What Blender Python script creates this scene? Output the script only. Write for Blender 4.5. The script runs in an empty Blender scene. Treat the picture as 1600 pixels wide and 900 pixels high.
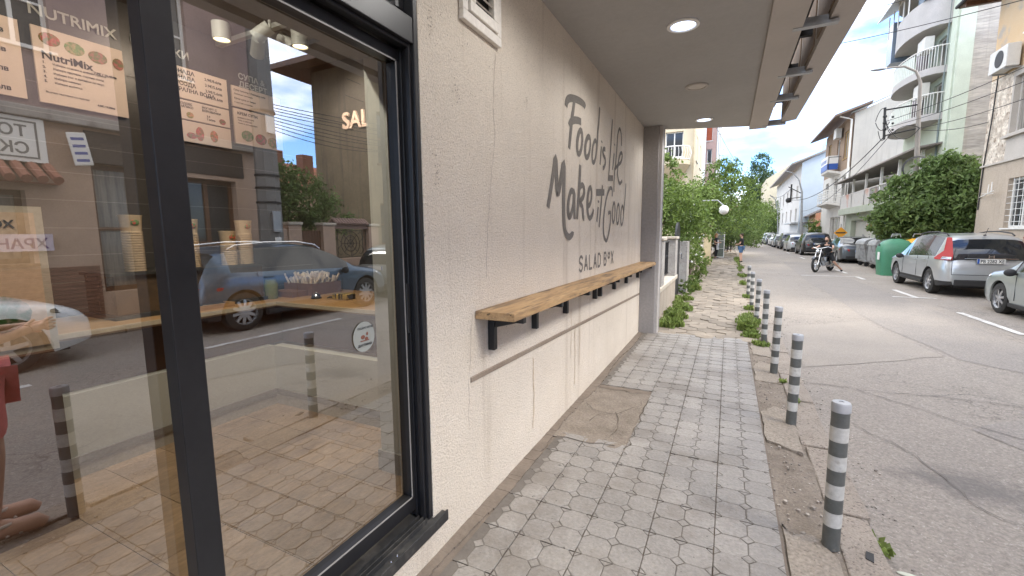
import bpy, bmesh, math, random
from mathutils import Vector, Matrix
random.seed(7)
R = math.radians; PI = math.pi
S = bpy.context.scene
COL = S.collection

# ---------------------------------------------------------------- camera
cam = bpy.data.cameras.new("camera"); camo = bpy.data.objects.new("camera", cam); COL.objects.link(camo)
FL = 685.0
_y = Vector((1139-800, 363-450, FL)).normalized()
_z = -Vector((848-800, 6000-450, FL)).normalized()
_z = (_z - _y*_z.dot(_y)).normalized()
_x = _y.cross(_z)
# rows: image-right, image-down, forward, in world axes
RR = Vector((_x[0], _y[0], _z[0])); DD = Vector((_x[1], _y[1], _z[1])); FF = Vector((_x[2], _y[2], _z[2]))
EYE = Vector((0, 0, 1.65))
camo.matrix_world = Matrix(((RR[0], -DD[0], -FF[0], EYE[0]), (RR[1], -DD[1], -FF[1], EYE[1]), (RR[2], -DD[2], -FF[2], EYE[2]), (0, 0, 0, 1)))
cam.sensor_width = 36; cam.lens = FL/1600*36; cam.clip_start = .05; cam.clip_end = 3000
S.camera = camo

def at(px, py, Y):
    """world point on the cross plane y = Y (used to read real positions of far things)"""
    d = RR*(px-800) + DD*(py-450) + FF*FL
    return EYE + d*(Y/d.y)

# ---------------------------------------------------------------- sky, sun, exposure
SUN_EL, SUN_ROT = R(46), R(104)
w = bpy.data.worlds.new("World"); S.world = w; w.use_nodes = True
nt = w.node_tree; nt.nodes.clear()
N = nt.nodes.new; LK = nt.links.new
out = N("ShaderNodeOutputWorld"); bg = N("ShaderNodeBackground"); sky = N("ShaderNodeTexSky")
sky.sky_type = 'NISHITA'; sky.sun_disc = False; sky.sun_elevation = SUN_EL; sky.sun_rotation = SUN_ROT
sky.air_density = 1.0; sky.dust_density = .7; sky.ozone_density = 1.2
tc = N("ShaderNodeTexCoord"); mp = N("ShaderNodeMapping"); mp.inputs['Scale'].default_value = (1.0, 1.0, 2.6)
mp.inputs['Location'].default_value = (.35, .1, .55)
nz = N("ShaderNodeTexNoise"); nz.inputs['Scale'].default_value = 1.5; nz.inputs['Detail'].default_value = 9; nz.inputs['Roughness'].default_value = .55
rp = N("ShaderNodeValToRGB"); rp.color_ramp.elements[0].position = .425; rp.color_ramp.elements[1].position = .58
nz2 = N("ShaderNodeTexNoise"); nz2.inputs['Scale'].default_value = 3.0; nz2.inputs['Detail'].default_value = 8
rp2 = N("ShaderNodeValToRGB"); rp2.color_ramp.elements[0].color = (2.5, 2.65, 2.9, 1); rp2.color_ramp.elements[1].color = (9.0, 8.8, 8.5, 1)
rp2.color_ramp.elements[0].position = .36; rp2.color_ramp.elements[1].position = .66
mx = N("ShaderNodeMixRGB")
LK(tc.outputs['Generated'], mp.inputs[0]); LK(mp.outputs[0], nz.inputs['Vector']); LK(mp.outputs[0], nz2.inputs['Vector'])
sx = N("ShaderNodeSeparateXYZ"); LK(tc.outputs['Generated'], sx.inputs[0])
mr = N("ShaderNodeMapRange"); mr.inputs[1].default_value = .10; mr.inputs[2].default_value = .50; mr.inputs[3].default_value = -.075; mr.inputs[4].default_value = .07; LK(sx.outputs['Z'], mr.inputs[0])
ma = N("ShaderNodeMath"); ma.operation = 'ADD'; LK(nz.outputs['Fac'], ma.inputs[0]); LK(mr.outputs[0], ma.inputs[1]); LK(ma.outputs[0], rp.inputs[0]); LK(nz2.outputs['Fac'], rp2.inputs[0]); LK(rp.outputs[0], mx.inputs[0])
tn = N('ShaderNodeMixRGB'); tn.blend_type = 'MULTIPLY'; tn.inputs[0].default_value = 1; tn.inputs[2].default_value = (.46, .64, .92, 1); LK(sky.outputs[0], tn.inputs[1]); LK(tn.outputs[0], mx.inputs[1]); LK(rp2.outputs[0], mx.inputs[2]); LK(mx.outputs[0], bg.inputs[0]); LK(bg.outputs[0], out.inputs[0])
bg.inputs[1].default_value = .15
sl = bpy.data.lights.new("sun", 'SUN'); sl.energy = 1.0; sl.angle = R(16); sl.color = (1, .95, .87)
so = bpy.data.objects.new("sun", sl); COL.objects.link(so)
sd = Vector((math.sin(SUN_ROT)*math.cos(SUN_EL), math.cos(SUN_ROT)*math.cos(SUN_EL), math.sin(SUN_EL)))
so.rotation_euler = sd.to_track_quat('Z', 'Y').to_euler(); so.location = (0, 0, 60)
S.view_settings.view_transform = 'Standard'; S.view_settings.look = 'None'; S.view_settings.exposure = 2.08; S.view_settings.gamma = 1
S.cycles.max_bounces = 8; S.cycles.transparent_max_bounces = 12; S.cycles.caustics_reflective = False; S.cycles.caustics_refractive = False
S.cycles.sample_clamp_indirect = 6; S.cycles.use_denoising = True

# ---------------------------------------------------------------- materials
def sock(n, nm, v):
    if nm in n.inputs: n.inputs[nm].default_value = v
def c4(c): return (c[0], c[1], c[2], 1)
def mat(name, c1, c2=None, scale=3., rough=.8, bump=0., bscale=40., metal=0., spots=None, stretch=(1, 1, 1), island=0., contrast=(.3, .7), streak=None, coat=0., fine=.12, fscale=None, alpha=None, trans=0., stain=None):
    m = bpy.data.materials.new(name); m.use_nodes = True
    t = m.node_tree; n = t.nodes; l = t.links; b = n["Principled BSDF"]
    b.inputs['Roughness'].default_value = rough; b.inputs['Metallic'].default_value = metal
    sock(b, 'Coat Weight', coat); sock(b, 'Coat Roughness', .05)
    if c2 is None: c2 = tuple(x*.85 for x in c1)
    tcn = n.new("ShaderNodeTexCoord"); mpn = n.new("ShaderNodeMapping"); mpn.inputs['Scale'].default_value = stretch
    l.new(tcn.outputs['Object'], mpn.inputs[0])
    def noise(sc, det=6, ro=.6, vec=None):
        q = n.new("ShaderNodeTexNoise"); q.inputs['Scale'].default_value = sc; q.inputs['Detail'].default_value = det; q.inputs['Roughness'].default_value = ro
        l.new((vec or mpn.outputs[0]), q.inputs['Vector']); return q.outputs['Fac']
    def mapr(s, a, bb, lo=0., hi=1.):
        q = n.new("ShaderNodeMapRange"); q.inputs[1].default_value = a; q.inputs[2].default_value = bb; q.inputs[3].default_value = lo; q.inputs[4].default_value = hi
        l.new(s, q.inputs[0]); return q.outputs[0]
    def mixc(f, a, bb, mode='MIX'):
        q = n.new("ShaderNodeMixRGB"); q.blend_type = mode
        for i, v in enumerate((f, a, bb)):
            if isinstance(v, (int, float)): q.inputs[i].default_value = v if i == 0 else (v, v, v, 1)
            elif isinstance(v, tuple): q.inputs[i].default_value = c4(v)
            else: l.new(v, q.inputs[i])
        return q.outputs[0]
    col = mixc(mapr(noise(scale), *contrast), c1, c2)
    if fine:
        f = mapr(noise(fscale or bscale, 4), .25, .75, 1-fine, 1+fine); col = mixc(1., col, f, 'MULTIPLY')
    if island:
        g = n.new("ShaderNodeNewGeometry"); col = mixc(1., col, mapr(g.outputs['Random Per Island'], 0, 1, 1-island, 1+island), 'MULTIPLY')
    if spots:   # (colour, scale, threshold)
        f = mapr(noise(spots[1], 3, .7), spots[2], spots[2]+.06); col = mixc(f, col, spots[0])
    if streak:  # (colour, threshold) vertical runs
        ms = n.new("ShaderNodeMapping"); ms.inputs['Scale'].default_value = (5, 5, .25); l.new(tcn.outputs['Object'], ms.inputs[0])
        f = mapr(noise(1.3, 5, .6, ms.outputs[0]), streak[1], streak[1]+.18, 0, streak[2] if len(streak) > 2 else .6); col = mixc(f, col, streak[0])
    if stain:
        f = mapr(noise(stain[1], 5, .65), stain[2], stain[2]+.12, 0, stain[3]); col = mixc(f, col, stain[0])
    l.new(col, b.inputs['Base Color'])
    if bump:
        bp = n.new("ShaderNodeBump"); bp.inputs['Strength'].default_value = min(1, bump); bp.inputs['Distance'].default_value = .02
        l.new(noise(bscale, 6, .65), bp.inputs['Height']); l.new(bp.outputs[0], b.inputs['Normal'])
    if trans:
        tr = n.new("ShaderNodeBsdfTranslucent"); l.new(col, tr.inputs[0]); ms2 = n.new("ShaderNodeMixShader"); ms2.inputs[0].default_value = trans
        l.new(b.outputs[0], ms2.inputs[1]); l.new(tr.outputs[0], ms2.inputs[2]); l.new(ms2.outputs[0], n["Material Output"].inputs[0])
    return m
def flat(name, c, rough=.6, metal=0., coat=0.): return mat(name, c, tuple(x*.93 for x in c), 2., rough, metal=metal, coat=coat, fine=.03)
def emis(name, c, s):
    m = bpy.data.materials.new(name); m.use_nodes = True; b = m.node_tree.nodes["Principled BSDF"]
    b.inputs['Base Color'].default_value = c4(c); b.inputs['Emission Color'].default_value = c4(c); b.inputs['Emission Strength'].default_value = s; return m
def glassmat(name, tint, base, ior=1.5, gain=1.):
    m = bpy.data.materials.new(name); m.use_nodes = True; t = m.node_tree; n = t.nodes; l = t.links; n.remove(n["Principled BSDF"])
    tr = n.new("ShaderNodeBsdfTransparent"); tr.inputs[0].default_value = c4(tint)
    gl = n.new("ShaderNodeBsdfGlossy"); gl.inputs['Roughness'].default_value = 0.0; gl.inputs[0].default_value = (1, 1, 1, 1)
    fr = n.new("ShaderNodeFresnel"); fr.inputs[0].default_value = ior
    mr = n.new("ShaderNodeMath"); mr.operation = 'MULTIPLY_ADD'; mr.inputs[1].default_value = gain; mr.inputs[2].default_value = base; mr.use_clamp = True
    mi = n.new("ShaderNodeMixShader"); l.new(fr.outputs[0], mr.inputs[0]); l.new(mr.outputs[0], mi.inputs[0]); l.new(tr.outputs[0], mi.inputs[1]); l.new(gl.outputs[0], mi.inputs[2])
    l.new(mi.outputs[0], n["Material Output"].inputs[0]); return m

M = {}
M['stucco'] = mat('cream_stucco', (.78, .70, .60), (.70, .625, .53), .9, .9, bump=.75, bscale=105, spots=((.30, .24, .20), 95, .62), streak=((.42, .34, .26), .56, .5), fine=.17, fscale=95, contrast=(.35, .65), stain=((.34, .28, .23), 1.7, .67, .4))
M['soffit'] = mat('grey_painted_soffit', (.40, .39, .375), (.36, .35, .335), 1.3, .85, bump=.25, bscale=22, fine=.05, fscale=20, spots=((.16, .14, .13), 9, .74))
M['fascia'] = mat('fascia_metal', (.46, .42, .385), (.42, .385, .35), 1.5, .6, fine=.03, stain=((.3, .26, .22), 3, .62, .3))
M['pillar'] = mat('grey_pillar_paint', (.30, .28, .27), (.26, .245, .235), 1.6, .85, bump=.2, bscale=30, stain=((.16, .15, .14), 3, .6, .5))
M['pillaredge'] = mat('pale_pillar_edge', (.47, .44, .42), None, 3, .8, bump=.1)
M['black'] = mat('black_aluminium', (.010, .010, .012), (.016, .016, .018), 5, .38, fine=.1)
M['blackdirty'] = mat('dusty_black_aluminium', (.022, .022, .023), (.07, .065, .06), 9, .55, contrast=(.5, .75), fine=.3)
M['blacksteel'] = flat('black_steel', (.012, .012, .013), .45)
M['oak'] = mat('weathered_oak', (.46, .30, .15), (.33, .20, .095), 3, .55, bump=.2, bscale=12, stretch=(9, .9, 9), fine=.25, fscale=9, spots=((.10, .06, .03), 2.2, .60), stain=((.12, .08, .05), 1.4, .54, .8))
M['oakedge'] = mat('oak_edge', (.46, .29, .145), (.36, .22, .11), 3, .6, stretch=(9, .6, 9), fine=.2, fscale=10, spots=((.12, .06, .03), 5, .70))
M['paint_letters'] = mat('grey_wall_paint', (.17, .155, .14), (.21, .19, .17), 6, .9, bump=.5, bscale=75, fine=.2, fscale=60)
M['tile'] = mat('octagon_concrete_tile', (.315, .29, .262), (.235, .217, .197), 2.2, .5, bump=.45, bscale=34, island=.10, spots=((.09, .08, .07), 19, .66), stain=((.165, .14, .115), 1.4, .50, .55), fine=.2, fscale=50)
M['tilebase'] = mat('tile_groove', (.12, .105, .09), (.16, .14, .12), 3, .8, bump=.2)
M['grout'] = mat('dirty_grout', (.15, .12, .095), (.21, .17, .135), 6, .95, bump=.3)
M['cement'] = mat('rough_cement', (.29, .245, .20), (.20, .165, .13), 5, .95, bump=.9, bscale=45, spots=((.40, .36, .31), 38, .66), fine=.25, fscale=60, stain=((.12, .09, .07), 1.6, .58, .6))
M['kerb'] = mat('granite_kerb', (.38, .325, .27), (.30, .255, .21), 5, .85, bump=.8, bscale=60, spots=((.17, .135, .11), 48, .57), fine=.25, fscale=90)
M['hexstone'] = mat('hexagon_stone', (.33, .28, .22), (.23, .195, .155), 2.5, .9, bump=.4, bscale=25, island=.2, stain=((.22, .17, .12), 3, .58, .6), fine=.15)
M['soil'] = mat('soil', (.20, .15, .10), (.13, .10, .07), 5, 1, bump=.6, bscale=30)
M['roadpaint'] = mat('worn_road_paint', (.72, .70, .66), (.45, .41, .37), 4, .8, contrast=(.45, .75), spots=((.26, .23, .21), 14, .6))
M['white'] = flat('white_paint', (.78, .77, .74), .5)
M['chrome'] = flat('chrome', (.75, .76, .78), .15, 1.)
M['steel'] = mat('galvanised_steel', (.42, .43, .44), (.33, .34, .35), 6, .45, metal=.7)
M['rubber'] = mat('tyre_rubber', (.018, .018, .018), (.035, .033, .03), 8, .85)
M['rim'] = flat('alloy_rim', (.55, .56, .58), .3, .8)
M['carglass'] = mat('dark_car_glass', (.015, .018, .02), (.02, .022, .025), 2, .04, fine=0, coat=.5)
M['blackplastic'] = flat('black_plastic', (.022, .022, .023), .6)
M['tailred'] = flat('red_lamp_plastic', (.34, .006, .006), .5, coat=0.)
M['lamp'] = flat('clear_lamp', (.6, .62, .64), .12, .3, coat=.5)
M['blue'] = flat('blue_paint', (.03, .10, .40), .5)
M['plate'] = flat('plate_white', (.75, .75, .72), .4)
M['ink'] = flat('dark_ink', (.03, .03, .035), .7)
M['bdark'] = mat('bollard_grey', (.085, .09, .085), (.12, .125, .12), 6, .45, fine=.15, stain=((.30, .27, .23), 9, .62, .7))
M['bwhite'] = mat('bollard_white', (.56, .56, .54), (.46, .45, .42), 6, .5, fine=.15, stain=((.20, .18, .15), 11, .60, .8))
M['bcap'] = mat('bollard_cap', (.40, .41, .43), (.3, .3, .31), 10, .5)
M['grass'] = mat('weed_leaf', (.16, .24, .05), (.28, .34, .10), 8, .7, island=.4, trans=.35, fine=.1)
M['bark'] = mat('bark', (.13, .10, .08), (.08, .065, .05), 6, .95, bump=.6, bscale=30)
def leafmat(name, a, b): return mat(name, a, b, 1.2, .55, island=.45, trans=.4, fine=.1)
M['leafA'] = leafmat('light_leaf', (.19, .26, .06), (.10, .165, .035))
M['leafB'] = leafmat('deep_leaf', (.10, .165, .045), (.19, .26, .085))
M['leafC'] = leafmat('poplar_leaf', (.045, .085, .035), (.07, .12, .05))
M['shopglass'] = glassmat('shop_glass', (.80, .83, .81), .25, 1.5, 1.3)
M['winglass'] = mat('window_glass_dark', (.03, .035, .04), (.06, .065, .07), .8, .06, fine=0)
M['curtain'] = mat('pane_with_curtain', (.34, .31, .27), (.10, .10, .10), 2, .25, stretch=(6, 6, .4), fine=.1)
# interior
M['int_white'] = mat('interior_white', (.62, .62, .58), None, 2, .5, fine=.03)
M['panel_white'] = mat('white_counter_panel', (.50, .52, .51), (.45, .46, .455), 1.2, .45, fine=.03)
M['skirt'] = mat('grey_skirting', (.22, .20, .18), None, 3, .5)
M['int_wall'] = mat('grey_glazed_wall', (.085, .08, .08), (.065, .062, .062), 3, .35)
M['int_ceiling'] = mat('interior_ceiling', (.20, .18, .16), None, 2, .9)
M['woodfloor'] = mat('wood_look_floor', (.36, .255, .17), (.235, .165, .11), 2.5, .35, stretch=(3, 1, 1), island=.22, fine=.25, fscale=14, stain=((.14, .08, .05), 2.2, .56, .6))
M['woodtop'] = mat('counter_wood', (.42, .27, .14), (.33, .20, .10), 3, .35, stretch=(8, 1, 8), fine=.2, fscale=10)
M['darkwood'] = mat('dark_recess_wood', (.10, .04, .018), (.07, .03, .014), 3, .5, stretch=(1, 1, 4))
M['board'] = mat('menu_board_paper', (.86, .71, .61), (.80, .65, .55), 1.2, .6, fine=.02)
M['kraft'] = mat('kraft_cup', (.50, .40, .29), (.42, .33, .24), 4, .7)
M['oldwood'] = mat('old_brown_wood', (.16, .075, .035), (.10, .045, .022), 3, .5, stretch=(6, 6, .8), fine=.2, fscale=12)
M['shutter'] = mat('dark_roller_shutter', (.055, .04, .032), (.075, .055, .045), 2, .6)

# ---------------------------------------------------------------- helpers
def tag(o, label=None, cat=None, group=None, kind=None):
    if label: o['label'] = label
    if cat: o['category'] = cat
    if group: o['group'] = group
    if kind: o['kind'] = kind
    return o
def thing(name, label, cat, loc=(0, 0, 0), rz=0., group=None):
    o = bpy.data.objects.new(name, None); COL.objects.link(o); o.empty_display_size = .2
    o.location = loc; o.rotation_euler = (0, 0, rz); return tag(o, label, cat, group)
def copy_tree(o, parent=None):
    c = o.copy(); COL.objects.link(c); c.parent = parent
    for ch in list(o.children): copy_tree(ch, c)
    return c
def wloc(o):
    v = Vector((0, 0, 0))
    while o is not None: v += o.location; o = o.parent
    return v
class MB:
    def __init__(s): s.v = []; s.f = []
    def add(s, vs, fs):
        k = len(s.v); s.v += [tuple(p) for p in vs]; s.f += [tuple(i+k for i in f) for f in fs]; return s
    def box(s, a, b):
        x0, y0, z0 = [min(p, q) for p, q in zip(a, b)]; x1, y1, z1 = [max(p, q) for p, q in zip(a, b)]
        return s.add([(x0, y0, z0), (x1, y0, z0), (x1, y1, z0), (x0, y1, z0), (x0, y0, z1), (x1, y0, z1), (x1, y1, z1), (x0, y1, z1)],
                     [(0, 3, 2, 1), (4, 5, 6, 7), (0, 1, 5, 4), (1, 2, 6, 5), (2, 3, 7, 6), (3, 0, 4, 7)])
    def quad(s, a, b, c, d): return s.add([a, b, c, d], [(0, 1, 2, 3)])
    def tube(s, pts, r, n=8, cap=True):
        pts = [Vector(p) for p in pts]; rs = r if isinstance(r, (list, tuple)) else [r]*len(pts)
        k = len(s.v); up = None
        for i, p in enumerate(pts):
            d = (pts[min(i+1, len(pts)-1)]-pts[max(i-1, 0)]).normalized()
            if up is None: up = Vector((0, 0, 1)) if abs(d.z) < .9 else Vector((1, 0, 0))
            a = d.cross(up).normalized(); b = a.cross(d).normalized(); up = b
            for j in range(n):
                t = 2*PI*j/n; s.v.append(tuple(p+(a*math.cos(t)+b*math.sin(t))*rs[i]))
        for i in range(len(pts)-1):
            for j in range(n):
                q = (j+1) % n; s.f.append((k+i*n+j, k+i*n+q, k+(i+1)*n+q, k+(i+1)*n+j))
        if cap: s.f.append(tuple(k+j for j in range(n))[::-1]); s.f.append(tuple(k+(len(pts)-1)*n+j for j in range(n)))
        return s
    def lathe(s, prof, n=20, c=(0, 0, 0), axis='z', cap=True):
        k = len(s.v)
        for r_, h in prof:
            for j in range(n):
                t = 2*PI*j/n; a, b = r_*math.cos(t), r_*math.sin(t)
                q = (a, b, h) if axis == 'z' else ((h, a, b) if axis == 'x' else (b, h, a))
                s.v.append((c[0]+q[0], c[1]+q[1], c[2]+q[2]))
        m = len(prof)
        for i in range(m-1):
            for j in range(n):
                q = (j+1) % n; s.f.append((k+i*n+j, k+i*n+q, k+(i+1)*n+q, k+(i+1)*n+j))
        cap = cap and not (len(prof) == 2 and prof[0][1] == prof[1][1])
        if cap and prof[0][0] > 1e-6: s.f.append(tuple(k+j for j in range(n))[::-1])
        if cap and prof[-1][0] > 1e-6: s.f.append(tuple(k+(m-1)*n+j for j in range(n)))
        return s
    def prism(s, poly, d):
        """closed polygon (3D points, planar) pushed by vector d"""
        n = len(poly); d = Vector(d); a = [Vector(p) for p in poly]; k = len(s.v)
        s.v += [tuple(p) for p in a]+[tuple(p+d) for p in a]
        s.f.append(tuple(range(k, k+n))[::-1]); s.f.append(tuple(range(k+n, k+2*n)))
        for i in range(n): j = (i+1) % n; s.f.append((k+i, k+j, k+n+j, k+n+i))
        return s
    def ball(s, c, r, n=12, m=8):
        rx, ry, rz_ = r if isinstance(r, tuple) else (r, r, r); k = len(s.v)
        for i in range(m+1):
            p = PI*i/m
            for j in range(n):
                t = 2*PI*j/n; s.v.append((c[0]+rx*math.sin(p)*math.cos(t), c[1]+ry*math.sin(p)*math.sin(t), c[2]-rz_*math.cos(p)))
        for i in range(m):
            for j in range(n): q = (j+1) % n; s.f.append((k+i*n+j, k+i*n+q, k+(i+1)*n+q, k+(i+1)*n+j))
        return s
    def build(s, name, m, parent=None, smooth=False, bevel=0., world=True, fix=True, ang=40, mats=None, fmat=None):
        off = wloc(parent) if (parent is not None and world) else Vector((0, 0, 0))
        me = bpy.data.meshes.new(name); me.from_pydata([(p[0]-off.x, p[1]-off.y, p[2]-off.z) for p in s.v], [], s.f)
        if fix:
            bm = bmesh.new(); bm.from_mesh(me); bmesh.ops.recalc_face_normals(bm, faces=bm.faces); bm.to_mesh(me); bm.free()
        for q in (mats or [m]): me.materials.append(q)
        if fmat: me.polygons.foreach_set('material_index', fmat)
        if smooth:
            me.polygons.foreach_set('use_smooth', [True]*len(me.polygons))
            try: me.set_sharp_from_angle(angle=R(ang))
            except Exception: pass
        o = bpy.data.objects.new(name, me); COL.objects.link(o)
        if parent is not None: o.parent = parent
        if bevel:
            bv = o.modifiers.new("bevel", 'BEVEL'); bv.width = bevel; bv.segments = 2; bv.limit_method = 'ANGLE'; bv.angle_limit = R(40)
        return o
def text(name, s, loc, size, rot, m, parent, bold=0., ext=.0015, sx=1., align='LEFT', spacing=1., world=True):
    cu = bpy.data.curves.new(name, 'FONT'); cu.body = s; cu.size = size; cu.extrude = ext; cu.offset = bold; cu.align_x = align; cu.space_character = spacing
    cu.resolution_u = 3
    t = bpy.data.objects.new(name+'_src', cu); COL.objects.link(t); bpy.context.view_layer.update()
    me = bpy.data.meshes.new_from_object(t.evaluated_get(bpy.context.evaluated_depsgraph_get())); bpy.data.objects.remove(t); bpy.data.curves.remove(cu)
    me.materials.clear(); me.materials.append(m); me.name = name
    o = bpy.data.objects.new(name, me); COL.objects.link(o)
    off = wloc(parent) if (parent is not None and world) else Vector((0, 0, 0))
    o.location = Vector(loc)-off; o.rotation_euler = rot; o.scale = (sx, 1, 1)
    if parent is not None: o.parent = parent
    return o
XP = (R(90), 0, R(90)); XM = (R(90), 0, R(-90)); YM = (R(90), 0, 0)    # text facing +x, -x, -y

def facade(mb, ax, c, sgn, u0, u1, z0, z1, holes=(), depth=.15):
    """wall sheet on plane ax=c facing sgn, with rectangular openings (u0,u1,z0,z1) and reveals going inward"""
    def P(u, z, d=0.): return (c-sgn*d, u, z) if ax == 'x' else (u, c-sgn*d, z)
    us = sorted(set([u0, u1]+[h[0] for h in holes]+[h[1] for h in holes])); zs = sorted(set([z0, z1]+[h[2] for h in holes]+[h[3] for h in holes]))
    us = [u for u in us if u0-1e-6 <= u <= u1+1e-6]; zs = [z for z in zs if z0-1e-6 <= z <= z1+1e-6]
    for i in range(len(us)-1):
        for j in range(len(zs)-1):
            cu, cz = (us[i]+us[i+1])/2, (zs[j]+zs[j+1])/2
            if any(h[0] < cu < h[1] and h[2] < cz < h[3] for h in holes): continue
            mb.quad(P(us[i], zs[j]), P(us[i+1], zs[j]), P(us[i+1], zs[j+1]), P(us[i], zs[j+1]))
    for a, b, lo, hi in holes:
        for (p, q) in (((a, lo), (b, lo)), ((b, lo), (b, hi)), ((b, hi), (a, hi)), ((a, hi), (a, lo))):
            mb.quad(P(*p), P(*q), P(*q, depth), P(*p, depth))
    return mb
def window(parent, ax, c, sgn, h, depth=.12, fm=None, gm=None, cols=2, rows=1, fw=.06, sill=True, name='window', bars=None, t=.05):
    """frame set in the opening, pane behind it, sill proud of the wall"""
    fm = fm or M['white']; gm = gm or M['winglass']; a, b, lo, hi = h
    def bx(mb, u0, u1, z0, z1, d0, d1):
        if ax == 'x': mb.box((c-sgn*d0, u0, z0), (c-sgn*d1, u1, z1))
        else: mb.box((u0, c-sgn*d0, z0), (u1, c-sgn*d1, z1))
    f = MB(); d0, d1 = depth-t, depth
    bx(f, a, b, lo, lo+fw, d0, d1); bx(f, a, b, hi-fw, hi, d0, d1); bx(f, a, a+fw, lo+fw, hi-fw, d0, d1); bx(f, b-fw, b, lo+fw, hi-fw, d0, d1)
    for i in range(1, cols): u = a+(b-a)*i/cols; bx(f, u-fw/2, u+fw/2, lo+fw, hi-fw, d0, d1)
    for i in range(1, rows): z = lo+(hi-lo)*i/rows; bx(f, a+fw, b-fw, z-fw/3, z+fw/3, d0+.005, d1-.002)
    fo = f.build(name, fm, parent)
    p = MB(); bx(p, a+.01, b-.01, lo+.01, hi-.01, d1-.012, d1+.02); p.build('pane', gm, fo)
    if sill: q = MB(); bx(q, a-.06, b+.06, lo-.05, lo-.002, -.06, depth-t-.01); q.build('sill', fm, fo)
    return fo

# ================================================================ GROUND AND STREET
def asphalt():
    m = mat('worn_asphalt', (.335, .292, .248), (.285, .252, .218), .5, .88, bump=.8, bscale=48, spots=((.46, .41, .36), 44, .60), fine=.34, fscale=55, stain=((.19, .175, .16), .9, .6, .45))
    t = m.node_tree; n = t.nodes; l = t.links; b = n["Principled BSDF"]; src = b.inputs['Base Color'].links[0].from_socket
    tcn = n.new("ShaderNodeTexCoord")
    nd = n.new("ShaderNodeTexNoise"); nd.inputs['Scale'].default_value = 1.3; nd.inputs['Detail'].default_value = 6; l.new(tcn.outputs['Object'], nd.inputs['Vector'])
    ad = n.new("ShaderNodeMixRGB"); ad.blend_type = 'ADD'; ad.inputs[0].default_value = 1.0; l.new(tcn.outputs['Object'], ad.inputs[1]); l.new(nd.outputs['Color'], ad.inputs[2])
    def crack(scale, w, fac, src, mask=None):
        v = n.new("ShaderNodeTexVoronoi"); v.feature = 'DISTANCE_TO_EDGE'; v.inputs['Scale'].default_value = scale; l.new(ad.outputs[0], v.inputs['Vector'])
        r = n.new("ShaderNodeMapRange"); r.inputs[1].default_value = 0; r.inputs[2].default_value = w; r.inputs[3].default_value = fac; r.inputs[4].default_value = 0; l.new(v.outputs[0], r.inputs[0])
        f = r.outputs[0]
        if mask:
            q = n.new("ShaderNodeTexNoise"); q.inputs['Scale'].default_value = mask[0]; l.new(tcn.outputs['Object'], q.inputs['Vector'])
            mr = n.new("ShaderNodeMapRange"); mr.inputs[1].default_value = mask[1]; mr.inputs[2].default_value = mask[1]+.08; l.new(q.outputs['Fac'], mr.inputs[0])
            mu = n.new("ShaderNodeMath"); mu.operation = 'MULTIPLY'; l.new(f, mu.inputs[0]); l.new(mr.outputs[0], mu.inputs[1]); f = mu.outputs[0]
        x = n.new("ShaderNodeMixRGB"); l.new(f, x.inputs[0]); l.new(src, x.inputs[1]); x.inputs[2].default_value = (.07, .062, .055, 1); return x.outputs[0]
    c = crack(.42, .005, .55, src, (.5, .46)); c = crack(6.5, .05, .5, c, (.55, .54)); c = crack(1.6, .010, .4, c, (.4, .5))
    vm = n.new("ShaderNodeVectorMath"); vm.operation = 'SUBTRACT'; l.new(tcn.outputs['Object'], vm.inputs[0]); vm.inputs[1].default_value = (1.58, 3.92, -.1)
    v2 = n.new("ShaderNodeVectorMath"); v2.operation = 'MULTIPLY'; l.new(vm.outputs[0], v2.inputs[0]); v2.inputs[1].default_value = (2.2, 3.4, 0)
    ln = n.new("ShaderNodeVectorMath"); ln.operation = 'LENGTH'; l.new(v2.outputs[0], ln.inputs[0])
    n5 = n.new("ShaderNodeTexNoise"); n5.inputs['Scale'].default_value = 4.5; n5.inputs['Detail'].default_value = 8; n5.inputs['Roughness'].default_value = .7; l.new(tcn.outputs['Object'], n5.inputs['Vector'])
    sb = n.new("ShaderNodeMath"); sb.operation = 'MULTIPLY_ADD'; l.new(n5.outputs['Fac'], sb.inputs[0]); sb.inputs[1].default_value = 2.4; l.new(ln.outputs['Value'], sb.inputs[2])
    rr = n.new("ShaderNodeMapRange"); rr.inputs[1].default_value = 1.55; rr.inputs[2].default_value = 2.1; rr.inputs[3].default_value = .62; rr.inputs[4].default_value = 0; l.new(sb.outputs[0], rr.inputs[0])
    xm = n.new("ShaderNodeMixRGB"); l.new(rr.outputs[0], xm.inputs[0]); l.new(c, xm.inputs[1]); xm.inputs[2].default_value = (.13, .12, .115, 1)
    l.new(xm.outputs[0], b.inputs['Base Color']); return m
M['asphalt'] = asphalt()
M['patch'] = mat('darker_asphalt_patch', (.305, .27, .236), (.265, .238, .212), 1.2, .9, bump=.8, bscale=48, spots=((.38, .34, .31), 44, .60), fine=.34, fscale=55, stain=((.15, .14, .13), 2, .6, .5))
M['patch2'] = mat('pale_asphalt_patch', (.355, .31, .262), (.31, .274, .235), 1.2, .9, bump=.8, bscale=45, spots=((.47, .43, .38), 45, .63), fine=.2, fscale=60)
M['oil'] = mat('oil_stained_asphalt', (.19, .175, .165), (.27, .25, .23), 7, .8, bump=.5, bscale=55, spots=((.36, .33, .30), 50, .64), fine=.2)

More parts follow.
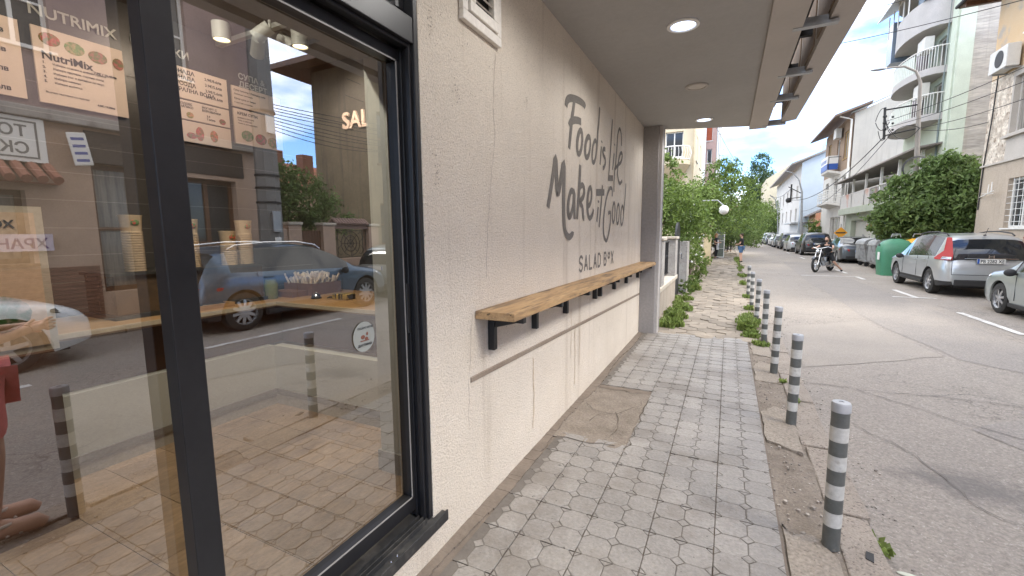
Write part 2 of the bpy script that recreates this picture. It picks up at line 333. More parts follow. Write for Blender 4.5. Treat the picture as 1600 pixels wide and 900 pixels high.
g = MB(); g.quad((-900, -900, -.14), (900, -900, -.14), (900, 2500, -.14), (-900, 2500, -.14)); tag(g.build('ground', M['soil']), kind='structure')
r_ = MB(); r_.quad((.80, -25, -.1), (7.0, -25, -.1), (7.0, 700, -.1), (.80, 700, -.1)); tag(r_.build('road', M['asphalt']), kind='structure')
def blob(name, m, pts, z, jit=.05, sub=6):
    out_ = []
    for i in range(len(pts)):
        a, b = Vector(pts[i]), Vector(pts[(i+1) % len(pts)])
        for k in range(sub):
            p = a.lerp(b, k/sub); out_.append((p.x+random.uniform(-jit, jit), p.y+random.uniform(-jit, jit), z))
    q = MB(); q.add(out_, [tuple(range(len(out_)))]); return tag(q.build(name, m), kind='structure')
blob('road_patch', M['patch'], [(2.9, 7.9), (2.6, 10.5), (2.55, 17), (2.9, 30), (4.3, 30), (4.1, 16), (4.15, 9), (4.4, 6.2)], -.096, .04)
blob('road_patch', M['patch2'], [(.95, 6.6), (.95, 9.4), (2.45, 10.6), (2.8, 8.0)], -.095, .03)
blob('road_patch', M['patch'], [(2.0, 5.1), (3.0, 6.1), (4.4, 6.0), (4.4, 3.8), (3.0, 2.6)], -.0955, .06)
o_ = []
for k in range(46):
    t = 2*PI*k/46; rr = 1+.35*math.sin(3*t+1)+.2*math.sin(7*t)+random.uniform(-.12, .12); o_.append((1.58+.30*rr*math.cos(t), 3.92+.20*rr*math.sin(t), -.0915))
# long tar cracks as thin open seams
M['crackline'] = flat('open_crack', (.17, .15, .135), 1.)
def crackline(pts, w_, z_=-.090, nm='road_crack', m_=None):
    q = MB(); P = []
    for i in range(len(pts)-1):
        a, b = Vector(pts[i]), Vector(pts[i+1]); n_ = max(2, int((b-a).length/.09))
        for k in range(n_): p = a.lerp(b, k/n_); P.append(Vector((p.x+random.uniform(-.025, .025), p.y+random.uniform(-.025, .025))))
    L_, R_ = [], []
    for i, p in enumerate(P):
        d = (P[min(i+1, len(P)-1)]-P[max(i-1, 0)]).normalized(); nn = Vector((-d.y, d.x))*w_*random.uniform(.25, 1); L_.append((p.x+nn.x, p.y+nn.y, z_)); R_.append((p.x-nn.x, p.y-nn.y, z_))
    for i in range(len(P)-1): q.quad(L_[i], L_[i+1], R_[i+1], R_[i])
    tag(q.build(nm, m_ or M['crackline']), kind='structure')
crackline([(1.35, 5.9), (2.1, 5.15), (3.2, 4.3), (4.4, 3.1)], .007)
crackline([(.9, 5.95), (1.5, 5.9), (2.2, 6.0), (3.1, 5.9), (4.6, 5.6)], .008)
crackline([(1.1, 4.8), (1.4, 4.3), (1.5, 3.6), (2.2, 3.0)], .005)
# parking bay line, dashed
for a, b in ((-3.5, -1.6), (.3, 2.0), (3.9, 6.6), (10.2, 12.5), (14.9, 16.7), (19.9, 21.0), (22.6, 24.6), (28, 30), (34, 36), (42, 44)):
    q = MB(); q.quad((4.44, a, -.091), (4.56, a, -.091), (4.56, b, -.091), (4.44, b, -.091)); tag(q.build('road_marking', M['roadpaint']), kind='structure')
for x0, x1, y in ((2.7, 4.5, 21.0), (4.0, 4.9, 14.9)):
    q = MB(); q.quad((x0, y-.05, -.0905), (x1, y-.05, -.0905), (x1, y+.05, -.0905), (x0, y+.05, -.0905)); tag(q.build('road_marking', M['roadpaint']), kind='structure')

gr_ = MB(); random.seed(11)
for i in range(900):
    if random.random() < .55: x, z = .335+random.random()*.26, -.012
    else: x, z = .83+random.random()**2*.25, -.099
    y = -.5+random.random()*11; s_ = random.uniform(.003, .009)*(1.6 if random.random() < .06 else 1)
    P = [(x+s_*math.cos(a)*random.uniform(.7, 1.2), y+s_*math.sin(a)*random.uniform(.7, 1.2)) for a in (0, 1.2, 2.4, 3.6, 4.9)]
    gr_.prism([(p[0], p[1], z-.002) for p in P], (0, 0, s_*1.1))
tag(gr_.build('grit', mat('grit_stones', (.42, .38, .33), (.25, .21, .18), 30, .9, island=.4)), 'small grit and pebbles along the dirt strip and the gutter', 'gravel', kind='stuff')
# kerb: worn granite blocks
k_ = MB(); y = -4.
while y < 60:
    L_ = random.uniform(.9, 1.15); s0, s1 = random.uniform(-.015, .015), random.uniform(-.015, .015); dz = random.uniform(-.012, .008)
    e = random.choice([0, 0, .05]); x0, x1 = .60, .81
    if 3.0 < y+L_/2 < 3.2: e = .05
    poly = [(x0+s0, y), (x1+s0-e, y), (x1+s0, y+e*1.5+.01), (x1+s1-e*.6, y+L_-.03), (x0+s1, y+L_-.03)]
    k_.prism([(p[0], p[1], -.14) for p in poly], (0, 0, .135+dz)); y += L_
tag(k_.build('kerb', M['kerb'], bevel=.012), kind='structure')
k_ = MB(); y = -10.
while y < 120: k_.box((7.0, y, -.14), (7.16, y+.97, .03)); y += 1.0
tag(k_.build('kerb', M['kerb'], bevel=.01), kind='structure')
s_ = MB(); s_.box((7.16, -25, -.13), (8.32, 130, .02)); tag(s_.build('pavement', M['hexstone']), kind='structure')

# near pavement: pressed octagon tiles on a dirty bed
b_ = MB(); b_.quad((-1.29, -6, -.012), (.34, -6, -.012), (.34, 7.62, -.012), (-1.29, 7.62, -.012)); tag(b_.build('pavement_bed', M['grout']), kind='structure')
d_ = MB()   # rough strip between tiles and kerb, uneven
nx, ny = 6, 90
for i in range(nx+1):
    for j in range(ny+1):
        d_.v.append((.335+i*.05, -3+j*.125, -.014+random.uniform(-.008, .008)-(.012 if (j//9) % 3 == 0 else 0)))
for i in range(nx):
    for j in range(ny): a = i*(ny+1)+j; d_.f.append((a, a+ny+1, a+ny+2, a+1))
tag(d_.build('dirt_strip', M['cement'], smooth=True), kind='structure')
def octo(mb, cx, cy, h, c, z, tilt):
    ring = []
    for (dx, dy) in ((-h+c, -h), (h-c, -h), (h, -h+c), (h, h-c), (h-c, h), (-h+c, h), (-h, h-c), (-h, -h+c)):
        ring.append((dx, dy))
    k = len(mb.v)
    for s__, zz in ((1, -.011), (.99, -.002), (.95, 0)):
        for dx, dy in ring: mb.v.append((cx+dx*s__, cy+dy*s__, z+zz+dx*tilt[0]+dy*tilt[1]))
    for lv in range(2):
        for i in range(8): j = (i+1) % 8; mb.f.append((k+lv*8+i, k+lv*8+j, k+(lv+1)*8+j, k+(lv+1)*8+i))
    mb.f.append(tuple(range(k+16, k+24)))
tl = MB(); tb = MB(); P_ = .3255
for i in range(-5, 0):
    for j in range(-14, 23):
        bx0, by0 = .33+i*P_, .08+j*P_
        if i <= -4 and 3.25 < by0+P_/2 < 4.5: continue
        zt = random.uniform(-.003, .002); tt = (random.uniform(-.012, .012), random.uniform(-.012, .012))
        # small corner lozenges and edge triangles as low plate
        tb.box((max(bx0, -1.2)+.004, by0+.004, zt-.012), (bx0+P_-.004, by0+P_-.004, zt-.0048)) if bx0 > -1.5 else None
        cxp, cyp, g_ = bx0+P_/2, by0+P_/2, .031
        for (ax_, ay_) in ((0, 0), (-1, 0), (1, 0), (0, -1), (0, 1), (-1, -1), (1, -1), (1, 1), (-1, 1)):
            ox, oy = cxp+ax_*P_/2, cyp+ay_*P_/2; e = .0035
            if ox < -1.19: continue
            pts = [(min(max(ox+a*g_, bx0+e), bx0+P_-e), min(max(oy+b*g_, by0+e), by0+P_-e)) for a, b in ((1, 0), (0, 1), (-1, 0), (0, -1))]
            if abs(ax_)+abs(ay_) == 2: sx_, sy_ = -ax_, -ay_; ox, oy = ox+sx_*e, oy+sy_*e; pts = [(ox, oy), (ox+sx_*(g_-e), oy), (ox, oy+sy_*(g_-e))]
            k_2 = len(tl.v); tl.v += [(a, b, zt-.0015) for a, b in pts]; tl.f.append(tuple(range(k_2, k_2+len(pts))))
        for a in (0, 1):
            for b in (0, 1):
                cx, cy = bx0+P_*(.25+.5*a), by0+P_*(.25+.5*b)
                if cx < -1.19: continue
                octo(tl, cx, cy, .0800, .036, zt+random.uniform(-.001, .001), tt)
tag(tl.build('pavement_tiles', M['tile'], fix=False), kind='structure'); tag(tb.build('pavement_tile_bases', M['tilebase']), kind='structure')
c_ = MB(); nx, ny = 10, 16
for i in range(nx+1):
    for j in range(ny+1): c_.v.append((-1.29+i*.066, 3.23+j*.081, -.004+random.uniform(-.005, .005)))
for i in range(nx):
    for j in range(ny): a = i*(ny+1)+j; c_.f.append((a, a+ny+1, a+ny+2, a+1))
tag(c_.build('cement_patch', M['cement'], smooth=True), kind='structure')
dk_ = flat('joint_dirt', (.075, .06, .045), 1.)
crackline([(-1.2, 4.05), (-1.0, 3.85), (-.85, 3.9), (-.72, 4.1), (-.66, 4.4)], .003, .0035, 'cement_crack', dk_); crackline([(-.85, 3.9), (-.78, 3.6), (-.80, 3.3)], .003, .0035, 'cement_crack', dk_); crackline([(-1.0, 3.85), (-1.05, 3.55)], .004, .0035, 'cement_crack', dk_)
crackline([(-1.2, 3.25), (-.63, 3.24)], .006, .0035, 'cement_crack', dk_); crackline([(-1.2, 4.51), (-.63, 4.50)], .006, .0035, 'cement_crack', dk_); crackline([(-.634, 3.25), (-.634, 4.5)], .004, .0035, 'cement_crack', dk_)
cm_ = mat('broken_concrete', (.36, .31, .255), (.29, .25, .205), 4, .95, bump=.9, bscale=40, spots=((.2, .165, .13), 42, .6), fine=.3, fscale=50)
for pts in ([(.34, 1.9), (.59, 1.95), (.58, 2.55), (.50, 2.72), (.38, 2.66), (.345, 2.75)], [(.34, 3.9), (.58, 3.75), (.60, 4.6), (.46, 4.72), (.35, 4.5)], [(.34, 5.5), (.6, 5.45), (.6, 6.2), (.42, 6.35), (.35, 6.1)], [(.36, 6.7), (.6, 6.6), (.6, 7.4), (.36, 7.5)]):
    P = []
    for i in range(len(pts)):
        a, b = pts[i], pts[(i+1) % len(pts)]
        for k in range(6): t = k/6; P.append((min(.60, max(.337, a[0]+(b[0]-a[0])*t+random.uniform(-.012, .012))), a[1]+(b[1]-a[1])*t+random.uniform(-.012, .012), -.03))
    q = MB(); q.prism(P, (0, 0, .028)); tag(q.build('concrete_slab', cm_, bevel=.006), kind='structure')
e_ = MB()
for j in range(180):   # soil gathered along the wall foot
    y = -1+j*.048; e_.box((-1.29, y, -.02), (-1.215+.022*math.sin(y*3.1)+random.uniform(-.008, .008), y+.048, -.0005+random.uniform(0, .004)))
tag(e_.build('dirt_edge', M['grout']), kind='structure')

# far pavement: big hexagon slabs, sunk and tilted
b_ = MB(); b_.quad((-1.6, 7.62, -.02), (.62, 7.62, -.02), (.62, 120, -.02), (-1.6, 120, -.02)); tag(b_.build('pavement_bed', M['soil']), kind='structure')
hx = MB(); rH = .17; row = 0; y = 7.55
while y < 62:
    x = -1.45+(rH*.87 if row % 2 else 0)
    while x < .55:
        if not (y < 7.75 and x < -1.0):
            z = random.uniform(-.012, .006); tx, ty = random.uniform(-.05, .05), random.uniform(-.05, .05); k = len(hx.v)
            for s__, zz in ((.985, -.02), (.965, 0)):
                for i in range(6):
                    t = PI/6+PI/3*i; dx, dy = rH*s__*math.cos(t), rH*s__*math.sin(t)
                    hx.v.append((x+dx, y+dy, z+zz+dx*tx+dy*ty))
            for i in range(6): j = (i+1) % 6; hx.f.append((k+i, k+j, k+6+j, k+6+i))
            hx.f.append(tuple(range(k+6, k+12)))
        x += rH*1.74
    y += rH*1.5; row += 1
tag(hx.build('pavement_slabs', M['hexstone'], fix=False), kind='structure')

# ================================================================ THE SHOP
WX = -1.29; SOF = 3.32
shop = thing('shop_building', 'cream stuccoed corner shop with canopy, slogan painted on its wall and big black window', 'building', (-3, 2, 0))
wl = MB()
facade(wl, 'x', WX, 1, -6, 7.62, 0, SOF, [(-1.2, 1.69, .17, 3.30)], depth=.2)
wl.box((-6.2, 7.42, 0), (WX-.003, 7.62, SOF)); wl.box((-6.2, -6, 0), (-6.0, 7.42, SOF))
wl.build('wall', M['stucco'], shop)
up = MB(); up.box((-9, -6, SOF+.5), (WX-.1, 7.6, 11)); up.box((WX-.1, -6, SOF), (WX-.0, 7.6, SOF+.5)); up.build('upper_storeys', M['stucco'], shop)
cap_ = MB(); cap_.prism([(WX+.001, -6, SOF), (.21, -6, SOF), (.21, 8.17, SOF), (-1.07, 7.73, SOF), (WX+.001, 7.62, SOF)], (0, 0, .5)); cap_.build('soffit', M['soffit'], shop)
pl = MB(); pl.box((WX+.002, 7.40, -.02), (-1.05, 7.62, SOF-.002)); pl.build('pillar', M['pillar'], shop, bevel=.006)
pl = MB(); pl.box((-1.048, 7.43, -.02), (-1.0, 7.66, SOF-.002)); pl.box((WX, 7.623, -.02), (-1.0, 7.70, SOF-.002)); pl.build('pillar_edge', M['pillaredge'], shop)
fb = MB(); fb.box((.212, -6, SOF-.03), (.46, 8.28, SOF+.42)); fb.build('fascia_beam', M['fascia'], shop, bevel=.006)
ob = MB(); ob.prism([(.64, -6, SOF), (.84, -6, SOF+.03), (.86, -6, SOF+1.1), (.82, -6, SOF+1.1), (.80, -6, SOF+.07), (.66, -6, SOF+.05), (.66, -6, SOF+1.1), (.64, -6, SOF+1.1)], (0, 14.15, 0)); ob.build('sign_board', M['fascia'], shop)
bk = MB()
for y in range(-5, 8): bk.box((.628, y+.15, SOF+.06), (.638, y+1.0, SOF+1.05))
bk.build('board_backing', mat('stained_plywood', (.26, .19, .13), (.19, .14, .10), 3, .8, stretch=(3, 3, .6)), shop)
pp = MB(); pp.tube([(.53, -6, SOF+.30), (.53, 8.2, SOF+.30)], .035); pp.build('pipe', M['blackplastic'], shop, smooth=True)
for y in (-.2, 1.3, 2.8, 4.45, 5.68, 6.67, 8.1):
    q = MB(); q.box((.39, y-.03, SOF-.035), (.70, y+.03, SOF-.012)); q.box((.39, y+.012, SOF-.012), (.70, y+.03, SOF+.05)); q.box((.655, y-.025, SOF+.05), (.685, y+.025, SOF+.9)); q.build('bracket', M['steel'], shop)
    q = MB(); q.box((.455, y-.42, SOF+.20), (.66, y-.36, SOF+.26)); q.box((.44, y-.45, SOF+.16), (.52, y-.33, SOF+.32)); q.build('clamp', M['blackplastic'], shop)
# slogan painted by hand on the stucco
STROKES = [(1.15,[(3.684,2.719),(3.686,2.729),(3.689,2.744),(3.695,2.758),(3.706,2.771),(3.722,2.784),(3.742,2.796),(3.767,2.807),(3.797,2.817),(3.832,2.826),(3.876,2.835),(3.927,2.844),(3.976,2.851),(4.024,2.857),(4.071,2.861),(4.113,2.864),(4.149,2.865),(4.179,2.864),(4.203,2.861),(4.219,2.856),(4.228,2.849),(4.233,2.845)]),(1.0,[(3.902,2.82),(3.895,2.798),(3.884,2.767),(3.873,2.736),(3.861,2.708),(3.849,2.681),(3.837,2.65),(3.827,2.616),(3.819,2.58),(3.809,2.538),(3.795,2.485),(3.78,2.427),(3.769,2.387)]),(1.15,[(3.771,2.577),(3.777,2.586),(3.786,2.6),(3.801,2.614),(3.823,2.626),(3.852,2.639),(3.885,2.651),(3.92,2.661),(3.96,2.669),(3.999,2.676),(4.04,2.681),(4.08,2.683),(4.109,2.685)]),(1.0,[(4.151,2.51),(4.136,2.465),(4.111,2.426),(4.08,2.397),(4.049,2.384),(4.022,2.388),(4.003,2.409),(3.995,2.442),(3.998,2.483),(4.013,2.526),(4.037,2.565),(4.066,2.594),(4.098,2.609),(4.125,2.606),(4.145,2.586),(4.155,2.553),(4.151,2.51)]),(1.0,[(4.419,2.51),(4.402,2.468),(4.374,2.431),(4.34,2.404),(4.306,2.391),(4.275,2.394),(4.254,2.413),(4.245,2.443),(4.248,2.481),(4.265,2.522),(4.291,2.559),(4.324,2.586),(4.359,2.6),(4.39,2.598),(4.412,2.581),(4.422,2.55),(4.419,2.51)]),(0.9,[(4.648,2.502),(4.631,2.456),(4.604,2.415),(4.573,2.387),(4.542,2.374),(4.515,2.378),(4.497,2.4),(4.489,2.435),(4.494,2.478),(4.51,2.523),(4.536,2.563),(4.566,2.592),(4.598,2.606),(4.626,2.603),(4.645,2.582),(4.653,2.546),(4.648,2.502)]),(0.9,[(4.75,2.974),(4.745,2.934),(4.737,2.878),(4.728,2.824),(4.715,2.782),(4.701,2.742),(4.69,2.701),(4.683,2.654),(4.679,2.605),(4.671,2.558),(4.656,2.511),(4.638,2.466),(4.625,2.435)]),(0.8,[(4.845,2.587),(4.822,2.488),(4.8,2.389)]),(0.9,[(4.86,2.648),(4.856,2.63)]),(0.9,[(5.017,2.58),(4.999,2.581),(4.975,2.584),(4.952,2.581),(4.932,2.571),(4.914,2.557),(4.905,2.543),(4.911,2.531),(4.928,2.518),(4.947,2.507),(4.971,2.498),(4.999,2.491),(5.019,2.48),(5.028,2.466),(5.028,2.449),(5.023,2.431),(5.008,2.413),(4.986,2.394),(4.965,2.38),(4.947,2.373),(4.929,2.369),(4.917,2.368)]),(0.7,[(5.324,2.976),(5.314,2.923),(5.3,2.846),(5.285,2.765),(5.27,2.685),(5.253,2.602),(5.238,2.525),(5.223,2.455),(5.21,2.391),(5.198,2.339),(5.187,2.301),(5.178,2.275),(5.171,2.258)]),(1.2,[(5.18,2.288),(5.402,2.311)]),(0.7,[(5.436,2.608),(5.409,2.51),(5.371,2.405)]),(0.8,[(5.455,2.72),(5.451,2.701)]),(0.7,[(5.822,2.76),(5.82,2.788),(5.818,2.828),(5.811,2.863),(5.8,2.891),(5.784,2.914),(5.765,2.931),(5.741,2.943),(5.714,2.949),(5.686,2.943),(5.658,2.923),(5.63,2.892),(5.607,2.852),(5.593,2.802),(5.584,2.743),(5.573,2.683),(5.559,2.627),(5.544,2.57),(5.527,2.513),(5.507,2.457),(5.486,2.401),(5.47,2.343),(5.464,2.274),(5.463,2.202),(5.463,2.152)]),(0.8,[(5.47,2.418),(5.506,2.435),(5.559,2.459),(5.616,2.484),(5.679,2.506),(5.747,2.529),(5.803,2.551),(5.839,2.575),(5.862,2.598),(5.876,2.619),(5.884,2.639),(5.882,2.657),(5.871,2.668),(5.847,2.673),(5.813,2.672),(5.779,2.661),(5.746,2.637),(5.712,2.602),(5.684,2.563),(5.661,2.516),(5.643,2.464),(5.635,2.417),(5.641,2.381),(5.659,2.35),(5.681,2.325),(5.708,2.304),(5.74,2.289),(5.776,2.285),(5.821,2.296),(5.87,2.317),(5.905,2.334)]),(1.1,[(3.268,1.855),(3.283,1.891),(3.306,1.943),(3.328,1.997),(3.35,2.048),(3.371,2.1),(3.39,2.148),(3.407,2.198),(3.422,2.243),(3.435,2.263),(3.444,2.241),(3.45,2.193),(3.456,2.144),(3.461,2.1),(3.465,2.056),(3.47,2.02),(3.477,1.995),(3.485,1.98),(3.498,1.982),(3.517,2.012),(3.541,2.061),(3.565,2.111),(3.59,2.168),(3.615,2.226),(3.634,2.25),(3.64,2.218),(3.639,2.151),(3.637,2.083),(3.635,2.023),(3.633,1.962),(3.633,1.903),(3.636,1.842),(3.642,1.783),(3.65,1.734),(3.66,1.701),(3.672,1.679),(3.689,1.66),(3.714,1.642),(3.746,1.627),(3.778,1.62),(3.811,1.623),(3.844,1.634),(3.869,1.645),(3.881,1.654),(3.884,1.664),(3.885,1.67)]),(1.0,[(3.916,2.021),(3.894,2.027),(3.863,2.034),(3.835,2.032),(3.812,2.015),(3.791,1.989),(3.774,1.96),(3.762,1.932),(3.755,1.901),(3.753,1.872),(3.756,1.843),(3.765,1.815),(3.778,1.799),(3.796,1.798),(3.818,1.808),(3.84,1.826),(3.863,1.851),(3.885,1.883),(3.903,1.918),(3.914,1.964),(3.92,2.012),(3.924,2.035),(3.926,2.014),(3.926,1.968),(3.927,1.919),(3.931,1.871),(3.936,1.82),(3.94,1.784)]),(1.0,[(4.096,2.292),(4.091,2.245),(4.084,2.178),(4.076,2.113),(4.067,2.058),(4.057,2.006),(4.046,1.952),(4.032,1.891),(4.018,1.829),(4.008,1.786)]),(1.0,[(4.068,2.073),(4.094,2.086),(4.131,2.105),(4.165,2.115),(4.194,2.108),(4.219,2.093),(4.232,2.073),(4.231,2.051),(4.218,2.026),(4.197,2.003),(4.16,1.983),(4.114,1.965),(4.09,1.949),(4.105,1.936),(4.142,1.924),(4.173,1.906),(4.188,1.876),(4.196,1.839),(4.205,1.812),(4.218,1.801),(4.233,1.799),(4.243,1.799)]),(1.0,[(4.345,1.915),(4.373,1.924),(4.411,1.937),(4.445,1.956),(4.468,1.98),(4.485,2.01),(4.493,2.038),(4.488,2.066),(4.475,2.093),(4.458,2.11),(4.436,2.112),(4.41,2.105),(4.388,2.087),(4.369,2.055),(4.352,2.012),(4.343,1.971),(4.341,1.931),(4.346,1.892),(4.358,1.859),(4.377,1.833),(4.402,1.813),(4.431,1.804),(4.466,1.812),(4.504,1.831),(4.534,1.851),(4.55,1.87),(4.558,1.89),(4.563,1.904)]),(1.3,[(4.664,2.083),(5.002,2.11)]),(0.9,[(4.916,2.181),(4.906,2.134),(4.893,2.067),(4.879,2.004),(4.866,1.954),(4.852,1.909),(4.839,1.862),(4.825,1.809),(4.81,1.756),(4.8,1.719)]),(0.8,[(4.752,1.936),(4.733,1.859),(4.704,1.774)]),(0.9,[(4.76,2.004),(4.755,1.981)]),(0.8,[(5.376,2.094),(5.378,2.116),(5.379,2.146),(5.37,2.17),(5.345,2.182),(5.31,2.188),(5.27,2.181),(5.223,2.159),(5.172,2.124),(5.127,2.084),(5.091,2.039),(5.06,1.988),(5.033,1.934),(5.01,1.875),(4.991,1.812),(4.982,1.756),(4.984,1.707),(4.996,1.663),(5.016,1.627),(5.047,1.597),(5.087,1.573),(5.125,1.564),(5.156,1.572),(5.186,1.595),(5.215,1.626),(5.247,1.666),(5.279,1.713),(5.302,1.761),(5.314,1.811),(5.317,1.86),(5.306,1.893),(5.273,1.9),(5.228,1.892),(5.196,1.885)]),(0.75,[(5.541,1.906),(5.531,1.858),(5.512,1.818),(5.487,1.791),(5.461,1.781),(5.436,1.79),(5.417,1.816),(5.407,1.854),(5.406,1.9),(5.416,1.947),(5.434,1.986),(5.458,2.014),(5.485,2.025),(5.51,2.017),(5.529,1.992),(5.54,1.952),(5.541,1.906)]),(0.75,[(5.78,1.897),(5.769,1.848),(5.749,1.806),(5.723,1.778),(5.694,1.768),(5.667,1.777),(5.647,1.804),(5.636,1.844),(5.635,1.892),(5.645,1.94),(5.664,1.981),(5.69,2.009),(5.719,2.021),(5.746,2.012),(5.767,1.986),(5.779,1.946),(5.78,1.897)]),(0.7,[(6.029,1.887),(6.018,1.838),(5.997,1.795),(5.968,1.767),(5.937,1.757),(5.909,1.766),(5.886,1.793),(5.874,1.834),(5.873,1.882),(5.884,1.93),(5.905,1.972),(5.933,2.001),(5.963,2.012),(5.993,2.004),(6.015,1.977),(6.028,1.936),(6.029,1.887)]),(0.65,[(6.146,2.32),(6.139,2.279),(6.13,2.218),(6.118,2.157),(6.102,2.101),(6.084,2.043),(6.064,1.983),(6.04,1.913),(6.013,1.842),(5.995,1.792)])]
lt = MB(); zofs = 0
for wf, P in STROKES:
    zofs += .00005; X0 = WX+.0022+zofs; L_, R_ = [], []
    n_ = len(P)
    for i, (py, pz) in enumerate(P):
        a, b = P[max(i-1, 0)], P[min(i+1, n_-1)]; d = Vector((b[0]-a[0], b[1]-a[1])); d = d.normalized() if d.length > 1e-6 else Vector((0, 1))
        pw = (.034 if py < 4.4 else .028)*wf*(.8+.2*math.sin(PI*min(1, (i+.6)/n_))); nn = Vector((-d.y*pw*1.08, d.x*.024*wf*(1.15 if abs(d.x) > abs(d.y) else 1)))
        L_.append((X0, py+nn.x, pz+nn.y)); R_.append((X0, py-nn.x, pz-nn.y))
    for i in range(n_-1): e_ = i*.00003; lt.quad(*[(p[0]+e_, p[1], p[2]) for p in (L_[i], L_[i+1], R_[i+1], R_[i])])
lt.build('painted_slogan', M['paint_letters'], shop)
# SALAD BOX stencil: plain capitals with stencil gaps
def stencil(s, y0, z0, h, wd, gap, pitch):
    mb = MB(); X0 = WX+.0022
    G_ = {'S': [[(1, .86), (.7, 1), (.3, 1), (0, .82), (.05, .62), (.9, .4), (1, .2), (.7, 0), (.3, 0), (0, .14)]], 'A': [[(0, 0), (.5, 1), (1, 0)], [(.3, .32), (.7, .32)]], 'L': [[(0, 1), (0, 0), (.95, 0)]],
          'D': [[(0, 0), (0, 1), (.6, 1), (1, .75), (1, .25), (.6, 0), (0, 0)]], 'B': [[(0, 0), (0, 1), (.7, 1), (.9, .78), (.65, .53), (0, .53)], [(.65, .53), (1, .28), (.7, 0), (0, 0)]],
          'X': [[(0, 0), (1, 1)], [(0, 1), (1, 0)]], 'o': [[(.5+.42*math.cos(a*PI/4), .72+.22*math.sin(a*PI/4)) for a in range(9)]]}
    y = y0; zz = 0
    for i, ch in enumerate(s):
        if ch == ' ': y += pitch*.55; continue
        for P in G_[ch]:
            for a, b in zip(P[:-1], P[1:]):
                zz += .00004; A_ = Vector((y+a[0]*wd, z0+a[1]*h)); B_ = Vector((y+b[0]*wd, z0+b[1]*h)); d = (B_-A_).normalized(); nn = Vector((-d.y, d.x))*.0135
                A2, B2 = A_-d*.008, B_+d*.008; x_ = X0+zz
                mb.quad((x_, A2.x+nn.x, A2.y+nn.y), (x_, B2.x+nn.x, B2.y+nn.y), (x_, B2.x-nn.x, B2.y-nn.y), (x_, A2.x-nn.x, A2.y-nn.y))
        y += pitch
    return mb
stencil('SALAD BoX', 4.10, 1.285, .14, .105, 0, .17).build('stencilled_name', M['paint_letters'], shop)
# horizontal groove, drawn as a thin brown strip on the stucco
gv = MB(); gv.prism([(WX+.001, 2.07, .805), (WX+.008, 2.07, .81), (WX+.008, 2.07, .835), (WX+.001, 2.07, .84)], (0, 5.3, -.17)); gv.build('wall_strip', mat('brown_strip', (.22, .17, .13), (.28, .23, .18), 3, .9), shop)
# hairline cracks and rusty runs in the stucco
def wall_mark(nm, pts, w_, m_):
    q = MB(); P = []
    for (a, b) in zip(pts[:-1], pts[1:]):
        for k in range(8): t = k/8; P.append((a[0]+(b[0]-a[0])*t+random.uniform(-.008, .008), a[1]+(b[1]-a[1])*t))
    L2 = [(WX+.0025, p[0]-w_*random.uniform(.3, 1), p[1]) for p in P]; R2 = [(WX+.0025, p[0]+w_*random.uniform(.3, 1), p[1]) for p in P]
    for i in range(len(P)-1): q.quad(L2[i], L2[i+1], R2[i+1], R2[i])
    q.build(nm, m_, shop)
crk = mat('stucco_crack', (.36, .31, .26), (.5, .43, .37), 30, .95); run = mat('rusty_run', (.56, .44, .30), (.64, .54, .43), 14, .95, bump=.9, bscale=70); smg = mat('dark_scuff', (.25, .21, .18), (.55, .47, .40), 60, .95, contrast=(.45, .55))
wall_mark('crack', [(2.42, 2.72), (2.38, 2.4), (2.40, 2.25), (2.33, 1.9), (2.30, 1.7), (2.26, 1.35)], .003, crk); wall_mark('crack', [(2.10, 1.2), (2.06, .9), (2.04, .5)], .0025, crk); wall_mark('crack', [(6.6, 2.9), (6.5, 2.2), (6.55, 1.7)], .004, crk)
for yy, z0, z1, ww in ((2.97, .72, .12, .012), (3.98, .80, .15, .014), (4.12, .95, .3, .010), (3.86, .95, .45, .008)): wall_mark('rust_run', [(yy, z0), (yy+.01, (z0+z1)/2), (yy, z1)], ww, run)
for yy, zz in ((1.99, 2.38), (2.86, 2.55), (1.80, 1.95), (1.79, 2.62), (5.9, 2.9), (4.9, .55)): 
    q = MB()
    for k in range(26): a_, b_ = yy+random.gauss(0, .016), zz+random.gauss(0, .035); s_ = random.uniform(.0015, .004); q.quad((WX+.0024+k*.00001, a_-s_, b_-s_), (WX+.0024+k*.00001, a_+s_, b_-s_*.6), (WX+.0024+k*.00001, a_+s_*.7, b_+s_), (WX+.0024+k*.00001, a_-s_*.6, b_+s_))
    q.build('scuff', smg, shop)
# ventilation grille
vt = MB(); y0, y1, z0, z1 = 2.03, 2.45, 2.745, 3.2
for a, b, c, d in ((y0, y1, z0, z0+.05), (y0, y1, z1-.05, z1), (y0, y0+.05, z0+.05, z1-.05), (y1-.05, y1, z0+.05, z1-.05)): vt.box((WX+.001, a, c), (WX+.03, b, d))
for a, b, c, d in ((y0+.055, y1-.055, z0+.055, z0+.11), (y0+.055, y1-.055, z1-.11, z1-.055), (y0+.055, y0+.11, z0+.11, z1-.11), (y1-.11, y1-.055, z0+.11, z1-.11)): vt.box((WX+.001, a, c), (WX+.042, b, d))
vf = vt.build('vent_grille', mat('vent_paint', (.78, .74, .68), None, 3, .5), shop, bevel=.004)
vb = MB(); vb.box((WX+.0008, y0+.11, z0+.11), (WX+.004, y1-.11, z1-.11)); vb.build('duct', M['blackplastic'], vf)
vs = MB()
for i in range(5): z = z0+.13+i*.045; vs.prism([(WX+.006, y0+.11, z+.02), (WX+.012, y0+.11, z+.025), (WX+.036, y0+.11, z+.002), (WX+.03, y0+.11, z-.003)], (0, y1-y0-.22, 0))
vs.build('slat', mat('vent_slat', (.50, .46, .41), None, 3, .5), vf)
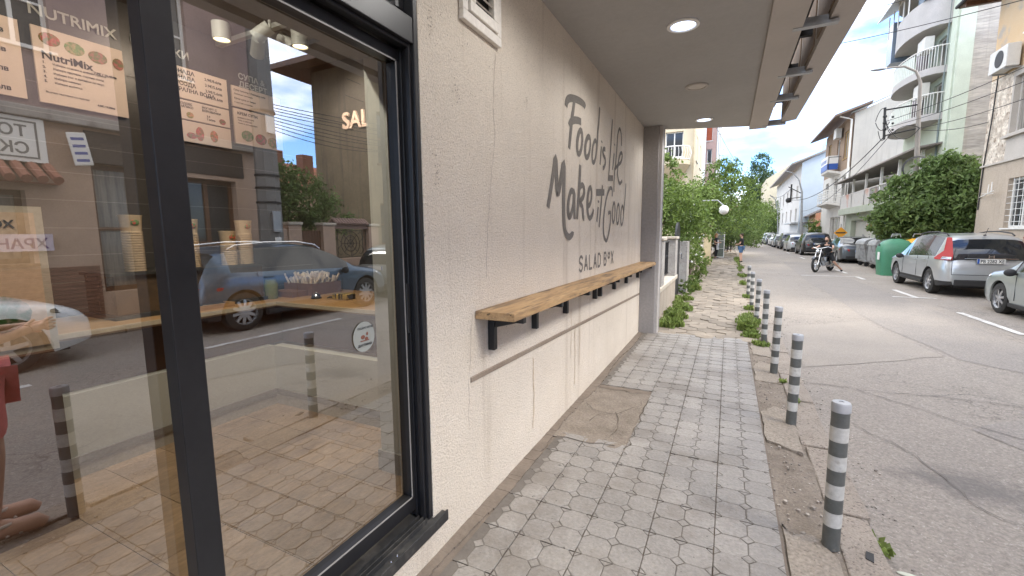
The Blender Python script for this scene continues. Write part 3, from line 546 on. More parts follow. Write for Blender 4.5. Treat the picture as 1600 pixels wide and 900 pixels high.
# downlights: first three unseen, added along the row as fill under the canopy
for y in (-.95, .70, 2.35, 4.01, 7.34):
    l = bpy.data.lights.new('downlight_lamp', 'SPOT'); l.energy = 12; l.color = (1., .97, .93); l.spot_size = R(165); l.spot_blend = .5; l.shadow_soft_size = .09
    o = bpy.data.objects.new('downlight_lamp', l); COL.objects.link(o); o.location = (-.41, y, SOF-.03)
for i, (y, lit) in enumerate(((-.95, 1), (.70, 1), (2.35, 1), (4.01, 1), (5.68, 0), (7.34, 1))):
    q = MB(); q.lathe([(.125, -.003), (.125, -.012), (.100, -.016), (.095, -.006)], 28, (-.41, y, SOF), cap=False); dl = q.build('downlight', M['white'] if lit else M['fascia'], shop, smooth=True)
    q = MB(); q.lathe([(0, -.008), (.094, -.008)], 28, (-.41, y, SOF)); q.build('lens', emis('downlight_on', (.62, .74, 1.), .75) if lit else mat('downlight_off', (.6, .55, .5), None, 3, .4), dl)

# ---------------------------------------------------------------- big sliding window
GX = -1.40; YR = 1.69
fr = MB()
# nested jambs on the right side, transom, head
fr.box((-1.43, 1.66, .22), (-1.292, YR, 3.28)); fr.box((-1.335, 1.645, .22), (-1.31, 1.66, 2.49)); fr.box((-1.375, 1.650, .22), (-1.36, 1.66, 2.49))
fr.box((-1.44, -1.2, 2.49), (-1.295, 1.66, 2.60)); fr.box((-1.35, -1.2, 2.475), (-1.315, 1.66, 2.49)); fr.box((-1.40, -1.2, 2.60), (-1.34, 1.66, 2.635)); fr.box((-1.40, 1.60, 2.635), (-1.34, 1.66, 3.22))
fr.box((-1.44, -1.2, 3.22), (-1.295, 1.66, 3.28)); fr.box((-1.44, -1.2, .2), (-1.295, -1.14, 3.28))
wf_ = fr.build('window_frame', M['black'], shop, bevel=.004)
sl_ = MB(); sl_.box((-1.44, -1.2, .175), (-1.262, 1.765, .212)); sl_.box((-1.262, -1.2, .165), (-1.252, 1.768, .222)); sl_.build('sill', M['blackdirty'], wf_, bevel=.003)
tk = MB()
for x in (-1.35, -1.325, -1.30): tk.box((x, -1.14, .2121), (x+.006, 1.645, .235))
tk.build('track', M['blackdirty'], wf_)
sc_ = MB()
for p in ((-1.278, 1.36, .2125), (-1.278, 1.40, .2125), (-1.278, .9, .2125)): sc_.lathe([(.0, .004), (.006, .003), (.008, 0)], 10, p)
sc_.build('screw', M['chrome'], wf_, smooth=True)
def sash(a, b, lo, hi, x, sw=.045, mw=None):
    q = MB(); l_, r2 = (mw or sw), sw
    q.box((x-.03, a, lo), (x+.03, b, lo+.075)); q.box((x-.03, a, hi-.05), (x+.03, b, hi)); q.box((x-.03, a, lo+.075), (x+.03, a+l_, hi-.05)); q.box((x-.03, b-r2, lo+.075), (x+.03, b, hi-.05))
    so_ = q.build('sliding_sash', M['black'], wf_, bevel=.003)
    bd = MB(); e = .006
    bd.box((x+.031, a+l_, lo+.075), (x+.034, b-r2, lo+.075+e)); bd.box((x+.031, a+l_, hi-.05-e), (x+.034, b-r2, hi-.05)); bd.box((x+.031, b-r2-e, lo+.075), (x+.034, b-r2, hi-.05))
    bd.build('glazing_bead', mat('bead', (.28, .27, .26), None, 4, .4), so_)
    g_ = MB(); g_.quad((x, a+l_, lo+.07), (x, b-r2, lo+.07), (x, b-r2, hi-.045), (x, a+l_, hi-.045)); g_.build('glass_pane', M['shopglass'], so_)
    return so_
s1 = sash(.655, 1.665, .262, 2.475, GX, .038, .075)
s2 = sash(-1.14, .735, .262, 2.475, GX-.055, .05)
q = MB(); q.box((GX+.031, 1.632, 1.18), (GX+.040, 1.652, 1.42)); q.build('handle', M['blackplastic'], s1, bevel=.003)
g_ = MB(); g_.quad((-1.37, -1.14, 2.635), (-1.37, 1.60, 2.635), (-1.37, 1.60, 3.22), (-1.37, -1.14, 3.22)); g_.build('glass_pane', M['shopglass'], wf_)
# small oval sticker on the glass
q = MB(); q.lathe([(0, .001), (1, .001), (1, .0015)], 28, (0, 0, 0), 'x'); q.v = [(GX+.003+v[0], 1.383+v[1]*.062, 1.215+v[2]*.066) for v in q.v]; stk = q.build('sticker', mat('sticker_paper', (.40, .42, .39), None, 4, .5, fine=.02), s1)
text('sticker_text', 'ОБЕДНО МЕНЮ', (GX+.006, 1.345, 1.25), .012, XP, M['ink'], stk, ext=.0002); text('sticker_text', 'доставка', (GX+.006, 1.345, 1.175), .018, XP, M['ink'], stk, .0003, ext=.0002)
q = MB(); q.ball((GX+.006, 1.375, 1.215), (.001, .012, .009)); q.ball((GX+.006, 1.395, 1.205), (.001, .010, .008)); q.box((GX+.0055, 1.36, 1.196), (GX+.0065, 1.41, 1.2)); q.ball((GX+.006, 1.40, 1.226), (.001, .006, .008)); q.build('sticker_picture', flat('sticker_red', (.25, .10, .07)), stk)

# ---------------------------------------------------------------- inside the shop
FLZ = .205
fl = MB(); y = -2.4
while y < 4.4:
    x = -5.1-random.uniform(0, .3)
    while x < -1.45:
        x2 = min(x+.62, -1.442); fl.box((max(x, -5.1)+.0015, y+.0015, FLZ-.02), (x2-.0015, y+.3-.0015, FLZ)); x += .62
    y += .3
fl.build('tiled_floor', M['woodfloor'], shop)
q = MB(); q.box((-5.1, -2.4, 0), (-1.442, 4.4, FLZ-.021)); q.build('floor_bed', M['grout'], shop)
iw = MB(); iw.box((-5.2, -2.6, .1), (-5.0, 4.3, 3.75)); iw.box((-5.0, 4.1, .1), (-1.45, 4.3, 3.75)); iw.box((-5.0, -2.6, .1), (-1.45, -2.4, 3.75))
iw.build('interior_wall', M['int_wall'], shop)
gl_ = MB()
for i in range(13):
    z = .35+i*.23; gl_.box((-4.999, -2.4, z), (-4.997, 4.1, z+.006))
gl_.build('tile_joints', mat('pale_joint', (.21, .20, .195), None, 3, .8), shop)
q = MB(); q.box((-5.2, -2.6, 3.75), (-1.45, 4.3, 3.80)); q.box((-1.9, -1.2, 2.62), (-1.445, 1.94, 3.29)); q.build('interior_ceiling', M['int_ceiling'], shop)
q = MB(); q.box((-1.87, 1.95, FLZ+.0), (-1.445, 2.25, 3.29)); pr_ = q.build('white_pier', M['int_white'], shop)
q = MB(); q.box((-1.885, 1.935, FLZ), (-1.445, 1.949, FLZ+.13)); q.box((-1.885, 1.949, FLZ), (-1.871, 2.26, FLZ+.13)); q.build('pier_skirting', mat('pier_skirting_tile', (.36, .34, .32), None, 3, .4), pr_)
# signs on the wall above the menus
for s_, y, z, sz in (('NUTRIMIX', 1.66, 3.42-.27, .11), ('НАПИТКИ', 2.30, 3.14, .10)):
    pass
text('sign_letters', 'NUTRIMIX', (-4.99, 1.62, 3.36+.04), .12, XP, M['int_white'], shop, .002)
text('sign_letters', 'НАПИТКИ', (-4.99, 2.28, 3.38+.04), .10, XP, M['int_white'], shop, .002)
text('sign_letters', 'СУПА &\nДЕСЕРТ', (-4.99, 3.27, 3.33+.07), .085, XP, M['int_white'], shop, .002)
text('sign_letters', 'SALAD BOX', (-4.30, 4.095, 2.94), .27, YM, mat('salmon_letters', (.90, .72, .64), None, 3, .5), shop, .006, ext=.02)

def board(y0, y1, z0, z1, label, rows, pics=()):
    b = thing('menu_board', label, 'menu board', (-4.985, (y0+y1)/2, z0), 0, 'menu boards on the back wall')
    q = MB(); q.box((-4.985, y0, z0), (-4.965, y1, z1)); q.build('panel', M['board'], b)
    for (s_, dy, dz, sz, bold) in rows: text('lettering', s_, (-4.962, y0+dy, z1-dz), sz, XP, M['ink'], b, bold, ext=.0008)
    for k, (dy, dz, ry, rz, c) in enumerate(pics):
        q = MB(); cy, cz = y0+dy, z1-dz; q.ball((-4.962, cy, cz), (.002, ry, rz)); m_ = mat('food_print', c, (c[0]*.4, c[1]*.6+.1, c[2]*.5), 35, .6, contrast=(.45, .55), fine=.3, fscale=60); q.build('picture', m_, b)
    return b
DZ = .03
board(1.62, 2.20, 2.70+DZ, 3.28+DZ, 'pinkish menu board headed NutriMix with a row of round salad pictures', [('NutriMix', .04, .24, .085, .002)]+[(str(i+1)+'.', .04, .275+i*.036, .026, .0008) for i in range(5)]+[('Избери основа и добави салата', .10, .275, .022, 0), ('Избери протеин, сирене, плод', .10, .311, .022, 0), ('Избери сос и добавки по вкус', .10, .347, .022, 0), ('Избери семена', .10, .383, .022, 0), ('Избери напитка', .10, .419, .022, 0), ('7.9€ / 15.45лв', .36, .262, .026, .0008), ('Всички съставки са пресни', .04, .50, .02, 0), ('4.9€ / 9.58лв', .36, .53, .022, .0008)],
      [(.10, .08, .065, .05, (.55, .12, .08)), (.25, .10, .065, .05, (.50, .40, .22)), (.40, .12, .065, .05, (.45, .16, .10)), (.54, .13, .04, .05, (.5, .12, .1))])
board(.70, 1.55, 2.70+DZ, 3.28+DZ, 'wide pinkish menu board of prices left of the NutriMix board', [('15.45лв', .60, .12+i*.14, .05, .0015) for i in range(4)]+[('Салата с пиле', .12, .12+i*.14, .045, .001) for i in range(4)]+[('маруля, краставица, царевица', .12, .16+i*.14, .024, 0) for i in range(4)])
board(2.44, 3.12, 3.00+DZ, 3.30+DZ, 'upper drinks board listing ЛИМОНАДА with prices', [(s_, .04, .06+i*.058, .052, .0012) for i, s_ in enumerate(('ЛИМОНАДА', 'ЛИМОНАДА', 'ВОДА/СОДА', 'МИНЕРАЛНА ВОДА'))]+[('2.9€/5.6лв', .45, .07+i*.058, .038, .0008) for i in range(4)])
board(2.44, 3.12, 2.80+DZ, 2.985+DZ, 'middle drinks board with smoothies and small cup pictures', [('СМУТИ ПЛОДОВЕ\nС ПРЯСНО МЛЯКО', .04, .045, .03, .0006), ('ЙОГУРТ С\nБОРОВИНКИ', .40, .045, .03, .0006), ('3.9\n7.60лв', .10, .125, .03, .0006), ('3.9\n7.60лв', .44, .125, .03, .0006)], [(.28, .14, .035, .03, (.75, .35, .15)), (.60, .14, .035, .03, (.5, .1, .1))])
board(2.44, 3.12, 2.58+DZ, 2.785+DZ, 'lowest drinks board with red juice glasses printed on it', [], [(.12, .09, .07, .05, (.25, .22, .2)), (.36, .11, .04, .07, (.7, .12, .08)), (.50, .11, .04, .06, (.72, .2, .08)), (.28, .14, .05, .03, (.6, .1, .1))])
board(3.17, 3.75, 3.05+DZ, 3.27+DZ, 'upper board on the right listing soups and desserts', [('Супа топчета / Пилешка супа', .02, .05, .026, .0005), ('Домашна лимонада', .02, .09, .022, 0), ('Крем супа от тиква', .02, .14, .026, .0005), ('с крутони и семена', .02, .18, .022, 0)])
board(3.17, 3.75, 2.65+DZ, 3.03+DZ, 'lower board on the right headed КРЕМ СУПИ with round bowls', [('КРЕМ СУПИ', .04, .06, .04, .001), ('домати и босилек', .04, .10, .022, 0), ('гъби и сметана', .04, .13, .022, 0), ('тиква и джинджифил', .04, .16, .022, 0)], [(.14, .28, .07, .06, (.35, .3, .2)), (.30, .29, .07, .06, (.6, .12, .12)), (.45, .30, .07, .06, (.6, .3, .1))])

# counter, L shaped
ct = thing('shop_counter', 'L shaped shop counter with wooden top, white front panels and grey skirting', 'counter', (-3.6, 2.4, FLZ))
q = MB(); q.prism([(-3.40, -2.4, 1.06), (-3.40, 2.40, 1.06), (-1.95, 2.40, 1.06), (-1.95, 3.25, 1.06), (-4.15, 3.25, 1.06), (-4.15, -2.4, 1.06)], (0, 0, .04)); q.build('counter_top', M['woodtop'], ct, bevel=.003)
q = MB(); q.box((-3.397, -2.4, 1.075), (-3.385, 2.388, 1.104)); q.box((-3.385, 2.388, 1.075), (-1.95, 2.399, 1.104)); q.build('edge_strip', mat('pale_edge_strip', (.55, .48, .38), None, 3, .4), ct)
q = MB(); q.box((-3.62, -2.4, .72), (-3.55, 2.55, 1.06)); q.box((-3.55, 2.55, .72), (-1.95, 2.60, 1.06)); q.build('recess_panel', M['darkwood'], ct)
q = MB(); q.box((-3.55, -2.4, FLZ+.13), (-3.47, 2.40, .72)); q.box((-3.47, 2.40, FLZ+.13), (-1.95, 2.48, .72)); q.build('front_panel', M['panel_white'], ct)
q = MB(); q.box((-3.468, -2.4, FLZ+.09), (-3.455, 2.386, FLZ+.135)); q.box((-3.455, 2.386, FLZ+.09), (-1.95, 2.399, FLZ+.135)); q.build('skirting_cap', M['skirt'], ct)
q = MB(); q.box((-3.55, -2.4, FLZ), (-3.465, 2.39, FLZ+.09)); q.box((-3.465, 2.39, FLZ), (-1.95, 2.46, FLZ+.09)); q.build('skirting', mat('pale_skirting', (.42, .40, .37), None, 3, .4), ct)
# items on the counter
def cup_stack(y, x, n, tall, label):
    z0 = 1.415
    o = thing('cup_stack', label, 'cups', (x, y, z0), 0, 'stacks of kraft paper cups')
    z = z0; q = MB(); prof = []
    for i in range(n): prof += [(.054, z-z0), (.060, z-z0+.002), (.060, z-z0+.012), (.055, z-z0+.014)]; z += .0175
    prof += [(.056, z-z0+.004), (.064, z-z0+.095), (.066, z-z0+.10), (.066, z-z0+.106), (.05, z-z0+.106)]
    q.lathe(prof, 20, (x, y, z0)); q.build('cup', M['kraft'], o, smooth=True, ang=25)
    q = MB(); q.ball((x+.060, y+.0, z+.055), (.006, .026, .02)); q.build('printed_mark', mat('leaf_mark', (.05, .16, .05), (.45, .05, .04), 60, .6, contrast=(.48, .52)), o)
cup_stack(2.24, -3.72, 10, 1, 'shorter middle stack of kraft cups with a leaf print'); cup_stack(2.39, -3.74, 15, 1, 'tallest stack of kraft cups with a leaf print, nearest the cutlery box')
cup_stack(1.95, -3.72, 15, 1, 'stack of kraft cups just right of the window mullion'); cup_stack(1.58, -3.70, 16, 1, 'stack of kraft cups left of the window mullion, behind the left pane')
dc = thing('snack_case', 'low dark glass snack case under the stacks of cups on the counter', 'display case', (-3.85, 1.9, 1.10))
q = MB(); q.box((-4.05, 1.40, 1.10), (-3.60, 2.47, 1.13)); q.box((-4.05, 1.40, 1.395), (-3.60, 2.47, 1.413)); q.build('case_frame', M['blackplastic'], dc)
q = MB(); q.box((-4.03, 1.42, 1.131), (-3.62, 2.45, 1.394)); q.build('case_glass', mat('dark_case_glass', (.05, .04, .035), (.12, .08, .05), 6, .12), dc)
bx_ = thing('cutlery_box', 'open wooden box crammed with wrapped white cutlery on the counter', 'box', (-3.62, 2.95, 1.10))
q = MB(); x0, x1, y0, y1 = -3.80, -3.42, 2.78, 3.12
q.box((x0, y0, 1.10), (x1, y1, 1.115)); q.box((x0, y0, 1.115), (x0+.012, y1, 1.21)); q.box((x1-.012, y0, 1.115), (x1, y1, 1.21)); q.box((x0+.012, y0, 1.115), (x1-.012, y0+.012, 1.21)); q.box((x0+.012, y1-.012, 1.115), (x1-.012, y1, 1.21)); q.box((x0+.06, y0-.16, 1.10), (x1-.06, y0-.003, 1.15))
q.build('box', mat('brown_box_wood', (.22, .12, .08), (.16, .085, .055), 4, .5), bx_)
q = MB()
for i in range(150):
    x, y = random.uniform(x0+.03, x1-.03), random.uniform(y0+.03, y1-.03); dx, dy = random.uniform(-.06, .06), random.uniform(-.06, .06)
    q.tube([(x, y, 1.14), (x+dx, y+dy, 1.24+random.uniform(0, .07))], [.006, .010], 4)
q.build('cutlery', mat('wrapped_cutlery', (.72, .66, .58), (.55, .45, .36), 30, .4, island=.3), bx_)
be = thing('counter_bell', 'small black and chrome service bell on the counter', 'bell', (-3.25, 2.68, 1.10))
q = MB(); q.lathe([(.045, 0), (.045, .01), (.02, .02)], 18, (-3.25, 2.68, 1.10)); q.build('base', M['blackplastic'], be, smooth=True)
q = MB(); q.lathe([(.038, .018), (.03, .038), (.012, .048), (.005, .052), (.005, .06), (0, .062)], 18, (-3.25, 2.68, 1.10)); q.build('dome', M['chrome'], be, smooth=True)
tr_ = thing('wooden_tray', 'flat wooden tray with a rim holding small packets on the counter', 'tray', (-3.75, 2.05, 1.10))
q = MB(); q.box((-3.95, 1.75, 1.10), (-3.5, 2.12, 1.112)); q.box((-3.52, 1.75, 1.112), (-3.5, 2.12, 1.135)); q.box((-3.95, 1.75, 1.112), (-3.93, 2.12, 1.135)); q.box((-3.93, 1.75, 1.112), (-3.52, 1.77, 1.135)); q.box((-3.93, 2.10, 1.112), (-3.52, 2.12, 1.135)); q.build('tray', M['woodtop'], tr_)
q = MB()
for i in range(16): x, y = random.uniform(-3.9, -3.57), random.uniform(1.8, 2.0); q.box((x, y, 1.113), (x+.05, y+.03, 1.12+random.uniform(0, .02)))
q.build('packets', mat('sachets', (.5, .45, .4), (.15, .12, .1), 40, .4, island=.4), tr_)
tp = thing('card_terminal', 'gold and dark striped card reader with a cable on the counter', 'card reader', (-3.0, 2.75, 1.10))
q = MB(); q.box((-3.08, 2.70, 1.10), (-2.90, 2.80, 1.15)); q.build('body', mat('striped_terminal', (.45, .33, .12), (.03, .03, .03), 14, .35, contrast=(.48, .52), stretch=(6, .3, .3)), tp, bevel=.008)
q = MB(); q.tube([(-3.08, 2.75, 1.11), (-3.16, 2.72, 1.104), (-3.2, 2.78, 1.104), (-3.12, 2.84, 1.104)], .004, 6); q.build('cable', M['blackplastic'], tp, smooth=True)
jr = thing('green_jar', 'tall glass jar with green leaves on the counter', 'jar', (-3.62, 2.52, 1.10))
q = MB(); q.lathe([(.05, 0), (.055, .02), (.055, .13), (.045, .15), (.047, .17), (0, .17)], 18, (-3.62, 2.52, 1.10)); q.build('jar', mat('green_jar_glass', (.12, .16, .05), (.2, .2, .1), 12, .15), jr, smooth=True)
# poster inside, left
ps = thing('framed_poster', 'framed salad poster lettered SALAD BOX standing behind the left pane', 'poster', (-3.0, .7, 1.12))
q = MB(); q.box((-3.03, .42, 1.10), (-3.0, .93, 1.80)); q.build('frame', mat('poster_frame', (.55, .5, .42), None, 3, .4), ps)
q = MB(); q.box((-2.999, .45, 1.13), (-2.996, .90, 1.77)); q.build('print', mat('poster_print', (.75, .55, .40), (.68, .48, .33), 3, .5), ps)
text('poster_title', 'SALAD BOX', (-2.994, .56, 1.70), .05, XP, M['ink'], ps, .001, ext=.0005)
q = MB(); q.ball((-2.995, .60, 1.42), (.004, .12, .16)); q.ball((-2.995, .72, 1.30), (.0045, .13, .09)); q.build('salad_print', mat('salad_print', (.05, .12, .03), (.45, .35, .3), 14, .5, contrast=(.45, .6)), ps)
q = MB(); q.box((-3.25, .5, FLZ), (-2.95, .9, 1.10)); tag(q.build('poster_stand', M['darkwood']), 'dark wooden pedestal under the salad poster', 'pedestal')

# lamps of the shop: two recessed discs, a track with spots, plus added fill
lampw = emis('warm_lamp_disc', (1., .80, .48), 1.3)
def spot(loc, en, col, size=R(100), aim=(0, 0, -1), rad=.06):
    l = bpy.data.lights.new('shop_spot', 'SPOT'); l.energy = en; l.color = col; l.spot_size = size; l.spot_blend = .6; l.shadow_soft_size = rad
    o = bpy.data.objects.new('shop_spot', l); COL.objects.link(o); o.location = loc; o.rotation_euler = (-Vector(aim)).to_track_quat('Z', 'Y').to_euler()
def disc_lamp(x, y, z, label):
    o = thing('ceiling_lamp', label, 'lamp', (x, y, z), 0, 'lamps on the shop ceiling')
    q = MB(); q.lathe([(.052, .10), (.052, 0), (.047, -.002), (.045, .012)], 24, (x, y, z)); q.build('housing', M['int_white'], o, smooth=True)
    q = MB(); q.lathe([(0, .004), (.045, .004)], 24, (x, y, z)); q.build('lens', lampw, o)
disc_lamp(-2.97, 1.86, 2.9, 'round warm lamp over the menu boards, left of the others'); spot((-2.97, 1.86, 2.88), 13, (1, .78, .52), R(120), (-.5, 0, -1))
disc_lamp(-2.30, 2.02, 2.9, 'round warm lamp nearest the top corner of the window'); spot((-2.30, 2.02, 2.88), 11, (1, .78, .52), R(110), (0, -.1, -1))
disc_lamp(-2.62, 2.16, 2.9, 'warm cylinder spot hanging below the white track'); spot((-2.62, 2.16, 2.88), 11, (1, .78, .52), R(110), (-.3, 0, -1))
disc_lamp(-2.45, .9, 3.62, 'round fill lamp added high over the middle of the shop floor'); spot((-2.45, .9, 3.60), 52, (1, .90, .76), R(150))  # unseen lamp, added to brighten the pier and the floor
for i, (x, y) in enumerate(((-3.9, 1.0), (-3.9, 2.6), (-3.7, -.4))): spot((x, y, 3.5), 15, (1, .78, .60), R(105), (-.75, 0, -.4), .1)
spot((-3.95, 3.45, 3.4), 16, (1, .80, .62), R(110), (0, .8, -.6), .08)  # spot without a fitting, added to brighten the SALAD BOX letters
tk_ = thing('ceiling_track', 'white spotlight track with tilted white spots under the shop ceiling', 'spotlight', (-2.9, 2.1, 3.0), 0)
q = MB(); q.box((-3.4, 2.08, 3.02), (-2.3, 2.12, 3.05)); q.tube([(-2.62, 2.1, 3.02), (-2.62, 2.16, 2.99)], .012); q.build('track', M['int_white'], tk_)
for i, (x, y, dx, dy) in enumerate(((-2.95, 2.10, -.10, .05), (-2.80, 2.16, .09, .03), (-2.72, 2.02, -.08, -.05))):
    q = MB(); q.tube([(x, y, 2.99), (x+dx, y+dy, 2.92)], [.042, .045], 14); q.tube([(x, y, 3.03), (x, y, 2.98)], .01, 6); q.build('spotlight_head', M['int_white'], tk_, smooth=True)

# ---------------------------------------------------------------- bar shelf
sh = thing('bar_shelf', 'long oak bar shelf with black steel brackets on the stuccoed wall', 'shelf', (WX, 4.6, 1.17))
q = MB(); nseg = 40
for i in range(nseg+1):
    y = 2.13+i*(7.38-2.13)/nseg; z = 1.215-.03*i/nseg; xo = -1.035
    q.v += [(WX+.004, y, z), (xo, y, z), (xo, y, z-.047), (WX+.004, y, z-.047)]
for i in range(nseg):
    a = i*4
    for j in range(4): k = (j+1) % 4; q.f.append((a+j, a+k, a+4+k, a+4+j))
q.f += [(3, 2, 1, 0), (nseg*4, nseg*4+1, nseg*4+2, nseg*4+3)]
q.build('board', M['oak'], sh, bevel=.004)
for y in (2.30, 2.96, 3.65, 4.60, 4.81, 5.49, 6.22, 7.08):
    zt = 1.215-.03*(y-2.13)/5.25-.049
    q = MB(); q.box((WX+.002, y-.02, .95), (WX+.045, y+.02, zt)); q.box((WX+.045, y-.02, zt-.035), (-1.05, y+.02, zt)); q.prism([(WX+.045, y-.012, zt-.075), (WX+.045, y-.012, zt-.036), (WX+.19, y-.012, zt-.036), (WX+.16, y-.012, zt-.045)], (0, .024, 0)); q.build('bracket', M['blacksteel'], sh, bevel=.002)

# ---------------------------------------------------------------- bollards
def bollard(x, y, lean, label, h=.80):
    o = thing('bollard', label, 'bollard', (x, y, -.01), 0, 'striped bollards along the kerb')
    r = .040; n = 8; q = MB(); dz = (h-.05-.13)/n
    q.lathe([(r, 0), (r, h-.05)], 28, (x, y, -.01)); q.build('post', M['bdark'], o, smooth=True)
    for i in range(n):
        if i % 2 == 0: q2 = MB(); q2.lathe([(r+.0008, .13+i*dz), (r+.0008, .13+(i+1)*dz)], 28, (x, y, -.01), cap=False); q2.build('white_band', M['bwhite'], o, smooth=True)
    q = MB(); q.lathe([(r+.003, h-.05), (r+.003, h-.012), (r-.002, h-.002), (.012, h), (.012, h-.004), (0, h-.004)], 28, (x, y, -.01)); q.build('cap', M['bcap'], o, smooth=True)
    o.rotation_euler = lean; return o
BOL = [(.56, 2.66, (0, R(-.4), 0), 'nearest and largest grey and white striped bollard'), (.56, 4.33, (R(.5), R(.3), 0), 'second striped bollard from the camera, on the dirt strip'), (.55, 5.86, (0, R(.8), 0), 'third striped bollard from the camera'),
       (.55, 7.5, (R(-1), 0, 0), 'fourth striped bollard, beside the weeds at the kerb'), (.53, 9.2, (0, R(1.), 0), 'fifth striped bollard, behind the weeds'), (.52, 10.9, (0, R(-.5), 0), 'sixth striped bollard, smallest of the row but one'),
       (.52, 12.9, (0, 0, 0), 'seventh striped bollard, farthest down the kerb'), (.56, 1.05, (0, R(.5), 0), 'striped bollard just out of the picture beside the camera, mirrored in the window'), (.56, -.55, (0, 0, 0), 'striped bollard behind the camera')]
for b in BOL[:8]: bollard(*b)

# ================================================================ CARS
def lerp_tab(tab, v):
    if v <= tab[0][0]: return tab[0][1]
    for (a, b), (c, d) in zip(tab[:-1], tab[1:]):
        if v <= c: return b+(d-b)*(v-a)/(c-a) if c > a else d
    return tab[-1][1]
def smooth_tab(tab, v, e=.09): return (lerp_tab(tab, v-e)+2*lerp_tab(tab, v)+lerp_tab(tab, v+e))/4
def paint(name, c, metal=.55): return mat(name, c, tuple(x*.94 for x in c), 2, .28, metal=metal, coat=.6, fine=.02)
SHAPES = {
 # y from rear (0) to front (1) as fractions of length; heights in metres
 'suv': dict(top=[(0, .62), (.003, .95), (.02, 1.10), (.05, 1.36), (.085, 1.56), (.13, 1.62), (.30, 1.68), (.50, 1.67), (.60, 1.60), (.66, 1.47), (.745, 1.12), (.78, 1.06), (.90, .99), (.965, .86), (1, .66)],
             belt=[(0, .61), (.01, .93), (.10, 1.06), (.30, 1.04), (.55, 1.0), (.72, .97), (.78, .97), (.90, .90), (.965, .80), (1, .62)], g0=.145, g1=.715, cl=.34, low=.27, roof=.62),
 'sedan': dict(top=[(0, .60), (.004, .90), (.03, 1.00), (.14, 1.04), (.19, 1.10), (.28, 1.36), (.36, 1.44), (.50, 1.45), (.57, 1.41), (.64, 1.26), (.71, 1.02), (.75, .98), (.90, .88), (.965, .76), (1, .58)],
             belt=[(0, .58), (.01, .86), (.03, .93), (.20, .96), (.55, .93), (.72, .90), (.90, .83), (.965, .72), (1, .56)], g0=.20, g1=.70, cl=.24, low=.20, roof=.60),
 'hatch': dict(top=[(0, .60), (.004, .90), (.02, 1.05), (.06, 1.28), (.10, 1.42), (.16, 1.48), (.35, 1.52), (.52, 1.50), (.60, 1.43), (.67, 1.26), (.745, 1.02), (.78, .98), (.90, .88), (.965, .76), (1, .58)],
             belt=[(0, .58), (.01, .88), (.10, .98), (.30, .96), (.55, .93), (.75, .90), (.90, .83), (.965, .72), (1, .56)], g0=.10, g1=.70, cl=.24, low=.20, roof=.61)}
SHAPES['cuv'] = dict(top=[(0, .60), (.003, .90), (.02, 1.05), (.045, 1.30), (.075, 1.46), (.15, 1.55), (.30, 1.60), (.45, 1.60), (.55, 1.54), (.64, 1.38), (.745, 1.09), (.78, 1.04), (.90, .96), (.965, .82), (1, .62)],
             belt=[(0, .58), (.01, .90), (.10, 1.10), (.30, 1.07), (.55, 1.03), (.72, 1.0), (.78, .98), (.90, .88), (.965, .78), (1, .60)], g0=.12, g1=.715, cl=.34, low=.25, roof=.62)
def wheel_parts(root, x, y, r, sgn, spokes, wd=.21):
    q = MB(); prof = [(r*.66, -.5), (r*.9, -.5), (r*.985, -.42), (r, -.25), (r, .25), (r*.985, .42), (r*.9, .5), (r*.66, .5)]
    q.lathe([(a, b*wd) for a, b in prof], 32, (x, y, r), 'x', cap=False); t = q.build('wheel', M['rubber'], root, smooth=True, world=False)
    rm = MB(); xo = x+sgn*wd*.36
    rm.lathe([(r*.60, -sgn*.05), (r*.62, 0), (r*.68, 0), (r*.68, sgn*.02), (r*.70, sgn*.03)], 32, (xo, y, r), 'x', cap=False)
    for i in range(spokes):
        t_ = 2*PI*i/spokes+.2; c, s_ = math.cos(t_), math.sin(t_); nx_, nz_ = -s_, c; w0, w1 = r*.09, r*.07
        a = [(xo+sgn*.022, y+c*r*.10+nx_*w0, r+s_*r*.10+nz_*w0), (xo+sgn*.022, y+c*r*.10-nx_*w0, r+s_*r*.10-nz_*w0), (xo+sgn*.004, y+c*r*.64-nx_*w1, r+s_*r*.64-nz_*w1), (xo+sgn*.004, y+c*r*.64+nx_*w1, r+s_*r*.64+nz_*w1)]
        rm.prism(a, (-sgn*.025, 0, 0))
    rm.lathe([(0, sgn*.028), (r*.13, sgn*.026), (r*.16, 0)], 16, (xo, y, r), 'x')
    rim = rm.build('rim', M['rim'], t, smooth=True, world=False, ang=30)
    dk = MB(); dk.lathe([(0, -sgn*.03), (r*.64, -sgn*.03)], 24, (xo, y, r), 'x'); dk.build('brake_disc', M['blackplastic'], t, world=False)
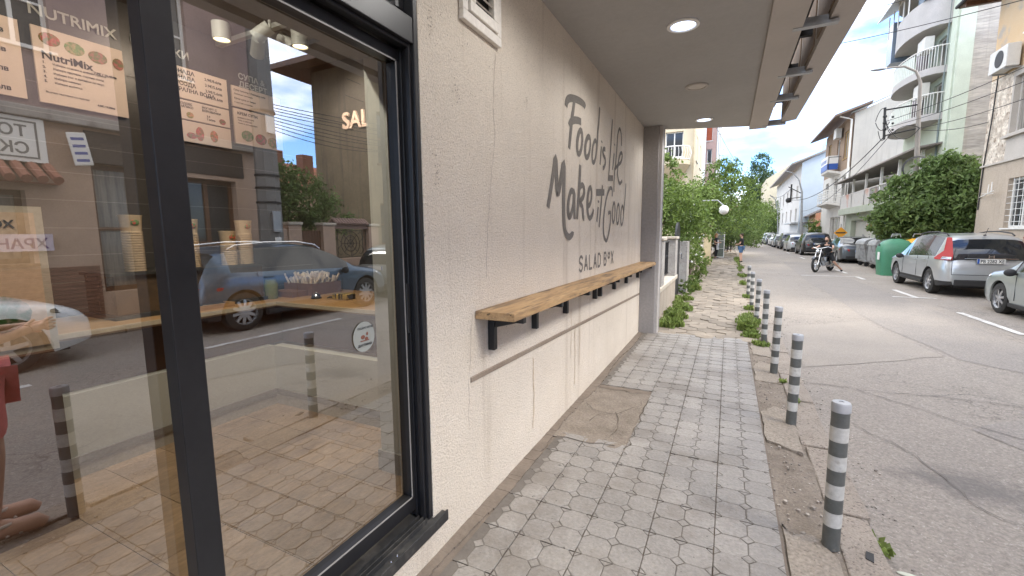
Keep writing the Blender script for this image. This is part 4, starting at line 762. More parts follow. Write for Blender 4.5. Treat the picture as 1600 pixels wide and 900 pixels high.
def car(label, x, y, shape, L, W, pm, wr=.33, wf=.80, wb=.19, spokes=5, detail=2, rz=0., name='parked_car', group='parked cars', clad=False, lamp='h', plate=None, rails=False, hscale=1., glass=None):
    """x = centre line, y = rear bumper; front looks to +y"""
    sp = SHAPES[shape]; root = thing(name, label, 'car', (0, 0, 0), 0, group); hw0 = W/2; gm = glass or M['carglass']
    ys = []; n_ = 76 if detail > 1 else 44
    for i in range(n_+1): ys.append(L*i/n_)
    for e in (.004, .012, .025, .04): ys += [L*e, L*(1-e)]
    ys = sorted(set(round(v, 4) for v in ys)); yw = (L*wb, L*wf); Ra = wr+.055; rows = []
    for y_ in ys:
        f = y_/L; top = smooth_tab(sp['top'], f, .012)*hscale; belt = min(smooth_tab(sp['belt'], f, .012)*hscale, top-.012)
        end = min(1, (f/.075))if f < .075 else (min(1, (1-f)/.11) if f > .89 else 1); pl_ = 1-.20*(1-math.sqrt(max(0, 1-(1-end)**2)))-(.05*(max(0, abs(f-.45)-.25)/.3)**2)
        hw = hw0*pl_; low = sp['low']+(.10*(1-end) if f > .5 else .07*(1-end)); arch = low; inarch = False
        for c_ in yw:
            d = abs(y_-c_)
            if d < Ra: arch = max(low, wr+math.sqrt(Ra*Ra-d*d)); inarch = arch > low+.02
        gl = max(0, min(1, (top-belt)/.5)); rw = hw*(.90-(.90-sp['roof']/ .79)*gl*.8) if gl > 0 else hw*.9
        rw = hw*(.93-.18*gl)
        z1 = max(arch+.004, sp['cl']+.08); z2 = max(arch+.006, z1+.002, belt-.30); z3 = max(arch+.01, belt-.10)
        te = top-.03-.03*gl if top-belt > .10 else belt+(top-belt)*.5
        rows.append([(hw-.30, arch), (hw-.035, arch), (hw-.012 if not inarch else hw, z1), (hw+.0, z2), (hw-.008, z3), (hw-.045, belt), (rw if gl > .05 else hw*.86, te), (rw*.80, te+(top-te)*.72), (rw*.45, te+(top-te)*.95), (0, top)])
    K = len(rows[0]); groups = {'body': [], 'clad': [], 'glass': [], 'well': []}
    def classify(i, k):
        f = (ys[i]+ys[i+1])/2/L
        if k == 0: return 'well'
        if k == 1: return 'clad' if clad else 'body'
        if k == 5 and sp['g0'] < f < sp['g1']:
            gap = lerp_tab(sp['top'], f)-lerp_tab(sp['belt'], f)
            if gap < .17: return 'body'
            for pf in ()  if shape != 'zz' else ((.40, .008) if shape != 'sedan' else (.42, .010), (.20, .008) if shape == 'suv' else (0, 0)):
                if abs(f-pf[0]) < pf[1]: return 'body'
            return 'glass'
        slope = (lerp_tab(sp['top'], f+.01)-lerp_tab(sp['top'], f-.01))/(.02*L)
        if k >= 6:
            if f > .5 and sp['g1']-.10 < f < sp['g1']+.028 and slope < -.20: return 'glass'
            if shape == 'sedan' and .185 < f < .30 and slope > .2: return 'glass'
            if shape != 'sedan' and .017 < f < .075 and slope > .3: return 'glass'
        return 'body'
    V = {g_: MB() for g_ in groups}
    for sg in (1, -1):
        for g_, mb in V.items():
            idx = {}
            def vid(i, k):
                if (i, k) not in idx: idx[(i, k)] = len(mb.v); mb.v.append((sg*rows[i][k][0], ys[i], rows[i][k][1]))
                return idx[(i, k)]
            for i in range(len(ys)-1):
                for k in range(K-1):
                    if classify(i, k) == g_:
                        fc = (vid(i, k), vid(i+1, k), vid(i+1, k+1), vid(i, k+1)); mb.f.append(fc if sg > 0 else fc[::-1])
            if g_ == 'body':
                for i in (0, len(ys)-1):
                    fc = [vid(i, k) for k in range(K)]; b0 = len(mb.v); mb.v.append((0, ys[i], rows[i][0][1])); mb.f.append(tuple(fc)+(b0,))
    def weld(o):
        me = o.data; bm = bmesh.new(); bm.from_mesh(me); bmesh.ops.remove_doubles(bm, verts=bm.verts, dist=.0006); bmesh.ops.recalc_face_normals(bm, faces=bm.faces); bm.to_mesh(me); bm.free()
        try: me.set_sharp_from_angle(angle=R(50))
        except Exception: pass
        return o
    weld(V['body'].build('body', pm, root, smooth=True, world=False, fix=False))
    if clad: weld(V['clad'].build('lower_cladding', M['blackplastic'], root, smooth=True, world=False, fix=False))
    weld(V['glass'].build('windows', gm, root, smooth=True, world=False, fix=False)); weld(V['well'].build('wheel_arch', M['blackplastic'], root, smooth=True, world=False, fix=False))
    q = MB(); q.box((-hw0+.31, L*.05, sp['low']-.04), (hw0-.31, L*.95, .62)); q.box((-hw0+.07, yw[0]+Ra+.02, sp['low']-.03), (hw0-.07, yw[1]-Ra-.02, sp['low']+.05)); q.build('underbody', M['blackplastic'], root, world=False)
    for yy in yw:
        for sg in (1, -1): wheel_parts(root, sg*(hw0-.125), yy, wr, sg, spokes)
    bz = smooth_tab(sp['belt'], .05)*hscale
    # tail and head lamps, bumper insert, plate
    for sg in (1, -1):
        q = MB()
        if lamp == 'v':
            P = [(hw0*.90*sg, L*.003, .98), (hw0*.80*sg, -.005, .98), (hw0*.775*sg, L*.012, 1.12), (hw0*.73*sg, L*.075, 1.57), (hw0*.79*sg, L*.085, 1.57), (hw0*.87*sg, L*.06, 1.22), (hw0*.99*sg, L*.115, 1.02), (hw0*1.0*sg, L*.10, .98)]
            q.prism([(p[0], p[1]-.012, p[2]) for p in P], (sg*.025, .05, 0))
            lo_ = q.build('tail_lamp', M['tailred'], root, world=False, smooth=True, bevel=.006)
            q = MB(); q.prism([(hw0*.965*sg, L*.045-.014, 1.0), (hw0*.84*sg, -.022, 1.0), (hw0*.83*sg, -.018, 1.06), (hw0*.95*sg, L*.03-.01, 1.07)], (sg*.022, .02, 0)); q.build('reversing_lens', M['lamp'], lo_, world=False)
        else:
            zt = bz-.06; q.prism([(hw0*.55*sg, -.012, zt-.14), (hw0*.82*sg, .03, zt-.15), (hw0*1.005*sg, .30, zt-.05), (hw0*1.005*sg, .32, zt), (hw0*.84*sg, .035, zt), (hw0*.55*sg, -.008, zt-.02)], (0, .06, 0))
            q.build('tail_lamp', M['tailred'], root, world=False, bevel=.006)
        q = MB(); hz = lerp_tab(sp['belt'], .95)*hscale
        q.prism([(hw0*.50*sg, L-.02, hz-.16), (hw0*.80*sg, L-.10, hz-.14), (hw0*.985*sg, L-.42, hz+.01), (hw0*.93*sg, L-.40, hz+.055), (hw0*.76*sg, L-.16, hz-.0), (hw0*.50*sg, L-.05, hz-.05)], (0, -.05, .0))
        q.build('headlight', M['lamp'] if detail < 3 else M['blackplastic'], root, world=False, bevel=.006)
        q = MB(); my = L*.665; q.ball((sg*(hw0+.08), my, bz+.05), (.10, .055, .075), 12, 8); q.box((sg*(hw0-.05), my-.02, bz-.0), (sg*(hw0+.05), my+.03, bz+.03)); q.build('mirror', M['blackplastic'] if detail > 1 else pm, root, smooth=True, world=False)
        if detail > 1:
            for yh in (.43, .27) if shape != 'hatch' else (.44, .28):
                q = MB(); zz = lerp_tab(sp['belt'], yh)*hscale-.10; q.box((sg*(hw0+.003), L*yh-.09, zz-.012), (sg*(hw0+.03), L*yh+.09, zz+.012)); q.build('handle', pm, root, world=False, bevel=.005)
            for yh in (.40, .235, .655):   # door shut lines
                q = MB(); P = []
                for zz in (sp['cl']+.10, .55, .75, lerp_tab(sp['belt'], yh)*hscale-.11, lerp_tab(sp['belt'], yh)*hscale-.005):
                    P.append((sg*(hw0*1.0-.002 if zz < .9 else hw0-.012), L*yh+(.0 if yh != .235 else max(0, (zz-.55))*-.12), zz))
                q.tube(P, .005, 5); q.build('door_seam', M['ink'], root, world=False)
            q = MB(); q.box((sg*(hw0-.02), yw[0]+Ra+.04, sp['low']), (sg*(hw0+.004), yw[1]-Ra-.04, sp['low']+.08)); q.build('side_skirt', M['blackplastic'], root, world=False, bevel=.01)
    q = MB(); q.box((-hw0*.72, -.018, sp['low']+.03), (hw0*.72, .05, sp['low']+.20)); q.build('bumper_insert', M['blackplastic'], root, world=False, bevel=.02)
    q = MB(); q.box((-hw0*.55, L-.10, .34), (hw0*.55, L+.012, .52)); q.build('grille', M['blackplastic'], root, world=False, bevel=.02)
    q = MB(); pz = plate[1] if plate else .78; q.box((-.26, -.034, pz), (.26, -.012, pz+.115)); po = q.build('number_plate', M['plate'], root, world=False)
    q = MB(); q.box((-.26, -.0355, pz), (-.215, -.0342, pz+.115)); q.build('blue_band', M['blue'], po, world=False)
    if plate: text('plate_text', plate[0], (-.20, -.0355, pz+.018), .115, YM, M['ink'], po, .002, ext=.0006, sx=.80, world=False)
    if rails:
        for sg in (1, -1):
            q = MB(); P = [(sg*hw0*.70, L*v, smooth_tab(sp['top'], v, .012)*hscale+dz-.02) for v, dz in ((.14, 0.0), (.17, .05), (.30, .055), (.45, .055), (.55, .045), (.58, -.0))]; q.tube(P, .018, 8); q.build('roof_rail', M['blackplastic'] if rails == 1 else M['chrome'], root, smooth=True, world=False)
    root.location = (x, y, -.1); root.rotation_euler = (0, 0, rz)
    return root

silver = paint('silver_paint', (.50, .52, .53)); greysil = paint('grey_green_silver', (.40, .44, .43)); bluep = paint('steel_blue_paint', (.10, .145, .20)); whitep = paint('white_car_paint', (.66, .69, .72), .1)
blackp = paint('black_car_paint', (.02, .02, .022), .3); darkp = paint('dark_grey_paint', (.10, .11, .12)); midp = paint('mid_grey_paint', (.25, .26, .27))
crv = car('large silver SUV seen from behind with tall red tail lamps, beside the green container', 6.00, 15.35, 'suv', 4.5, 1.82, silver, .35, .795, .20, 7, 2, clad=True, lamp='v', plate=('PB 2282 XE', .90), rails=1)
q = MB(); q.box((-.44, -.012, 1.03), (.44, .03, 1.13)); q.build('tailgate_trim', M['blackplastic'], crv, world=False, bevel=.01)
q = MB(); q.box((-.50, -.02, 1.018), (.50, .02, 1.033)); q.build('chrome_strip', M['chrome'], crv, world=False)
q = MB(); q.box((-.055, -.028, 1.04), (-.038, -.01, 1.115)); q.box((.038, -.028, 1.04), (.055, -.01, 1.115)); q.box((-.038, -.028, 1.068), (.038, -.01, 1.084)); q.build('badge', M['chrome'], crv, world=False)
q = MB(); q.box((.05, -.022, .66), (.22, -.005, .69)); q.build('tailgate_latch', M['blackplastic'], crv, world=False)
q = MB(); q.tube([(.0, .42, 1.62), (.0, .30, 1.80)], .006, 6); q.ball((0, .43, 1.62), (.03, .05, .02)); q.build('aerial', M['blackplastic'], crv, world=False)
q = MB(); q.tube([(-.05, .12, 1.15), (.35, .18, 1.2), (.55, .2, 1.2)], .008, 6); q.build('rear_wiper', M['blackplastic'], crv, world=False)
q = MB(); q.tube([(-.72, -.006, .60), (.72, -.006, .60)], .006, 5); q.build('tailgate_seam', M['ink'], crv, world=False)
for sg in (1, -1):
    for z_, y_ in ((.565, .0),):
        q = MB(); q.tube([(sg*.72, -.012, .60), (sg*.73, -.012, .98), (sg*.66, .06, 1.3)], .006, 5); q.build('tailgate_seam', M['ink'], crv, world=False)
car('silver grey hatchback cut by the right edge, nose behind the silver SUV', 6.05, 9.35, 'hatch', 4.35, 1.76, greysil, .32, .795, .19, 7, 2)
car('steel blue SUV with chrome roof rails, mirrored in the shop window', 6.10, 4.28, 'cuv', 4.62, 1.86, bluep, .36, .82, .16, 10, 2, clad=True, rails=2)
car('white hatchback mirrored at the left edge of the shop window', 6.15, -1.45, 'hatch', 4.4, 1.82, whitep, .34, .795, .19, 5, 3)
car('dark grey sedan parked just beyond the two grey waste containers', 6.45, 29.6, 'sedan', 4.7, 1.82, darkp, .33, .80, .20, 7, 1, lamp='h', plate=('CB 8051 HA', .62))
car('black SUV leading the far row, right of the orange diamond sign', 5.85, 38.6, 'suv', 4.6, 1.9, blackp, .36, .80, .20, 5, 1, clad=True, lamp='h', plate=('CB 1470 TP', .80))
car('pale silver hatchback squeezed ahead of the black SUV', 5.55, 45.2, 'hatch', 4.2, 1.76, silver, .32, .80, .20, 5, 1)
car('dark SUV second in the far row, past the pale hatchback', 5.6, 51.2, 'suv', 4.5, 1.85, darkp, .34, .80, .20, 5, 1)
far_l = ['mid grey hatchback in the far row under the street lamp', 'silver sedan in the far row before the green trees', 'dark hatchback small in the far row', 'pale grey SUV small in the far row', 'black sedan almost lost at the end of the row', 'silver hatchback last in the far row']
for i, (sh_, pm_) in enumerate((('hatch', midp), ('sedan', silver), ('hatch', darkp), ('suv', silver), ('sedan', blackp), ('hatch', silver))):
    car(far_l[i], 5.5+.08*math.sin(i*2), 57.2+i*6.3, sh_, 4.4, 1.8, pm_, .33, .80, .20, 5, 1)
car('white hatchback parked far away on the left kerb, behind the standing man', 1.9, 62, 'hatch', 4.2, 1.76, whitep, .32, .80, .20, 5, 1)

# ================================================================ CONTAINERS
def waste_container(x, y, rz, label):
    o = thing('waste_container', label, 'dumpster', (0, 0, 0), 0, 'grey metal waste containers'); q = MB()
    a = [(-.62, -.44, .22), (.62, -.44, .22), (.62, .44, .22), (-.62, .44, .22)]; b = [(-.70, -.55, 1.10), (.70, -.55, 1.10), (.70, .55, 1.10), (-.70, .55, 1.10)]
    q.add(a+b, [(0, 1, 2, 3), (4, 5, 6, 7), (0, 1, 5, 4), (1, 2, 6, 5), (2, 3, 7, 6), (3, 0, 4, 7)])
    cm = M.setdefault('dump', mat('dented_galvanised', (.42, .43, .43), (.30, .30, .30), 3, .6, metal=.3, bump=.5, bscale=7, stain=((.12, .10, .09), 3, .55, .6), streak=((.10, .09, .08), .55, .5)))
    q.build('body', cm, o, world=False, bevel=.03)
    q = MB()
    for i in range(-3, 4): q.box((i*.18-.02, -.56, .35), (i*.18+.02, .56, 1.06)); 
    q.box((-.73, -.58, 1.08), (.73, .58, 1.13)); q.build('rim_band', cm, o, world=False, bevel=.01)
    q = MB(); n = 12; P = [(-.72, -.56*math.cos(PI*i/n), 1.13+.28*math.sin(PI*i/n)**.8) for i in range(n+1)]; q.prism(P, (1.44, 0, 0)); q.build('lid', mat('lid_grey', (.36, .37, .37), (.27, .27, .27), 3, .6, bump=.4, bscale=8), o, world=False, smooth=True)
    for sx in (1, -1):
        q = MB(); q.tube([(sx*.71, 0, .95), (sx*.80, 0, .95)], .03, 10); q.build('trunnion', M['steel'], o, world=False)
        for sy in (1, -1): q = MB(); q.lathe([(0, -.03), (.10, -.03), (.10, .03), (0, .03)], 16, (sx*.48, sy*.34, .10), 'x'); q.box((sx*.48-.04, sy*.34-.03, .1), (sx*.48+.04, sy*.34+.03, .23)); q.build('caster', M['rubber'], o, world=False, smooth=True)
    o.location = (x, y, -.1); o.rotation_euler = (0, 0, rz); return o
waste_container(6.55, 27.9, R(92), 'grey dented metal waste container farther from the camera, beside the dark sedan')
waste_container(6.50, 25.6, R(88), 'grey dented metal waste container between the other one and the green bell container')
def bell(x, y, c, c2, label, nm):
    o = thing('recycling_container', label, 'recycling bin', (0, 0, 0), 0, 'coloured recycling containers'); q = MB(); n = 10; secs = []
    for z, hx_, hy in ((.0, .48, .50), (.08, .48, .50), (.75, .53, .55), (1.0, .54, .56), (1.2, .49, .50), (1.36, .36, .36), (1.44, .14, .14)):
        k = len(q.v)
        for j in range(24):
            t = 2*PI*j/24; cx, cy = math.cos(t), math.sin(t); e = .5; q.v.append((hx_*math.copysign(abs(cx)**e, cx), hy*math.copysign(abs(cy)**e, cy), z))
        secs.append(k)
    for a, b in zip(secs[:-1], secs[1:]):
        for j in range(24): q.f.append((a+j, a+(j+1) % 24, b+(j+1) % 24, b+j))
    q.f.append(tuple(secs[-1]+j for j in range(24)))
    q.build('body', mat(nm, c, c2, 2, .45, bump=.1), o, world=False, smooth=True)
    q = MB(); q.lathe([(.0, .02), (.10, .02), (.13, 0)], 20, (-.50, 0, 1.12), 'x'); q.build('hatch', M['blackplastic'], o, world=False)
    q = MB(); q.box((-.555, -.30, .62), (-.530, -.08, .92)); q.build('sign_plate', M['white'], o, world=False)
    q = MB(); q.tube([(-.15, 0, 1.50), (-.12, 0, 1.62), (.12, 0, 1.62), (.15, 0, 1.50)], .02, 8); q.build('lifting_loop', M['steel'], o, world=False)
    o.location = (x, y, -.1); return o
bell(5.95, 22.4, (.06, .23, .13), (.05, .19, .105), 'green bell shaped recycling container ahead of the silver SUV', 'green_plastic')
bell(6.85, 23.2, (.75, .38, .03), (.68, .32, .03), 'yellow orange recycling container behind the silver SUV, right of the green one', 'yellow_plastic')

# ================================================================ PEOPLE
def skin(name, pts, edges, radii, m, parent, sub=2, root=0):
    me = bpy.data.meshes.new(name); me.from_pydata(pts, edges, []); o = bpy.data.objects.new(name, me); COL.objects.link(o); o.parent = parent
    sk = o.modifiers.new('skin', 'SKIN'); sk.use_smooth_shade = True
    if not me.skin_vertices:
        bpy.context.view_layer.objects.active = o
    lay = me.skin_vertices[0].data if me.skin_vertices else None
    for i, r in enumerate(radii):
        rr = r if isinstance(r, tuple) else (r, r); lay[i].radius = rr; lay[i].use_root = (i == root)
    ss = o.modifiers.new('sub', 'SUBSURF'); ss.levels = sub; ss.render_levels = sub; me.materials.append(m); return o
SKIN_ = mat('skin', (.62, .39, .29), (.55, .33, .24), 5, .55, fine=.05)
def person(label, loc, rz, J, top, low, shoe, hair, long_hair=False, sleeves=.35, legs=.5, name='person', group=None, extra=None, sc=1.):
    """J: joint dictionary in metres, local; x right, y forward"""
    o = thing(name, label, 'person', (0, 0, 0), 0, group); D = dict(pel=(0, 0, .92), ch=(0, 0, 1.28), nk=(0, 0, 1.46), hd=(0, .015, 1.60), sl=(-.18, 0, 1.40), sr=(.18, 0, 1.40), el=(-.24, -.02, 1.12), er=(.24, -.02, 1.12), wl=(-.25, .06, .88), wr=(.25, .06, .88),
        hl=(-.10, 0, .88), hr=(.10, 0, .88), kl=(-.11, .02, .48), kr=(.11, .02, .48), al=(-.11, -.02, .09), ar=(.11, -.02, .09), tl=(-.12, .15, .03), tr=(.12, .15, .03))
    D.update(J); V = {k: Vector(v)*sc for k, v in D.items()}
    names = ['pel', 'ch', 'nk', 'hd', 'sl', 'el', 'wl', 'sr', 'er', 'wr', 'hl', 'kl', 'al', 'tl', 'hr', 'kr', 'ar', 'tr']; pts = [tuple(V[n]) for n in names]
    ix = {n: i for i, n in enumerate(names)}; E = [('pel', 'ch'), ('ch', 'nk'), ('nk', 'hd'), ('ch', 'sl'), ('sl', 'el'), ('el', 'wl'), ('ch', 'sr'), ('sr', 'er'), ('er', 'wr'), ('pel', 'hl'), ('hl', 'kl'), ('kl', 'al'), ('al', 'tl'), ('pel', 'hr'), ('hr', 'kr'), ('kr', 'ar'), ('ar', 'tr')]
    ra = dict(pel=(.145, .105), ch=(.15, .105), nk=.052, hd=.075, sl=.058, el=.042, wl=.028, sr=.058, er=.042, wr=.028, hl=.085, kl=.058, al=.040, tl=.032, hr=.085, kr=.058, ar=.040, tr=.032)
    edges = [(ix[a], ix[b]) for a, b in E]; rd = [ra[n] if not isinstance(ra[n], tuple) else ra[n] for n in names]; rd = [tuple(v*sc for v in r) if isinstance(r, tuple) else r*sc for r in rd]
    # hands: palm with five short fingers each
    for sd_, w_, e_ in ((-1, 'wl', 'el'), (1, 'wr', 'er')):
        d = (V[w_]-V[e_]).normalized(); sdv = d.cross(Vector((sd_, 0, 0))); sdv = sdv.normalized() if sdv.length > .2 else Vector((0, 1, 0)); p0 = len(pts); pm_ = V[w_]+d*.075*sc
        pts.append(tuple(pm_)); rd.append((.030*sc, .018*sc)); edges.append((ix[w_], p0))
        for k in range(4):
            off_ = sdv*(k-1.5)*.019*sc; a = pm_+off_+d*.045*sc; b = a+d*(.036-.006*abs(k-1.2))*sc; pts.append(tuple(a)); pts.append(tuple(b)); rd += [.0085*sc, .0075*sc]; edges += [(p0, len(pts)-2), (len(pts)-2, len(pts)-1)]
        a = V[w_]+d*.04*sc+sdv*.035*sc; b = a+d*.035*sc+sdv*.012*sc; pts += [tuple(a), tuple(b)]; rd += [.010*sc, .008*sc]; edges += [(ix[w_], len(pts)-2), (len(pts)-2, len(pts)-1)]
    skin('body', pts, edges, rd, SKIN_, o)
    hd = V['hd']; up = (V['hd']-V['nk']).normalized()
    q = MB(); c = hd+up*.02*sc; q.ball(c, (.075*sc, .095*sc, .115*sc), 16, 12); q.ball(c+Vector((0, .098, -.01))*sc, (.012*sc, .02*sc, .022*sc), 8, 6)
    for s_ in (1, -1): q.ball(c+Vector((s_*.076, -.005, -.005))*sc, (.012*sc, .02*sc, .03*sc), 8, 6)
    ho = q.build('head', SKIN_, o, smooth=True, world=False)
    q = MB()
    for s_ in (1, -1): q.ball(c+Vector((s_*.03, .085, .012))*sc, (.012*sc, .008*sc, .007*sc), 8, 6)
    q.box(c+Vector((-.022, .086, -.052))*sc, c+Vector((.022, .092, -.046))*sc); q.build('eyes_and_mouth', M['ink'], ho, world=False)
    q = MB(); q.ball(c+Vector((0, -.018, .028))*sc, (.084*sc, .098*sc, .108*sc), 14, 10)
    if long_hair: q.tube([c+Vector((0, -.06, .02))*sc, c+Vector((0, -.09, -.12))*sc, c+Vector((0, -.09, -.25))*sc], [.085*sc, .08*sc, .04*sc], 10)
    q.build('hair', hair, o, smooth=True, world=False)
    # clothes: a second skin slightly larger
    def cl(nm, seq, rr, m): 
        P = [tuple(V[s] if isinstance(s, str) else Vector(s)*sc) for s, _ in seq]; return skin(nm, P, rr, [tuple(v*sc for v in r_) if isinstance(r_, tuple) else r_*sc for _, r_ in seq], m, o)
    L_ = lambda a, b, f: tuple((V[a]+(V[b]-V[a])*f)/sc)
    seq = [('ch', (.170, .125)), ('pel', (.155, .118)), ('sl', .072), (L_('sl', 'el', sleeves*2 if sleeves < .5 else 1), .060), ('sr', .072), (L_('sr', 'er', sleeves*2 if sleeves < .5 else 1), .060), (L_('ch', 'nk', .6), .085)]
    ed = [(0, 1), (0, 2), (2, 3), (0, 4), (4, 5), (0, 6)]
    if sleeves >= .5: seq += [('wl', .038), ('wr', .038)]; ed += [(3, 7), (5, 8)]
    cl('shirt', seq, ed, top)
    lf = min(1, legs*2); seq = [('pel', (.158, .122)), ('hl', .108), (L_('hl', 'kl', lf), .088 if lf < 1 else .075), ('hr', .108), (L_('hr', 'kr', lf), .088 if lf < 1 else .075)]; ed = [(0, 1), (1, 2), (0, 3), (3, 4)]
    if legs > .5: seq += [(L_('kl', 'al', (legs-.5)*2), .058), (L_('kr', 'ar', (legs-.5)*2), .058)]; ed += [(2, 5), (4, 6)]
    cl('trousers', seq, ed, low)
    for a_, t_ in (('al', 'tl'), ('ar', 'tr')):
        q = MB(); A_, T_ = V[a_], V[t_]; h_ = A_+(A_-T_)*.25; q.tube([(h_.x, h_.y, T_.z+.015*sc), (A_.x, A_.y, T_.z+.025*sc), (T_.x, T_.y, T_.z+.012*sc), tuple(T_+(T_-A_)*.18+Vector((0, 0, 0)))], [.035*sc, .046*sc, .045*sc, .028*sc], 12); q.build('shoe', shoe, o, smooth=True, world=False)
    if extra: extra(o, V, sc)
    o.location = loc; o.rotation_euler = (0, 0, rz); return o
try:
    blk = flat('black_cloth', (.02, .02, .022), .9); jean = mat('denim_blue', (.10, .20, .36), (.07, .14, .27), 9, .9); hairb = flat('brown_hair', (.05, .03, .02), .7); hairr = flat('reddish_hair', (.30, .13, .06), .7); pinkc = mat('coral_cloth', (.85, .26, .27), (.78, .22, .23), 6, .85, bump=.2, bscale=20); wsh = flat('white_leather', (.65, .6, .55), .5)
    person('man in dark t-shirt and blue denim shorts standing at the kerb with hands together', (.66, 27.6, -.02), R(75), dict(wl=(-.10, .20, 1.08), wr=(.10, .22, 1.08), el=(-.26, .02, 1.12), er=(.26, .02, 1.12)), blk, jean, blk, hairb, legs=.42, sc=.93)
    def apron(o, V, sc): q = MB(); q.box((-.17*sc, .125*sc, .62*sc), (.17*sc, .15*sc, 1.30*sc)); q.box((-.19*sc, .08*sc, .62*sc), (-.17*sc, .15*sc, 1.0*sc)); q.box((.17*sc, .08*sc, .62*sc), (.19*sc, .15*sc, 1.0*sc)); q.build('apron', flat('white_apron', (.62, .62, .63), .8), o, world=False, bevel=.01)
    person('woman with reddish hair in black clothes and white apron beside the white glass case', (-.70, 31.2, -.02), R(-105), dict(wl=(-.08, .18, 1.25), el=(-.25, .05, 1.15), wr=(.12, .22, 1.12)), blk, blk, blk, hairr, True, .35, .98, extra=apron, sc=.92)
    person('distant person in black walking between the trees on the pavement', (-.15, 40.5, -.02), R(170), dict(kl=(-.11, .12, .50), al=(-.11, .16, .09), tl=(-.12, .32, .05)), blk, darkc if 'darkc' in globals() else blk, blk, hairb, legs=.95)
    person('second distant walker in dark clothes just right of the other', (.10, 42.5, -.02), R(0), dict(kr=(.11, .12, .50)), flat('navy_cloth', (.03, .04, .08), .9), blk, blk, hairb, legs=.95)
    def straps(o, V, sc):
        for a_ in ('al', 'ar'):
            q = MB(); A_ = V[a_]
            for k in range(3): q.lathe([(.046, -.008), (.05, 0), (.046, .008)], 16, (A_.x, A_.y+.035+.035*k*1.2, A_.z-.005-.012*k)) if k == 0 else q.tube([(A_.x-.045, A_.y+.05*k, .02), (A_.x, A_.y+.05*k, .085-.02*k), (A_.x+.045, A_.y+.05*k, .02)], .008, 8)
            q.build('sandal_strap', wsh, o, smooth=True, world=False)
    person('person in coral pink shorts and white sandals, mirrored at the left edge of the window', (.765, .775, -.02), R(10), dict(el=(-.22, .0, 1.12), er=(.22, 0, 1.12), wl=(-.10, .20, 1.15), wr=(.10, .22, 1.15)), pinkc, pinkc, SKIN_, hairb, legs=.42, extra=straps)
    # ---- motorcycle and rider
    mc = thing('motorcycle', 'black cruiser motorcycle with spoked front wheel stopped in the road', 'motorcycle', (0, 0, 0))
    def mwheel(y_, r, wd, nm):
        q = MB(); n1, n2 = 32, 10
        for i in range(n1):
            for j in range(n2):
                a, b = 2*PI*i/n1, 2*PI*j/n2; rr = r-wd/2+wd/2*math.cos(b); q.v.append((wd/2*math.sin(b), y_+rr*math.cos(a), r+rr*math.sin(a)))
        for i in range(n1):
            for j in range(n2): q.f.append((i*n2+j, ((i+1) % n1)*n2+j, ((i+1) % n1)*n2+(j+1) % n2, i*n2+(j+1) % n2))
        t = q.build(nm, M['rubber'], mc, smooth=True, world=False)
        q = MB(); q.lathe([(r-wd*.95, -.02), (r-wd*1.15, 0), (r-wd*.95, .02), (r-wd*.8, 0)], 32, (0, y_, r), 'x', cap=False); q.tube([(-.05, y_, r), (.05, y_, r)], .04, 10)
        for i in range(20): a = 2*PI*i/20; q.tube([(0.03*(-1)**i, y_, r), (0, y_+(r-wd)*math.cos(a), r+(r-wd)*math.sin(a))], .004, 4)
        q.lathe([(.02, .055), (.13, .055), (.13, .06), (.02, .06)], 20, (0, y_, r), 'x', cap=False); q.build('spoked_rim', M['chrome'], t, smooth=True, world=False)
    mwheel(1.45, .34, .10, 'front_wheel'); mwheel(0, .32, .15, 'rear_wheel')
    for s_ in (1, -1): q = MB(); q.tube([(s_*.09, 1.45, .34), (s_*.09, 1.12, 1.02)], [.028, .022], 10); q.build('fork', M['chrome'], mc, smooth=True, world=False)
    q = MB(); q.tube([(-.38, .85, 1.08), (-.30, .98, 1.14), (-.1, 1.08, 1.08), (.1, 1.08, 1.08), (.30, .98, 1.14), (.38, .85, 1.08)], .014, 8); q.build('handlebar', M['chrome'], mc, smooth=True, world=False)
    q = MB(); q.ball((0, 1.24, .95), (.09, .10, .09)); q.build('headlamp', M['chrome'], mc, smooth=True, world=False)
    q = MB(); q.ball((0, .80, .82), (.15, .30, .12)); q.build('tank', blackp, mc, smooth=True, world=False)
    q = MB(); q.ball((0, .32, .70), (.14, .26, .07)); q.ball((0, .02, .74), (.11, .2, .05)); q.build('seat', M['blackplastic'], mc, smooth=True, world=False)
    q = MB(); n = 10; P = [(-.09, .0+.39*math.cos(PI*(.1+.75*i/n)), .32+.39*math.sin(PI*(.1+.75*i/n))) for i in range(n+1)]; P2 = [(-.09, p[1]*.94, .32+(p[2]-.32)*.94) for p in P][::-1]; q.prism(P+P2, (.18, 0, 0)); q.build('rear_mudguard', blackp, mc, world=False)
    q = MB(); P = [(-.06, 1.45+.385*math.cos(PI*(.25+.6*i/n)), .34+.385*math.sin(PI*(.25+.6*i/n))) for i in range(n+1)]; P2 = [(-.06, 1.45+(p[1]-1.45)*.95, .34+(p[2]-.34)*.95) for p in P][::-1]; q.prism(P+P2, (.12, 0, 0)); q.build('front_mudguard', blackp, mc, world=False)
    q = MB(); q.tube([(0, 1.14, .95), (0, .95, .45), (0, .75, .28), (0, .2, .30), (0, 0, .32)], .025, 8); q.tube([(0, 1.12, .92), (0, .5, .74), (0, .1, .68), (0, 0, .32)], .025, 8); q.build('frame', M['blackplastic'], mc, smooth=True, world=False)
